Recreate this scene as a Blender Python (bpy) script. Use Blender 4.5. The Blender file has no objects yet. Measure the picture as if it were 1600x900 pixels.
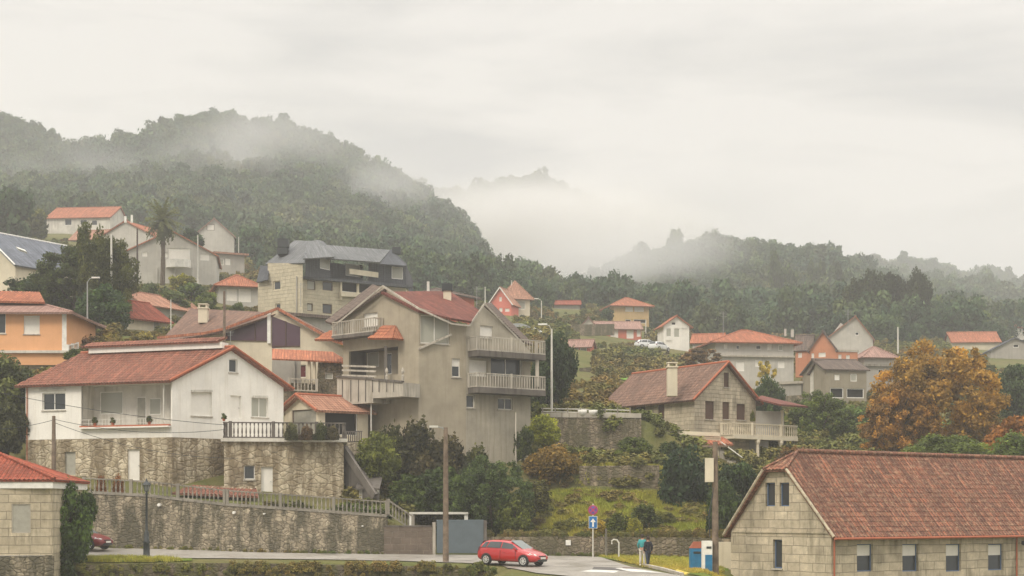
import bpy, bmesh, math, random
import numpy as np
from mathutils import Vector, Matrix, noise as mnoise
random.seed(5)
SC = bpy.context.scene
COL = SC.collection
R = math.radians
F = 2400.0; ZC = 3.2; HY = 800.0            # focal length in photo pixels, eye height, horizon row
# ------------------------------------------------------------------ camera
cam = bpy.data.cameras.new("camera"); co = bpy.data.objects.new("camera", cam); COL.objects.link(co)
co.location = (0, 0, ZC); co.rotation_euler = (R(90), 0, 0)
cam.sensor_width = 36; cam.lens = 36 * F / 1600; cam.shift_y = (HY - 450) / 1600
cam.clip_start = 0.5; cam.clip_end = 9000
SC.camera = co
# ------------------------------------------------------------------ world: pale overcast with soft cloud
W = bpy.data.worlds.new("World"); SC.world = W; W.use_nodes = True
nt = W.node_tree; nt.nodes.clear(); N = nt.nodes.new; L = nt.links.new
SUN_EL, SUN_AZ = 42, -38                    # sun stands behind the camera, to the left
wo = N('ShaderNodeOutputWorld')
sk = N('ShaderNodeTexSky'); sk.sky_type = 'NISHITA'; sk.sun_disc = False
sk.sun_elevation = R(SUN_EL); sk.sun_rotation = R(180 + SUN_AZ); sk.air_density = 1.5; sk.dust_density = 3
b1 = N('ShaderNodeBackground'); b1.inputs[1].default_value = 0.10; L(sk.outputs[0], b1.inputs[0])
tc = N('ShaderNodeTexCoord'); mp = N('ShaderNodeMapping'); mp.inputs['Scale'].default_value = (1.5, 1, 7)
mp.inputs['Location'].default_value = (1.7, 0, 2.35)
L(tc.outputs['Generated'], mp.inputs[0])
n1 = N('ShaderNodeTexNoise'); n1.inputs['Scale'].default_value = 2.3; n1.inputs['Detail'].default_value = 7; n1.inputs['Roughness'].default_value = .5
n1.inputs['Distortion'].default_value = .35
L(mp.outputs[0], n1.inputs[0])
cr = N('ShaderNodeValToRGB'); cr.color_ramp.elements[0].position = .40; cr.color_ramp.elements[1].position = .58
cr.color_ramp.elements[0].color = (.40, .405, .41, 1); cr.color_ramp.elements[1].color = (.69, .665, .63, 1)
e = cr.color_ramp.elements.new(.48); e.color = (.54, .53, .51, 1)
L(n1.outputs[0], cr.inputs[0])
sx = N('ShaderNodeSeparateXYZ'); L(tc.outputs['Generated'], sx.inputs[0])
mr = N('ShaderNodeMapRange'); mr.inputs[1].default_value = .33; mr.inputs[2].default_value = .9; mr.inputs[3].default_value = 1.0; mr.inputs[4].default_value = 4.6
L(sx.outputs[2], mr.inputs[0])
b2 = N('ShaderNodeBackground'); L(cr.outputs[0], b2.inputs[0]); L(mr.outputs[0], b2.inputs[1])
mx = N('ShaderNodeMixShader'); mx.inputs[0].default_value = .93
L(b1.outputs[0], mx.inputs[1]); L(b2.outputs[0], mx.inputs[2]); L(mx.outputs[0], wo.inputs[0])
sun = bpy.data.lights.new("sun", 'SUN'); sun.energy = 1.5; sun.angle = R(14); sun.color = (1, .91, .78)
so = bpy.data.objects.new("sun", sun); COL.objects.link(so)
so.rotation_euler = (R(90 - SUN_EL), 0, R(SUN_AZ))
vs = SC.view_settings; vs.view_transform = 'Standard'; vs.look = 'None'; vs.exposure = 0.27; vs.gamma = 1
cy = SC.cycles; cy.use_denoising = True; cy.max_bounces = 6; cy.diffuse_bounces = 3; cy.glossy_bounces = 2
cy.transmission_bounces = 2; cy.transparent_max_bounces = 8; cy.volume_bounces = 6; cy.use_adaptive_sampling = True
cy.adaptive_threshold = .02; cy.use_fast_gi = False
# ------------------------------------------------------------------ small helpers
def PT(px, py, Y): return Vector(((px - 800) / F * Y, Y, ZC + (HY - py) / F * Y))
def PX(px, Y): return (px - 800) / F * Y
def PZ(py, Y): return ZC + (HY - py) / F * Y
def tag(o, label=None, cat=None, group=None, kind=None):
    if label: o['label'] = label
    if cat: o['category'] = cat
    if group: o['group'] = group
    if kind: o['kind'] = kind
    return o
def thing(name, label, cat, loc, rz=0, group=None):
    o = bpy.data.objects.new(name, None); COL.objects.link(o); o.location = loc; o.rotation_euler = (0, 0, rz)
    o.empty_display_size = .2
    return tag(o, label, cat, group)
def copy_tree(o, parent=None):
    c = o.copy(); COL.objects.link(c)
    if parent: c.parent = parent
    for ch in list(o.children): copy_tree(ch, c)
    return c
class MB:
    """collects faces; build() links them as ONE mesh object; uv in metres"""
    def __init__(s, o=(0, 0, 0)): s.v = []; s.f = []; s.uv = []; s.o = Vector(o)
    def face(s, pts, uvs=None):
        pts = [Vector(p) - s.o for p in pts]; k = len(s.v)
        s.v += pts; s.f.append(tuple(range(k, k + len(pts))))
        if uvs is None:
            n = (pts[1] - pts[0]).cross(pts[-1] - pts[0])
            if n.length < 1e-9 and len(pts) > 3: n = (pts[2] - pts[1]).cross(pts[3] - pts[1])
            n = n.normalized() if n.length > 0 else Vector((0, 0, 1))
            t = Vector((0, 0, 1)).cross(n)
            t = t.normalized() if t.length > .05 else Vector((1, 0, 0))
            b = n.cross(t)
            uvs = [((p + s.o).dot(t), (p + s.o).dot(b)) for p in pts]
        s.uv += uvs
    def hexa(s, a):      # a: 8 points, bottom 4 ccw then top 4
        for q in ((3, 2, 1, 0), (4, 5, 6, 7), (0, 1, 5, 4), (1, 2, 6, 5), (2, 3, 7, 6), (3, 0, 4, 7)): s.face([a[i] for i in q])
        return s
    def box(s, x0, x1, y0, y1, z0, z1, M=None):
        a = [Vector(p) for p in ((x0, y0, z0), (x1, y0, z0), (x1, y1, z0), (x0, y1, z0), (x0, y0, z1), (x1, y0, z1), (x1, y1, z1), (x0, y1, z1))]
        if M is not None: a = [M @ p for p in a]
        return s.hexa(a)
    def bar(s, A, B, w, h=None):      # bar between two points, w wide, h high
        A = Vector(A); B = Vector(B); h = h or w
        d = (B - A).normalized(); t = Vector((0, 0, 1)).cross(d)
        t = t.normalized() if t.length > .01 else Vector((1, 0, 0)); u = d.cross(t)
        q = [A - t * w / 2 - u * h / 2, A + t * w / 2 - u * h / 2, A + t * w / 2 + u * h / 2, A - t * w / 2 + u * h / 2]
        return s.hexa([q[0], q[1], q[2], q[3]] + [p + (B - A) for p in q])
    def tube(s, pts, rad, n=8, cap=True):
        pts = [Vector(p) for p in pts]; rings = []
        for i, p in enumerate(pts):
            d = (pts[min(i + 1, len(pts) - 1)] - pts[max(i - 1, 0)]).normalized()
            t = d.orthogonal().normalized() if abs(d.z) < .95 else Vector((1, 0, 0)).cross(d).normalized()
            u = d.cross(t); r = rad[i] if isinstance(rad, (list, tuple)) else rad
            rings.append([p + (t * math.cos(2 * math.pi * k / n) + u * math.sin(2 * math.pi * k / n)) * r for k in range(n)])
        for i in range(len(pts) - 1):
            for k in range(n):
                a = rings[i]; b = rings[i + 1]; j = (k + 1) % n
                s.face([a[k], a[j], b[j], b[k]])
        if cap: s.face(rings[0][::-1]); s.face(rings[-1])
        return s
    def lathe(s, prof, n=16, c=(0, 0, 0), axis='z'):
        c = Vector(c); rr = []
        for (r, z) in prof:
            ring = []
            for k in range(n):
                a = 2 * math.pi * k / n
                p = Vector((r * math.cos(a), r * math.sin(a), z)) if axis == 'z' else Vector((r * math.cos(a), z, r * math.sin(a)))
                ring.append(c + p)
            rr.append(ring)
        for i in range(len(rr) - 1):
            for k in range(n):
                j = (k + 1) % n; s.face([rr[i][k], rr[i][j], rr[i + 1][j], rr[i + 1][k]])
        return s
    def build(s, name, mat, parent=None, smooth=False, merge=False):
        me = bpy.data.meshes.new(name); me.from_pydata([tuple(p) for p in s.v], [], s.f)
        uvl = me.uv_layers.new(name="UVMap"); uvl.data.foreach_set('uv', [c for u in s.uv for c in u])
        if merge or smooth:
            bm = bmesh.new(); bm.from_mesh(me); bmesh.ops.remove_doubles(bm, verts=bm.verts, dist=1e-4)
            bmesh.ops.recalc_face_normals(bm, faces=bm.faces); bm.to_mesh(me); bm.free()
        if smooth: me.shade_smooth()
        me.materials.append(mat)
        o = bpy.data.objects.new(name, me); COL.objects.link(o)
        if parent is not None: o.parent = parent
        return o
# ------------------------------------------------------------------ materials
def lin(c): return tuple(((x / 255) / 12.92 if x / 255 <= .04045 else ((x / 255 + .055) / 1.055) ** 2.4) for x in c)
class NT:
    def __init__(s, name, rough=.9, spec=.2):
        s.m = bpy.data.materials.new(name); s.m.use_nodes = True; s.t = s.m.node_tree; s.b = s.t.nodes['Principled BSDF']
        s.b.inputs['Roughness'].default_value = rough; s.b.inputs['Specular IOR Level'].default_value = spec
    def n(s, t, **k):
        x = s.t.nodes.new(t)
        for a, v in k.items():
            if hasattr(x, a): setattr(x, a, v)
            else: x.inputs[a].default_value = v
        return x
    def l(s, a, b): s.t.links.new(a, b)
    def co(s, kind='UV', scale=(1, 1, 1)):
        c = s.n('ShaderNodeTexCoord'); m = s.n('ShaderNodeMapping'); m.inputs['Scale'].default_value = scale
        s.l(c.outputs[kind], m.inputs[0]); return m.outputs[0]
    def wco(s, scale=(1, 1, 1)):
        g = s.n('ShaderNodeNewGeometry'); m = s.n('ShaderNodeMapping'); m.inputs['Scale'].default_value = scale
        s.l(g.outputs['Position'], m.inputs[0]); return m.outputs[0]
    def noise(s, co, sc, det=4, rough=.6, dist=0):
        x = s.n('ShaderNodeTexNoise'); s.l(co, x.inputs[0]); x.inputs['Scale'].default_value = sc; x.inputs['Detail'].default_value = det
        x.inputs['Roughness'].default_value = rough; x.inputs['Distortion'].default_value = dist; return x.outputs[0]
    def ramp(s, f, stops):
        x = s.n('ShaderNodeValToRGB'); s.l(f, x.inputs[0]); els = x.color_ramp.elements
        while len(els) < len(stops): els.new(.5)
        for e, (p, c) in zip(els, stops):
            e.position = p; e.color = (*c, 1) if len(c) == 3 else c
        return x.outputs[0]
    def mix(s, f, a, b, mode='MIX'):
        x = s.n('ShaderNodeMix', data_type='RGBA', blend_type=mode)
        for i, v in ((0, f), (6, a), (7, b)):
            if hasattr(v, 'is_output'): s.l(v, x.inputs[i])
            else: x.inputs[i].default_value = v if not isinstance(v, tuple) else (*v, 1)[:4]
        return x.outputs[2]
    def bump(s, h, strength=.5, dist=.05):
        x = s.n('ShaderNodeBump'); x.inputs['Strength'].default_value = strength; x.inputs['Distance'].default_value = dist
        s.l(h, x.inputs['Height']); s.l(x.outputs[0], s.b.inputs['Normal'])
    def out(s, c):
        if hasattr(c, 'is_output'): s.l(c, s.b.inputs['Base Color'])
        else: s.b.inputs['Base Color'].default_value = (*c, 1)
        return s.m
def dim(c, k): return tuple(min(1, x * k) for x in c)
def m_plaster(name, c, stain=.35, streak=.5):
    m = NT(name); p = m.wco()
    big = m.noise(p, .6, 5); fine = m.noise(p, 9, 3)
    st = m.noise(m.wco((2.2, 2.2, .18)), 1.6, 5, .65)
    col = m.mix(m.ramp(big, [(.35, (0, 0, 0)), (.7, (1, 1, 1))]), dim(c, 1.05), dim(c, 1 - stain * .6))
    col = m.mix(m.ramp(st, [(.5, (0, 0, 0)), (.72, (streak,) * 3)]), col, dim((c[0], c[1] * .96, c[2] * .88), 1 - stain))
    col = m.mix(m.ramp(fine, [(.3, (.0,) * 3), (.75, (.22,) * 3)]), col, dim(c, .72))
    m.bump(fine, .3, .01); return m.out(col)
def m_block(name, c1, c2, mort, w=.9, h=.42, ms=.018, moss=.3, mossc=(.09, .085, .06), rough=.5, wobble=.05):
    """coursed granite blocks on wall uv, metres"""
    m = NT(name); uv = m.co('UV'); wn = m.n('ShaderNodeTexNoise'); m.l(uv, wn.inputs[0]); wn.inputs['Scale'].default_value = 1.3; wn.inputs['Detail'].default_value = 3
    va = m.n('ShaderNodeVectorMath', operation='MULTIPLY_ADD'); m.l(wn.outputs['Color'], va.inputs[0]); va.inputs[1].default_value = (wobble * 2, wobble * 2, 0); m.l(uv, va.inputs[2])
    b = m.n('ShaderNodeTexBrick'); m.l(va.outputs[0], b.inputs[0]); b.inputs['Scale'].default_value = 1
    b.inputs['Brick Width'].default_value = w; b.inputs['Row Height'].default_value = h; b.inputs['Mortar Size'].default_value = ms
    b.inputs['Mortar Smooth'].default_value = .4; b.inputs['Bias'].default_value = 0; b.squash = .8; b.squash_frequency = 3
    b.inputs['Color1'].default_value = (*c1, 1); b.inputs['Color2'].default_value = (*c2, 1); b.inputs['Mortar'].default_value = (*mort, 1)
    p = m.wco(); n1 = m.noise(p, 2.2, 7, .7); n2 = m.noise(p, .45, 5, .6); n3 = m.noise(p, 14, 3)
    col = m.mix(m.ramp(n1, [(.35, (0, 0, 0)), (.72, (.75,) * 3)]), b.outputs[0], dim(c2, .62))
    st = m.noise(m.wco((1.4, 1.4, .2)), 1.2, 6, .7)
    mk = m.mix(1.0, m.ramp(n2, [(.42, (0, 0, 0)), (.62, (1, 1, 1))]), m.ramp(st, [(.4, (0, 0, 0)), (.62, (1, 1, 1))]), 'MULTIPLY')
    mk = m.mix(1.0, mk, (moss,) * 3, 'MULTIPLY')
    col = m.mix(mk, col, mossc)
    col = m.mix(m.ramp(n3, [(.4, (0, 0, 0)), (.8, (.5,) * 3)]), col, dim(c1, .6))
    hh = m.mix(.35, b.outputs['Fac'], n3); iv = m.n('ShaderNodeInvert'); m.l(hh, iv.inputs[1]); m.bump(iv.outputs[0], min(1, rough * 1.8), .09)
    return m.out(col)
def m_rubble(name, c1, c2, dark, sc=2.2, moss=.6, mossc=(.07, .07, .035)):
    m = NT(name); uv = m.co('UV', (1, 1.6, 1))
    wn = m.n('ShaderNodeTexNoise'); m.l(uv, wn.inputs[0]); wn.inputs['Scale'].default_value = 3
    va = m.n('ShaderNodeVectorMath', operation='MULTIPLY_ADD'); m.l(wn.outputs['Color'], va.inputs[0]); va.inputs[1].default_value = (.25, .25, 0); m.l(uv, va.inputs[2])
    v = m.n('ShaderNodeTexVoronoi', feature='DISTANCE_TO_EDGE'); m.l(va.outputs[0], v.inputs[0]); v.inputs['Scale'].default_value = sc
    v2 = m.n('ShaderNodeTexVoronoi'); m.l(va.outputs[0], v2.inputs[0]); v2.inputs['Scale'].default_value = sc
    sp = m.n('ShaderNodeSeparateColor'); m.l(v2.outputs['Color'], sp.inputs[0])
    col = m.ramp(sp.outputs[0], [(0, c1), (.5, c2), (1, dim(c1, .7))])
    p = m.wco(); n1 = m.noise(p, 1.6, 7, .7); n2 = m.noise(p, .35, 6, .65); n3 = m.noise(p, 9, 3)
    col = m.mix(m.ramp(n3, [(.35, (0, 0, 0)), (.8, (.6,) * 3)]), col, dim(c2, .5))
    col = m.mix(m.ramp(v.outputs[0], [(0, (1, 1, 1)), (.06, (0, 0, 0))]), col, dark)
    st = m.noise(m.wco((1.3, 1.3, .25)), 1, 6, .7)
    mk = m.ramp(st, [(.42, (0, 0, 0)), (.55, (moss,) * 3)])
    col = m.mix(mk, col, mossc)
    col = m.mix(m.ramp(n1, [(.5, (0, 0, 0)), (.7, (.6,) * 3)]), col, dim(mossc, 1.4))
    m.bump(m.ramp(v.outputs[0], [(0, (0, 0, 0)), (.15, (1, 1, 1))]), .7, .06)
    return m.out(col)
def m_tile(name, c, c2, lichen=(.33, .25, .16), amt=.4, w=.24, h=.38, dark=.35):
    """clay tile: colour differs tile by tile, with lichen; pattern on roof uv"""
    m = NT(name, .85); uv = m.co('UV')
    b = m.n('ShaderNodeTexBrick'); m.l(uv, b.inputs[0]); b.inputs['Scale'].default_value = 1; b.offset = 0
    b.inputs['Brick Width'].default_value = w; b.inputs['Row Height'].default_value = h; b.inputs['Mortar Size'].default_value = .022
    b.inputs['Mortar Smooth'].default_value = .6; b.inputs['Bias'].default_value = 0
    b.inputs['Color1'].default_value = (*c, 1); b.inputs['Color2'].default_value = (*c2, 1); b.inputs['Mortar'].default_value = (*dim(c2, dark), 1)
    p = m.wco(); n1 = m.noise(p, .55, 6, .65); n2 = m.noise(p, 5, 5, .7)
    col = m.mix(m.ramp(n1, [(.42, (0, 0, 0)), (.68, (.75,) * 3)]), b.outputs[0], dim(c2, .66))
    col = m.mix(m.ramp(n2, [(.48, (0, 0, 0)), (.68, (amt,) * 3)]), col, lichen)
    st = m.noise(m.co('UV', (7, .3, 1)), 1.0, 5, .7)
    col = m.mix(m.ramp(st, [(.46, (0, 0, 0)), (.62, (.6,) * 3)]), col, dim(c2, .45))
    col = m.mix(m.ramp(st, [(.34, (.5,) * 3), (.44, (0, 0, 0))]), col, dim(c, 1.5))
    m.bump(b.outputs['Fac'], .3, .02); return m.out(col)
def m_plain(name, c, rough=.6, spec=.3, metal=0, var=.15, sc=3):
    m = NT(name, rough, spec); m.b.inputs['Metallic'].default_value = metal
    n = m.noise(m.wco(), sc, 5, .65)
    return m.out(m.mix(m.ramp(n, [(.35, (0, 0, 0)), (.7, (1, 1, 1))]), dim(c, 1 + var * .5), dim(c, 1 - var)))
def m_leaf(name, trans=.35):
    """foliage: hue from the object's own colour, varied clump by clump and leaf by leaf"""
    m = NT(name, .7, .25); oi = m.n('ShaderNodeObjectInfo'); at = m.n('ShaderNodeAttribute', attribute_name='tint')
    f = m.ramp(at.outputs['Fac'], [(0, (.40, .42, .32)), (.5, (1.6, 1.55, 1.1)), (1, (3.8, 3.4, 1.8))])
    col = m.mix(1.0, oi.outputs['Color'], f, 'MULTIPLY')
    m.out(col); tr = m.n('ShaderNodeBsdfTranslucent'); m.l(col, tr.inputs[0]); ms = m.n('ShaderNodeMixShader'); ms.inputs[0].default_value = trans
    o = m.t.nodes['Material Output']; m.l(m.b.outputs[0], ms.inputs[1]); m.l(tr.outputs[0], ms.inputs[2]); m.l(ms.outputs[0], o.inputs[0]); return m.m
def m_forest(name, cols):
    m = NT(name, .8, .15); oi = m.n('ShaderNodeObjectInfo'); at = m.n('ShaderNodeAttribute', attribute_name='tint')
    base = m.ramp(oi.outputs['Random'], [(i / (len(cols) - 1), c) for i, c in enumerate(cols)])
    pn = m.noise(oi.outputs['Location'], .018, 3); base = m.mix(.62, base, m.ramp(pn, [(i / (len(cols) - 1) * .4 + .3, c) for i, c in enumerate(cols)]))
    f = m.ramp(at.outputs['Fac'], [(0, (.8, .9, .85)), (.5, (1.9, 1.9, 1.8)), (1, (3.4, 3.1, 2.2))])
    return m.out(m.mix(1.0, base, f, 'MULTIPLY'))
WHITE = m_plaster('white render', (.84, .80, .72), .22, .6)
WHITE2 = m_plaster('old white render', (.66, .62, .54), .45, .8)
TAN = m_plaster('tan cement render', (.40, .345, .255), .4, .4)
TANG = m_plaster('weathered tan render', (.46, .41, .32), .5, .6)
CREAMW = m_block('cream ashlar', (.66, .58, .42), (.60, .53, .38), (.42, .36, .25), .8, .4, .012, .15)
GREYW = m_plaster('grey cement render', (.40, .37, .32), .35, .6)
GREYL = m_plaster('pale grey render', (.52, .49, .43), .3, .5)
ORANGEW = m_plaster('orange render', (.76, .40, .20), .12, .3)
CREAMP = m_plaster('cream paint', (.68, .60, .45), .25, .5)
REDW = m_plaster('red brick paint', (.55, .17, .11), .2, .3)
PINKW = m_plaster('coral paint', (.66, .20, .15), .15, .2)
BRICKO = m_plaster('orange brick', (.56, .24, .13), .3, .4)
YELW = m_plaster('ochre render', (.60, .42, .20), .3, .4)
CONC = m_plaster('stained concrete', (.30, .27, .22), .65, 1.0)
CONCD = m_plaster('dark stained concrete', (.16, .14, .12), .7, 1.0)
CONCL = m_plaster('pale concrete', (.50, .45, .37), .55, 1.0)
GRAN = m_block('granite blocks', (.74, .63, .455), (.50, .42, .295), (.33, .28, .21), 1.15, .47, .02, .75, (.13, .115, .075))
GRANR = m_block('granite blocks of stone house', (.73, .63, .46), (.52, .44, .32), (.34, .28, .20), .8, .32, .018, .75, (.15, .13, .09))
GRANO = m_rubble('old masonry', (.74, .64, .47), (.54, .45, .31), (.27, .22, .15), 1.7, .8, (.16, .12, .07))
RUB = m_rubble('rubble wall', (.50, .42, .30), (.32, .265, .185), (.11, .09, .06), 2.6, .85, (.075, .068, .045))
RUB2 = m_rubble('terrace rubble', (.40, .32, .22), (.26, .21, .15), (.09, .07, .05), 2.6, .75, (.08, .075, .04))
RUBM = m_rubble('mossy embankment', (.22, .17, .11), (.14, .11, .08), (.05, .04, .03), 2.4, .85, (.075, .075, .025))
BRBLK = m_block('brown block wall', (.20, .155, .12), (.165, .13, .10), (.28, .23, .18), .8, .4, .02, .3)
T_WH = m_tile('brown red tile', (.33, .125, .08), (.23, .10, .07), (.36, .26, .17), .35)
T_RT = m_tile('old clay tile', (.31, .12, .068), (.15, .07, .05), (.44, .31, .19), .6, .26, .36)
T_TN = m_tile('dark red tile', (.23, .072, .05), (.16, .055, .042), (.30, .16, .11), .35)
T_ST = m_tile('brown clay tile', (.25, .145, .10), (.17, .105, .08), (.36, .24, .18), .5)
T_OR = m_tile('orange tile', (.52, .19, .10), (.38, .14, .08), (.55, .34, .2), .3)
T_OP = m_tile('faded orange tile', (.50, .26, .17), (.38, .19, .125), (.55, .4, .28), .35)
T_RD = m_tile('red tile', (.42, .10, .055), (.28, .075, .045), (.5, .28, .16), .2)
T_PK = m_tile('pinkish tile', (.44, .27, .21), (.37, .22, .18), (.4, .3, .24), .4)
T_BR = m_tile('brown grey tile', (.19, .14, .11), (.15, .115, .095), (.25, .2, .16), .4)
SLATE = m_tile('slate', (.115, .12, .13), (.095, .10, .11), (.19, .19, .19), .3, .3, .25, .6)
SLATEL = m_tile('pale slate', (.20, .20, .20), (.16, .165, .165), (.3, .3, .3), .3, .4, .3, .7)
TRIMO = m_plain('orange verge tile', (.40, .13, .07), .8, .2)
TRIMW = m_plain('white trim', (.72, .66, .56), .7)
FRW = m_plain('white window frame', (.78, .75, .68), .5)
FRB = m_plain('brown wood frame', (.10, .055, .035), .6)
FRBL = m_plain('blue window frame', (.10, .15, .24), .5)
SHUT = m_plain('white roller blind', (.76, .72, .64), .6, .3, 0, .06)
SHUTG = m_plain('grey blind', (.36, .34, .28), .6)
WOODD = m_plain('dark wood', (.07, .05, .04), .8)
WOODB = m_plain('weathered pole wood', (.20, .15, .11), .9, .1, 0, .5, 2)
DARK = m_plain('painted interior shade', (.02, .018, .016), .9)  # near-black colour standing for the shade inside openings
STEEL = m_plain('galvanised steel', (.33, .33, .31), .5, .5, .3)
STEELW = m_plain('pale painted steel', (.62, .59, .52), .5)
IRON = m_plain('black iron', (.025, .03, .03), .5, .5)
GATEM = m_plain('blue grey gate paint', (.12, .15, .165), .5, .4, 0, .12, 1.5)
PURP = NT('purple tinted glazing', .25, .5).out((.085, .042, .060))
GLS = NT('window glass', .12, .6).out((.035, .04, .042))
GLSL = NT('curtained glass', .2, .5).out((.38, .37, .30))
REDD = m_plain('dark red paint', (.13, .02, .025), .5)
BARK = m_plain('bark', (.11, .085, .06), .95, .1, 0, .5, 3)
PLANTR = m_plain('rust brown dead plant', (.16, .07, .035), .9)
LEAF = m_leaf('leaves')
# ------------------------------------------------------------------ terrain heights
CX = [-500, 0, 100, 200, 300, 400, 500, 600, 700, 800, 900, 1000, 1100, 1200, 1300, 1450, 1600, 2100]
zz = lambda z, Y: HY - (z - ZC) * F / Y       # a height as a photo row
def rowz(Y, left, mid, right): return [zz(left, Y)] * 9 + [zz(mid, Y)] * 4 + [zz(right, Y)] * 5
ROWS = {
 5: rowz(5, -2.6, -2.6, -2.6), 60: rowz(60, -2.5, -.9, -2.2), 75: rowz(75, -2.5, -.05, -2), 87.2: rowz(87.2, -1.6, 0, -2),
 88.2: [882, 882, 880, 880, 879, 879, 880, 882, 884, 887, 887, 887, 889, 900, 920, 930, 940, 950],
 98.95: [850, 850, 851, 855, 858, 862, 864, 865, 866, 867, 868, 869, 872, 880, 880, 880, 880, 880],
 99.4: [774, 774, 774, 780, 784, 790, 800, 812, 866, 858, 852, 852, 852, 860, 860, 860, 860, 860],
 103: [768, 768, 768, 768, 772, 776, 786, 798, 862, 838, 826, 824, 826, 830, 830, 830, 830, 830],
 110.6: [715, 715, 715, 715, 715, 715, 738, 745, 765, 775, 768, 768, 772, 785, 790, 790, 790, 790],
 111.1: [705, 705, 705, 705, 705, 705, 725, 730, 745, 748, 730, 728, 745, 775, 780, 780, 780, 780],
 118.1: [640, 640, 640, 640, 640, 650, 665, 690, 715, 712, 714, 716, 722, 745, 755, 755, 755, 755],
 118.7: [635, 635, 635, 635, 635, 645, 655, 680, 700, 664, 652, 655, 712, 738, 750, 750, 750, 750],
 126: [585, 585, 590, 590, 600, 610, 600, 610, 640, 642, 648, 660, 700, 715, 725, 725, 725, 725],
 140: [555, 555, 530, 528, 545, 560, 560, 560, 575, 605, 610, 630, 650, 675, 690, 700, 700, 700],
 160: [520, 520, 500, 508, 520, 520, 515, 520, 545, 575, 600, 612, 630, 655, 660, 668, 668, 668],
 180: [480, 480, 470, 480, 485, 495, 502, 508, 512, 545, 578, 594, 612, 635, 628, 640, 640, 640],
 200: [450, 450, 450, 462, 465, 480, 495, 500, 504, 525, 558, 575, 598, 612, 600, 612, 615, 615],
 240: [410, 410, 410, 438, 440, 450, 475, 485, 490, 498, 528, 546, 560, 570, 560, 575, 580, 580],
 280: [388, 388, 385, 400, 402, 430, 455, 468, 475, 490, 506, 522, 535, 545, 545, 550, 555, 555],
 330: [370, 370, 368, 375, 388, 412, 435, 448, 460, 476, 488, 505, 515, 525, 530, 532, 538, 538],
 420: [345, 345, 345, 345, 350, 368, 388, 400, 412, 448, 478, 480, 482, 482, 482, 500, 515, 515],
 500: [300, 300, 305, 303, 300, 318, 340, 358, 378, 452, 472, 445, 430, 426, 438, 480, 500, 500],
 600: [255, 255, 265, 258, 240, 252, 272, 300, 352, 470, 455, 402, 378, 388, 402, 468, 495, 495],
 700: [205, 205, 230, 216, 182, 203, 225, 262, 338, 460, 450, 412, 400, 410, 420, 470, 490, 490],
 850: [260, 260, 270, 260, 240, 255, 285, 340, 430, 450, 440, 430, 430, 435, 440, 465, 480, 480],
 1200: [330, 330, 330, 330, 330, 330, 350, 360, 380, 385, 390, 400, 415, 432, 436, 444, 464, 464],
 1600: [340, 340, 340, 340, 340, 335, 330, 325, 304, 292, 315, 350, 400, 435, 445, 460, 474, 474],
 2000: [520] * 18}
RY = sorted(ROWS)
TZ = []
for Y in RY:
    off = 8.0 * F / Y if 400 <= Y <= 900 else (6.0 * F / Y if 1000 < Y < 2000 else 0)
    TZ.append([ZC + (HY - (p + off)) / F * Y for p in ROWS[Y]])
TZ = np.array(TZ); RYa = np.array(RY, float); CXa = np.array(CX, float)
def H0(px, Y):
    px = min(max(px, CX[0]), CX[-1]); Y = min(max(Y, RY[0]), RY[-1])
    i = min(np.searchsorted(CXa, px, 'right') - 1, len(CX) - 2); j = min(np.searchsorted(RYa, Y, 'right') - 1, len(RY) - 2)
    a = (px - CXa[i]) / (CXa[i + 1] - CXa[i]); b = (Y - RYa[j]) / (RYa[j + 1] - RYa[j])
    a = a * a * (3 - 2 * a) * .5 + a * .5
    return float((TZ[j, i] * (1 - a) + TZ[j, i + 1] * a) * (1 - b) + (TZ[j + 1, i] * (1 - a) + TZ[j + 1, i + 1] * a) * b)
def H(x, Y):
    px = 800 + F * x / max(Y, 1); z = H0(px, Y)
    if Y > 99.3:
        w = min(1, (Y - 99.3) / 8) * (.25 if Y < 300 else 1 + (Y - 300) / 60)
        z += w * mnoise.noise(Vector((x / 9, Y / 9, 0))) * (1 if Y < 300 else 0) + (w * 1.2 * mnoise.noise(Vector((x / 40, Y / 40, 3))) if Y >= 300 else 0)
    return z
def HP(px, Y): return H(PX(px, Y), Y)
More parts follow.
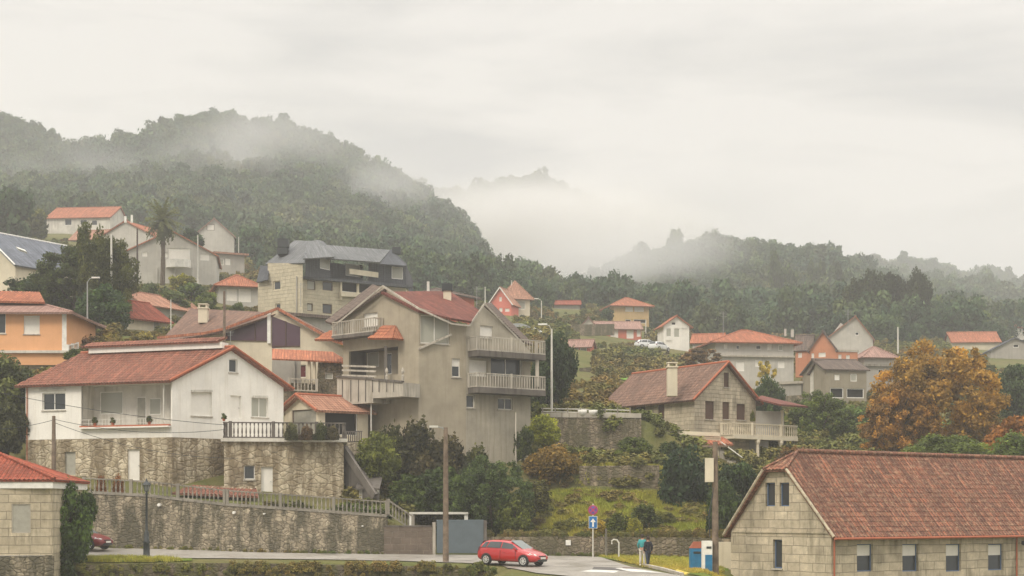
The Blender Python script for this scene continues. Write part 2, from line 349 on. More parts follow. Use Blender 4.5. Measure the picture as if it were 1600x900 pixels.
def make_ground():
    ys = [5, 30, 60, 68, 75, 80, 84, 87.2, 88.2, 90, 92, 94, 96, 98, 98.95, 99.4, 101, 103, 105, 107, 109, 110.6, 111.1, 113, 115, 117, 118.1, 118.7, 121, 123, 126]
    y = 128
    while y < 330: ys.append(y); y += 2.5 if y < 170 else 5
    while y < 900: ys.append(y); y += 9
    ys += [900, 1000, 1100, 1200, 1300, 1400, 1500, 1550, 1600, 1700, 1850, 2000]
    xs = list(np.arange(-500, 2101, 13))
    nx = len(xs); v = []
    for Y in ys:
        for px in xs:
            x = PX(px, Y); v.append((x, Y, H(x, Y)))
    f = [(j * nx + i, j * nx + i + 1, (j + 1) * nx + i + 1, (j + 1) * nx + i) for j in range(len(ys) - 1) for i in range(nx - 1)]
    me = bpy.data.meshes.new('ground'); me.from_pydata(v, [], f); me.shade_smooth()
    m = NT('hillside ground', 1, .05); p = m.wco()
    a = m.noise(p, .09, 6, .65); b = m.noise(p, .7, 6, .7); c = m.noise(p, 5, 4, .7)
    col = m.ramp(a, [(.3, (.075, .095, .03)), (.45, (.12, .125, .04)), (.55, (.15, .13, .05)), (.68, (.15, .115, .065))])
    col = m.mix(m.ramp(b, [(.42, (0, 0, 0)), (.62, (.8,) * 3)]), col, (.08, .09, .03))
    col = m.mix(m.ramp(c, [(.4, (0, 0, 0)), (.7, (.6,) * 3)]), col, (.16, .15, .06))
    m.bump(c, .6, .15); me.materials.append(m.out(col))
    g = bpy.data.objects.new('ground', me); COL.objects.link(g); tag(g, 'grassy hillside ground rising behind the village', None, None, 'structure')
make_ground()
mb = MB(); mb.face([(-1400, -28, -2.9), (1400, -28, -2.9), (1400, 74, -2.9), (-1400, 74, -2.9)])
tag(mb.build('water', NT('water', .15, .5).out((.03, .04, .04))), None, None, None, 'structure')
# ------------------------------------------------------------------ foliage meshes
def leaf_mesh(name, seed, n, leaf, blobs, rb=(.2, .34), env=(1, 1, 1), solid=.42, top=1.0, shape=None, droop=0, elong=1.6):
    """leaf-sized faces spread through many overlapping clumps; unit crown -.5...5 wide, 0..1 high"""
    r = np.random.default_rng(seed); B = []
    while len(B) < blobs:
        c = r.uniform(-1, 1, 3)
        if shape == 'cone':
            h = (c[2] + 1) / 2; w = (1 - h) ** .8
            if c[0] ** 2 + c[1] ** 2 > w * w: continue
        elif shape == 'dome':
            c[2] = abs(c[2]); 
            if (c ** 2).sum() > 1: continue
        elif shape == 'column':
            h = (c[2] + 1) / 2; w = min(1, .45 + 1.6 * h * (1.15 - h) * 1.3)
            if c[0] ** 2 + c[1] ** 2 > w * w: continue
        elif (c ** 2).sum() > 1 or (c ** 2).sum() < .12: continue
        B.append(c)
    B = np.array(B); rad = r.uniform(rb[0], rb[1], blobs)
    if shape == 'cone': rad *= (1.15 - (B[:, 2] + 1) / 2)
    lim = 1 - rad * .9
    B[:, 0] *= lim; B[:, 1] *= lim; B[:, 2] *= (lim if shape != 'dome' else lim)
    hue = r.normal(0, .16, blobs)
    k = r.choice(blobs, n, p=rad ** 2 / (rad ** 2).sum())
    d = r.normal(size=(n, 3)); d /= np.linalg.norm(d, axis=1)[:, None]
    rr = solid + (1 - solid) * r.random(n) ** .6; rr += r.normal(0, .13, n)
    P = B[k] + d * (rad[k] * rr)[:, None] * np.array([1, 1, .85])
    if shape == 'dome': P[:, 2] = np.abs(P[:, 2])
    P = P * np.array([.5, .5, .5 if shape != 'dome' else 1.0]) * np.array(env)
    if shape != 'dome': P[:, 2] += .5
    nrm = d * .8 + r.normal(size=(n, 3)) * .75 + np.array([0, 0, .35]); nrm /= np.linalg.norm(nrm, axis=1)[:, None]
    a = np.cross(nrm, r.normal(size=(n, 3))); a /= np.linalg.norm(a, axis=1)[:, None]; b = np.cross(nrm, a)
    s = leaf * r.uniform(.55, 1.25, n)[:, None]; a *= s * elong * .5; b *= s * .5
    V = np.empty((n, 4, 3)); V[:, 0] = P - a; V[:, 1] = P + b * .9 - a * .1; V[:, 2] = P + a; V[:, 3] = P - b * .9 - a * .1
    me = bpy.data.meshes.new(name); me.vertices.add(n * 4); me.vertices.foreach_set('co', V.reshape(-1).astype(np.float32))
    me.loops.add(n * 4); me.loops.foreach_set('vertex_index', np.arange(n * 4, dtype=np.int32))
    me.polygons.add(n); me.polygons.foreach_set('loop_start', np.arange(0, n * 4, 4, dtype=np.int32))
    me.update(calc_edges=True)
    at = me.attributes.new('tint', 'FLOAT', 'FACE')
    t = np.clip(.5 + hue[k] + r.normal(0, .13, n), 0, 1); at.data.foreach_set('value', t.astype(np.float32))
    me.materials.append(LEAF); return me
def trunk_mesh(name, seed, h=1.0, r0=.035, limbs=7, spread=.38, fork=.3, n=7):
    rg = random.Random(seed); mb = MB(); pts = []; x = y = 0
    for i in range(7):
        t = i / 6; x += rg.uniform(-.02, .02); y += rg.uniform(-.02, .02); pts.append((x, y, t * h * .85 - .03))
    mb.tube(pts, [r0 * (1 - .8 * i / 6) for i in range(7)], n)
    for k in range(limbs):
        t = fork + (.8 - fork) * k / limbs; a = k * 2.4 + rg.uniform(-.4, .4); i = int(t / .85 * 6); i = min(i, 5)
        p0 = Vector(pts[i]); s = spread * (1 - .5 * t) * rg.uniform(.7, 1.1)
        p1 = p0 + Vector((math.cos(a) * s * .5, math.sin(a) * s * .5, .10)); p2 = p0 + Vector((math.cos(a) * s, math.sin(a) * s, .24))
        mb.tube([p0, p1, p2], [r0 * .45 * (1 - t * .5), r0 * .3, r0 * .1], 5)
    me = mb.build(name, BARK).data; bpy.data.objects.remove(bpy.data.objects[-1]) if False else None
    return me
def steal(fn, *a, **k):
    me = fn(*a, **k)
    for o in list(bpy.data.objects):
        if o.data == me: bpy.data.objects.remove(o)
    return me
CM = {
 'broad': [leaf_mesh('crown', s, 9000, .042, 46, (.2, .36)) for s in (1, 2, 3)],
 'fine': [leaf_mesh('crown', s, 30000, .021, 90, (.13, .27)) for s in (4, 5)],
 'feather': [leaf_mesh('crown', s, 34000, .019, 230, (.06, .17), solid=.15) for s in (24, 25)],
 'bush': [leaf_mesh('foliage', s, 7000, .05, 34, (.2, .38), shape='dome') for s in (6, 7, 8)],
 'mid': [leaf_mesh('crown', s, 2600, .075, 26, (.22, .4)) for s in (9, 10, 11)],
 'cone': [leaf_mesh('crown', s, 5000, .045, 60, (.16, .28), shape='cone') for s in (12, 13)],
 'column': [leaf_mesh('crown', s, 5000, .05, 44, (.2, .36), shape='column') for s in (14, 15)],
 'airy': [leaf_mesh('crown', s, 5500, .038, 30, (.12, .24), solid=.3) for s in (16, 17)],
 'scrub': [leaf_mesh('foliage', s, 900, .10, 14, (.25, .45), shape='dome') for s in (18, 19, 20)]}
TM = [steal(trunk_mesh, 'trunk', s) for s in (1, 2)]
TMB = steal(trunk_mesh, 'trunk', 5, 1.0, .05, 10, .45, .05)
TREES = []
def tree(name, label, px, top, w, Y, kind='broad', col=(.05, .08, .03), clear=.12, cat='tree', group=None, base=None, lean=0, seed=None):
    """w = crown width in photo pixels at distance Y; clear = share of the height that is bare trunk"""
    rg = random.Random(len(TREES) * 7 + 3); x = PX(px, Y); z0 = H(x, Y) if base is None else PZ(base, Y)
    h = max(PZ(top, Y) - z0, 1.0); W_ = w / F * Y * 1.1
    t = thing(name, label, cat, (x, Y, z0 - .05), rg.uniform(0, 6.28), group)
    me = CM[kind][rg.randrange(len(CM[kind])) if seed is None else seed]
    dome = kind in ('bush', 'scrub')
    c = bpy.data.objects.new('foliage' if dome else 'crown', me); COL.objects.link(c); c.parent = t
    c0 = 0 if dome else clear * h
    c.location = (0, 0, c0); c.scale = (W_, W_ * rg.uniform(.85, 1.1), (h - c0) * (.95 if dome else 1.0)); c.color = (*col, 1)
    tr = bpy.data.objects.new('stem' if dome else 'trunk', TMB if dome else TM[rg.randrange(2)]); COL.objects.link(tr); tr.parent = t
    s = W_ * .9 if not dome else W_ * .8; tr.scale = (s, s, h * (.8 if dome else .95))
    TREES.append(t); return t
# ------------------------------------------------------------------ scattered stuff: one object with geometry-node copies
def scatter(name, label, pts, scl, srcs, kind='stuff'):
    coll = bpy.data.collections.new(name + ' sources')
    for s in srcs: coll.objects.link(s)
    me = bpy.data.meshes.new(name); me.from_pydata(pts, [], [])
    a = me.attributes.new('sc', 'FLOAT_VECTOR', 'POINT'); a.data.foreach_set('vector', [c for s in scl for c in s])
    b = me.attributes.new('rz', 'FLOAT', 'POINT'); b.data.foreach_set('value', [random.uniform(0, 6.28) for _ in pts])
    c = me.attributes.new('ix', 'INT', 'POINT'); c.data.foreach_set('value', [random.randrange(len(srcs)) for _ in pts])
    o = bpy.data.objects.new(name, me); COL.objects.link(o); tag(o, label, name.replace('_', ' '), None, kind)
    g = bpy.data.node_groups.new(name, 'GeometryNodeTree')
    g.interface.new_socket('Geometry', in_out='INPUT', socket_type='NodeSocketGeometry'); g.interface.new_socket('Geometry', in_out='OUTPUT', socket_type='NodeSocketGeometry')
    gi = g.nodes.new('NodeGroupInput'); go = g.nodes.new('NodeGroupOutput'); ip = g.nodes.new('GeometryNodeInstanceOnPoints')
    ci = g.nodes.new('GeometryNodeCollectionInfo'); ci.inputs['Collection'].default_value = coll; ci.inputs['Separate Children'].default_value = True; ci.inputs['Reset Children'].default_value = True
    def na(n, t):
        x = g.nodes.new('GeometryNodeInputNamedAttribute'); x.data_type = t; x.inputs[0].default_value = n; return [q for q in x.outputs if q.enabled][0]
    cx = g.nodes.new('ShaderNodeCombineXYZ'); g.links.new(na('rz', 'FLOAT'), cx.inputs[2])
    ip.inputs['Pick Instance'].default_value = True
    g.links.new(gi.outputs[0], ip.inputs['Points']); g.links.new(ci.outputs[0], ip.inputs['Instance']); g.links.new(na('ix', 'INT'), ip.inputs['Instance Index'])
    g.links.new(cx.outputs[0], ip.inputs['Rotation']); g.links.new(na('sc', 'FLOAT_VECTOR'), ip.inputs['Scale']); g.links.new(ip.outputs[0], go.inputs[0])
    md = o.modifiers.new('scatter', 'NODES'); md.node_group = g
    return o
def src(me, mat):
    me = me.copy(); me.materials.clear(); me.materials.append(mat); return bpy.data.objects.new('source', me)
FORM = m_forest('forest leaves', [(.016, .032, .018), (.028, .050, .024), (.024, .046, .028), (.042, .062, .024), (.018, .036, .024), (.060, .066, .028), (.030, .048, .024)])
SCRM = m_forest('undergrowth leaves', [(.035, .05, .016), (.06, .075, .02), (.10, .10, .03), (.13, .085, .03), (.05, .07, .02), (.08, .055, .03), (.04, .06, .02)])
FS = [src(leaf_mesh('crown', 30 + i, 2400, .062, 30, (.14, .38)), FORM) for i in range(5)] + \
     [src(leaf_mesh('crown', 40 + i, 1900, .06, 40, (.2, .4), shape='cone'), FORM) for i in range(1)] + \
     [src(leaf_mesh('crown', 50 + i, 2200, .062, 34, (.14, .36), shape='column'), FORM) for i in range(2)]
SS = [src(leaf_mesh('foliage', 60 + i, 900, .095, 16, (.16, .42), shape='dome'), SCRM) for i in range(4)]
# ------------------------------------------------------------------ walls, windows, roofs
def ray_uz(px, py, A, B):
    """where the sight line of photo pixel px,py meets the vertical wall over plan line A-B: metres along it, height"""
    A = Vector(A[:2]); B = Vector(B[:2]); d = (B - A).normalized(); n = Vector((d.y, -d.x))
    r = Vector(((px - 800) / F, 1)); t = A.dot(n) / r.dot(n); p = r * t
    return (p - A).dot(d), ZC + (HY - py) / F * t
def wall(mb, A, B, z0, prof, ops, depth=.16):
    """vertical wall with real openings; prof = [(u,z)] top line, ops = [(u0,u1,z0,z1)]"""
    A = Vector(A[:2]); B = Vector(B[:2]); d = (B - A).normalized(); n = Vector((d.y, -d.x)); Lg = (B - A).length
    P = lambda u, z, k=0: Vector((*(A + d * u - n * k), z))
    us = sorted(set([0, Lg] + [min(max(u, 0), Lg) for u, _ in prof] + [u for o in ops for u in o[:2]]))
    def top(u):
        for (a, za), (b, zb) in zip(prof, prof[1:]):
            if a - 1e-6 <= u <= b + 1e-6: return za + (zb - za) * ((u - a) / (b - a) if b > a else 0)
        return prof[0][1] if u < prof[0][0] else prof[-1][1]
    for a, b in zip(us, us[1:]):
        if b - a < 1e-4: continue
        m = (a + b) / 2; oo = sorted([o for o in ops if o[0] < m < o[1]], key=lambda o: o[2]); z = z0
        for o in oo:
            if o[2] > z + 1e-4: mb.face([P(a, z), P(b, z), P(b, o[2]), P(a, o[2])])
            z = o[3]
        mb.face([P(a, z), P(b, z), P(b, max(top(b - 1e-5), z)), P(a, max(top(a + 1e-5), z))])
    for (a, b, c, e) in ops:
        for q in (((a, c), (b, c)), ((b, c), (b, e)), ((b, e), (a, e)), ((a, e), (a, c))):
            (u1, v1), (u2, v2) = q; mb.face([P(u1, v1), P(u1, v1, depth), P(u2, v2, depth), P(u2, v2)])
    return d, n
def win_part(parent, org, A, d, n, u0, u1, z0, z1, kind, fr, far, depth=.12):
    """window > frame mesh with bars, pane, blind; kind: d dark glass, s blind closed, h half blind, c curtained, o open shutters, b boarded, D door"""
    A = Vector(A[:2]); P = lambda u, z, k=0: Vector((*(A + d * u - n * k), z))
    t = .09 if far else .06
    isd = kind[0] == 'D'
    mb = MB(org); w = u1 - u0
    def slab(a, b, c, e, k0, k1):
        mb.hexa([P(a, c, k0), P(b, c, k0), P(b, c, k1), P(a, c, k1), P(a, e, k0), P(b, e, k0), P(b, e, k1), P(a, e, k1)])
    slab(u0, u0 + t, z0, z1, depth - .05, depth + .02); slab(u1 - t, u1, z0, z1, depth - .05, depth + .02)
    slab(u0 + t, u1 - t, z0, z0 + t, depth - .05, depth + .02); slab(u0 + t, u1 - t, z1 - t, z1, depth - .05, depth + .02)
    if w > .8 and not far and kind[0] in 'dch' and 'x' not in kind: slab((u0 + u1) / 2 - t / 2, (u0 + u1) / 2 + t / 2, z0 + t, z1 - t, depth - .045, depth + .02)
    f = mb.build('door' if isd else 'window', fr, parent)
    def sheet(nm, a, b, c, e, k, mat):
        q = MB(org); q.hexa([P(a, c, k), P(b, c, k), P(b, c, k + .02), P(a, c, k + .02), P(a, e, k), P(b, e, k), P(b, e, k + .02), P(a, e, k + .02)])
        return q.build(nm, mat, f)
    i0, i1, j0, j1 = u0 + t, u1 - t, z0 + t, z1 - t
    k = kind[0]
    if k == 'd': sheet('pane', i0, i1, j0, j1, depth, GLS)
    elif k == 'c': sheet('pane', i0, i1, j0, j1, depth, GLSL)
    elif k == 's': sheet('blind', i0, i1, j0, j1, depth - .02, SHUT)
    elif k == 'g': sheet('blind', i0, i1, j0, j1, depth - .02, SHUTG)
    elif k == 'p': sheet('pane', i0, i1, j0, j1, depth, PURP)
    elif k == 'h':
        zm = j1 - (j1 - j0) * .42; sheet('blind', i0, i1, zm, j1, depth - .01, SHUT); sheet('pane', i0, i1, j0, zm - .002, depth, GLS)
    elif k == 'b': sheet('shutter', i0, i1, j0, j1, depth - .02, FRB)
    elif k == 'D':
        mt = {'w': SHUT, 'g': SHUTG, 'r': REDD, 'b': FRB, 'd': GLS}[kind[1]]; sheet('panel', i0, i1, j0, j1, depth - .01, mt)
        if not far: q = MB(org); q.bar(P(i1 - .12, (z0 + z1) / 2 - .05, depth - .05), P(i1 - .02, (z0 + z1) / 2 - .05, depth - .05), .03); q.build('handle', STEEL, f)
    elif k == 'v':    # dark sheet closes the opening, its near-black colour stands for interior shade
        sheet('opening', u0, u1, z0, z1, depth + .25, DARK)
    if not far and not isd and k != 'v' and 'x' not in kind:
        q = MB(org); q.hexa([P(u0 - .06, z0 - .09, -.07), P(u1 + .06, z0 - .09, -.07), P(u1 + .06, z0 - .09, .03), P(u0 - .06, z0 - .09, .03),
                             P(u0 - .06, z0 - .003, -.07), P(u1 + .06, z0 - .003, -.07), P(u1 + .06, z0 - .003, .03), P(u0 - .06, z0 - .003, .03)])
        q.build('sill', CONCL, f)
    return f
def facade(parent, org, A, B, z0, prof, wins, mat, name='wall', fr=None, far=False, depth=.16, pxprof=True):
    """one wall of a building; prof and wins may be photo pixels, turned into metres on the wall"""
    fr = fr or FRW
    Lg = (Vector(B[:2]) - Vector(A[:2])).length
    pr = [ray_uz(x, y, A, B) for x, y in prof] if pxprof else prof
    if pxprof:
        pr[0] = (0, pr[0][1]); pr[-1] = (Lg, pr[-1][1])
    ops = []
    for w in wins:
        x0, y0, x1, y1 = w[:4]; ym = (y0 + y1) / 2
        ua, _ = ray_uz(x0, ym, A, B); ub, _ = ray_uz(x1, ym, A, B); _, zt = ray_uz((x0 + x1) / 2, y0, A, B); _, zb = ray_uz((x0 + x1) / 2, y1, A, B)
        ops.append((max(ua, .05), min(ub, Lg - .05), max(zb, z0 + .02), zt))
    mb = MB(org); d, n = wall(mb, A, B, z0, pr, ops, depth + .06)
    wl = mb.build(name, mat, parent)
    for w, o in zip(wins, ops):
      if w[4]: win_part(parent, org, A, d, n, *o, w[4], w[5] if len(w) > 5 else fr, far, depth)
    return wl
def clipcol(poly, a, b):
    def cl(p, s, lim):
        out = []
        for i in range(len(p)):
            q, r = p[i], p[(i + 1) % len(p)]; qi = (q[0] - lim) * s >= 0; ri = (r[0] - lim) * s >= 0
            if qi: out.append(q)
            if qi != ri:
                t = (lim - q[0]) / (r[0] - q[0]); out.append((lim, q[1] + (r[1] - q[1]) * t))
        return out
    return cl(cl(poly, 1, a), -1, b)
def roof_plane(parent, org, poly, mat, name='roof', thick=.14, corr=True, wave=.24, amp=.055, row=.40, edge=None, fascia=None):
    """a tiled slope: poly = 3D points, first edge is the eave. Barrel tiles are real waves, courses real steps."""
    poly = [Vector(p) for p in poly]; u = (poly[1] - poly[0]).normalized()
    nn = Vector((0, 0, 0))
    for i in range(len(poly)): nn += poly[i].cross(poly[(i + 1) % len(poly)])
    n = nn.normalized()
    if n.z < 0: n = -n
    u = (u - n * u.dot(n)).normalized(); v = n.cross(u)
    if v.z < 0: v = -v
    o = poly[0]; p2 = [((p - o).dot(u), (p - o).dot(v)) for p in poly]; base = sum(((p - o).dot(n) for p in poly)) / len(poly)
    W3 = lambda a, b, k=0: o + u * a + v * b + n * (k + base)
    mb = MB(org)
    bot = [W3(a, b, -thick) for a, b in p2]; top = [W3(a, b, 0) for a, b in p2]
    mb.face(bot[::-1]); 
    if not corr: mb.face(top)
    for i in range(len(poly)): j = (i + 1) % len(poly); mb.face([bot[i], bot[j], top[j], top[i]])
    if corr:
        us = [p[0] for p in p2]; a = min(us); hi = max(us); st = wave / 4
        k = 0; vmin = min(p[1] for p in p2)
        while a < hi - 1e-4:
            b = min(a + st, hi); c = clipcol(p2, a, b)
            if len(c) >= 3:
                la = [q[1] for q in c if abs(q[0] - a) < 1e-5]; lb = [q[1] for q in c if abs(q[0] - b) < 1e-5]
                la = la or [sum(q[1] for q in c) / len(c)]; lb = lb or [sum(q[1] for q in c) / len(c)]
                l0, h0, l1, h1 = min(la), max(la), min(lb), max(lb); hA = amp * (.5 + .5 * math.cos(2 * math.pi * (k % 4) / 4)); hB = amp * (.5 + .5 * math.cos(2 * math.pi * ((k + 1) % 4) / 4))
                nr = max(1, round((max(h0, h1) - min(l0, l1)) / row))
                for r_ in range(nr):
                    t0, t1 = r_ / nr, (r_ + 1) / nr
                    A0 = l0 + (h0 - l0) * t0; A1 = l0 + (h0 - l0) * t1; B0 = l1 + (h1 - l1) * t0; B1 = l1 + (h1 - l1) * t1
                    q = [(a, A0, hA + .02), (b, B0, hB + .02), (b, B1, hB + .004), (a, A1, hA + .004)]
                    mb.face([W3(*x) for x in q], [(x[0] + .06, x[1]) for x in q])
                    if r_ == 0 or True:
                        mb.face([W3(a, A0, 0), W3(b, B0, 0), W3(b, B0, hB + .02), W3(a, A0, hA + .02)], [(a + .06, A0)] * 4)
            a = b; k += 1
    return mb.build(name, mat, parent)
def strip(parent, org, pts, w, h, mat, name):
    mb = MB(org)
    for a, b in zip(pts, pts[1:]): mb.bar(a, b, w, h)
    return mb.build(name, mat, parent)
def chimney(parent, org, px, py0, py1, w, Y, mat, cap=True, d=None):
    x = PX(px, Y); z0, z1 = PZ(py1, Y), PZ(py0, Y); hw = w / F * Y / 2; d = d or hw
    mb = MB(org); mb.box(x - hw, x + hw, Y - d, Y + d, z0, z1); c = mb.build('chimney', mat, parent)
    if cap:
        q = MB(org); q.box(x - hw * 1.2, x + hw * 1.2, Y - d * 1.2, Y + d * 1.2, z1 + .002, z1 + hw * .3)
        for s in (-.8, .8): q.box(x + s * hw - .06, x + s * hw + .06, Y - d, Y + d, z1 + hw * .3 + .001, z1 + hw * .9)
        q.box(x - hw * 1.1, x + hw * 1.1, Y - d * 1.1, Y + d * 1.1, z1 + hw * .9 + .002, z1 + hw * 1.15); q.build('cap', mat, c)
    return c
BALM = None
def baluster_mesh(h, mat, r=.05, n=8):
    mb = MB(); mb.lathe([(r * .9, 0), (r * .9, h * .08), (r * .5, h * .14), (r * 1.0, h * .35), (r * .85, h * .5), (r * .4, h * .75), (r * .55, h * .86), (r * .85, h * .92), (r * .85, h)], n)
    o = mb.build('baluster', mat); me = o.data; bpy.data.objects.remove(o); me.shade_smooth(); return me
def balustrade(parent, org, path, h, mat, sp=.26, post=2.6, bal='turned', r=.055, railw=.14, name='balustrade', as_thing=False, maxn=95, postw=.2, lite=False):
    """rail, posts, balusters along path (3D points at its foot). as_thing: children of parent directly, else under one part"""
    org = Vector(org); P = [Vector(p) for p in path]; up = Vector((0, 0, 1))
    rail = MB(org); base = MB(org)
    for a, b in zip(P, P[1:]): rail.bar(a + up * (h - .04), b + up * (h - .04), railw, .08); base.bar(a + up * .04, b + up * .04, railw, .08)
    if as_thing: rl = rail.build('handrail', mat, parent); base.build('foot_rail', mat, parent); host = parent
    else: host = base.build(name, mat, parent); rail.build('handrail', mat, host)
    Ls = [(b - a).length for a, b in zip(P, P[1:])]; tot = sum(Ls)
    def at(s):
        for (a, b), l in zip(zip(P, P[1:]), Ls):
            if s <= l + 1e-6: return a + (b - a) * (s / l)
            s -= l
        return P[-1]
    npost = max(1, round(tot / post)); stops = [i * tot / npost for i in range(npost + 1)]
    if not lite:
        for s in stops:
            q = MB(org); p = at(s); q.box(p.x - postw / 2, p.x + postw / 2, p.y - postw / 2, p.y + postw / 2, p.z + .001, p.z + h + .05); q.build('post', mat, host)
    nb = min(maxn, int(tot / sp)); me = baluster_mesh(h - .16, mat, r) if bal == 'turned' else None
    if me is None:
        q = MB(); q.box(-r, r, -r, r, 0, h - .16); ob = q.build('baluster', mat); me = ob.data; bpy.data.objects.remove(ob)
    for i in range(nb):
        s = (i + .5) * tot / nb
        if not lite and min(abs(s - t) for t in stops) < postw * .7: continue
        p = at(s); b = bpy.data.objects.new('baluster', me); COL.objects.link(b); b.parent = host; b.location = p + up * .08 - org
    return host
def pole(name, label, px, top, base, Y, r, mat, cat='pole', group=None, lean=0, n=10):
    x = PX(px, Y); z0 = PZ(base, Y); z0 = min(z0, H(x, Y)) - .1 ; h = PZ(top, Y) - z0
    t = thing(name, label, cat, (x, Y, z0), 0, group)
    mb = MB(); mb.tube([(0, 0, 0), (lean * h * .5, 0, h * .5), (lean * h, 0, h)], [r * 1.25, r * 1.1, r * .85], n); mb.build('shaft', mat, t); return t, h
# ------------------------------------------------------------------ buildings
def house_thing(name, label, A, z0, cat='house', group=None):
    t = thing(name, label, cat, (A[0], A[1], z0), 0, group); return t, Vector((A[0], A[1], z0))
SCREEN = []
def V2(px, Y): return Vector((PX(px, Y), Y))
def box_house(label, px0, Y0, px1, Y1, base, eave, depth, roof, wallm, roofm, wins=(), side=None, rise=1.5, oh=.5, name='house', far=True, apex=.5, group=None, fr=None, corr=True, trim=None, sidewins=(), ridge_in=None, row=.4):
    """rectangular building. front wall from px0,Y0 to px1,Y1 (left to right), depth metres back.
    roof: gable (gable end in front), side (eave in front), hip, flat; side 'L'/'R' tells which flank can be seen and gets sidewins"""
    A = V2(px0, Y0); B = V2(px1, Y1); d = (B - A).normalized(); n = Vector((d.y, -d.x)); D = A - n * depth; C = B - n * depth
    pm = (px0 + px1) / 2; Ym = (Y0 + Y1) / 2; ze = PZ(eave, Ym); z0 = PZ(base, Ym) - 1.2; Lg = (B - A).length
    t, org = house_thing(name, label, (A + C) / 2, PZ(base, Ym)); 
    if group: t['group'] = group
    zr = ze + rise; V3 = lambda p, z: Vector((p.x, p.y, z))
    flat = [(0, ze), (Lg, ze)]; fw = []
    # front wall
    pr = [(0, ze), (Lg * apex, zr), (Lg, ze)] if roof == 'gable' else flat
    ops = []
    facade(t, org, A, B, z0, pr, wins, wallm, 'wall', fr, far, .12, False)
    dl = depth; pg = [(0, ze), (dl / 2, zr), (dl, ze)] if roof == 'side' else [(0, ze), (dl, ze)]
    facade(t, org, D, A, z0, pg, sidewins if side == 'L' else (), wallm, 'wall', fr, far, .12, False)
    facade(t, org, B, C, z0, pg, sidewins if side == 'R' else (), wallm, 'wall', fr, far, .12, False)
    facade(t, org, C, D, z0, pr if roof == 'gable' else flat, (), wallm, 'wall', fr, far, .12, False)
    k = -n
    def rp(poly, nm='roof'): return roof_plane(t, org, poly, roofm, nm, .12, corr, .3 if far else .24, .05, row)
    lift = .03
    if roof == 'side':
        s = rise / (dl / 2); a = A + n * oh - d * .35; b = B + n * oh + d * .35; m0 = (A + D) / 2 - d * .35; m1 = (B + C) / 2 + d * .35
        c = C + k * oh + d * .35; e = D + k * oh - d * .35; zo = ze - s * oh + .12
        rp([V3(a, zo), V3(b, zo), V3(m1, zr + .12), V3(m0, zr + .12)]); rp([V3(c, zo), V3(e, zo), V3(m0, zr + .12), V3(m1, zr + .12)])
        q = MB(org); q.tube([V3(m0, zr + .17), V3(m1, zr + .17)], .11, 6); q.build('ridge', roofm, t)
    elif roof == 'gable':
        s = rise / (Lg * .5); M0 = A + d * Lg * apex; M1 = D + d * Lg * apex; f = n * .4; b_ = k * .3
        rp([V3(D - d * oh + b_, ze - s * oh + .12), V3(A - d * oh + f, ze - s * oh + .12), V3(M0 + f, zr + .12), V3(M1 + b_, zr + .12)])
        rp([V3(B + d * oh + f, ze - s * oh + .12), V3(C + d * oh + b_, ze - s * oh + .12), V3(M1 + b_, zr + .12), V3(M0 + f, zr + .12)])
        if trim: strip(t, org, [V3(A - d * oh + f * 1.05, ze - s * oh + .08), V3(M0 + f * 1.05, zr + .08)], .08, .16, trim, 'bargeboard'); strip(t, org, [V3(M0 + f * 1.05, zr + .08), V3(B + d * oh + f * 1.05, ze - s * oh + .08)], .08, .16, trim, 'bargeboard')
        q = MB(org); q.tube([V3(M0 + f, zr + .17), V3(M1 + b_, zr + .17)], .11, 6); q.build('ridge', roofm, t)
    elif roof == 'hip':
        ri = ridge_in if ridge_in is not None else min(Lg, dl) / 2; s = rise / (dl / 2)
        a, b, c, e = A + n * oh - d * oh, B + n * oh + d * oh, C + k * oh + d * oh, D + k * oh - d * oh
        m0 = (A + D) / 2 + d * ri; m1 = (B + C) / 2 - d * ri; zo = ze - .12
        if (m1 - m0).length < .1 or (m1 - m0).dot(d) < 0: m0 = m1 = (A + C) / 2
        single = m0 == m1
        P4 = [V3(a, zo), V3(b, zo), V3(c, zo), V3(e, zo)]; R0, R1 = V3(m0, zr), V3(m1, zr)
        rp([P4[0], P4[1], R1, R0] if not single else [P4[0], P4[1], R0]); rp([P4[1], P4[2], R1]); rp([P4[2], P4[3], R0, R1] if not single else [P4[2], P4[3], R0]); rp([P4[3], P4[0], R0])
        q = MB(org)
        for x, y in ((P4[0], R0), (P4[1], R1), (P4[2], R1), (P4[3], R0)) + (() if single else ((R0, R1),)): q.tube([x + Vector((0, 0, .06)), y + Vector((0, 0, .06))], .1, 6)
        q.build('ridge', roofm, t)
    elif roof == 'flat':
        q = MB(org); a, b, c, e = A + n * oh - d * oh, B + n * oh + d * oh, C + k * oh + d * oh, D + k * oh - d * oh
        q.hexa([V3(p, ze + .002) for p in (a, b, c, e)] + [V3(p, ze + .3) for p in (a, b, c, e)]); q.build('roof', roofm, t)
    SCREEN.append((min(px0, px1), max(px0, px1), eave - rise * F / Ym * .6, base, min(Y0, Y1)))
    return t, org, A, B, C, D, ze, zr, d, n
V3 = lambda p, z: Vector((p[0], p[1], z))
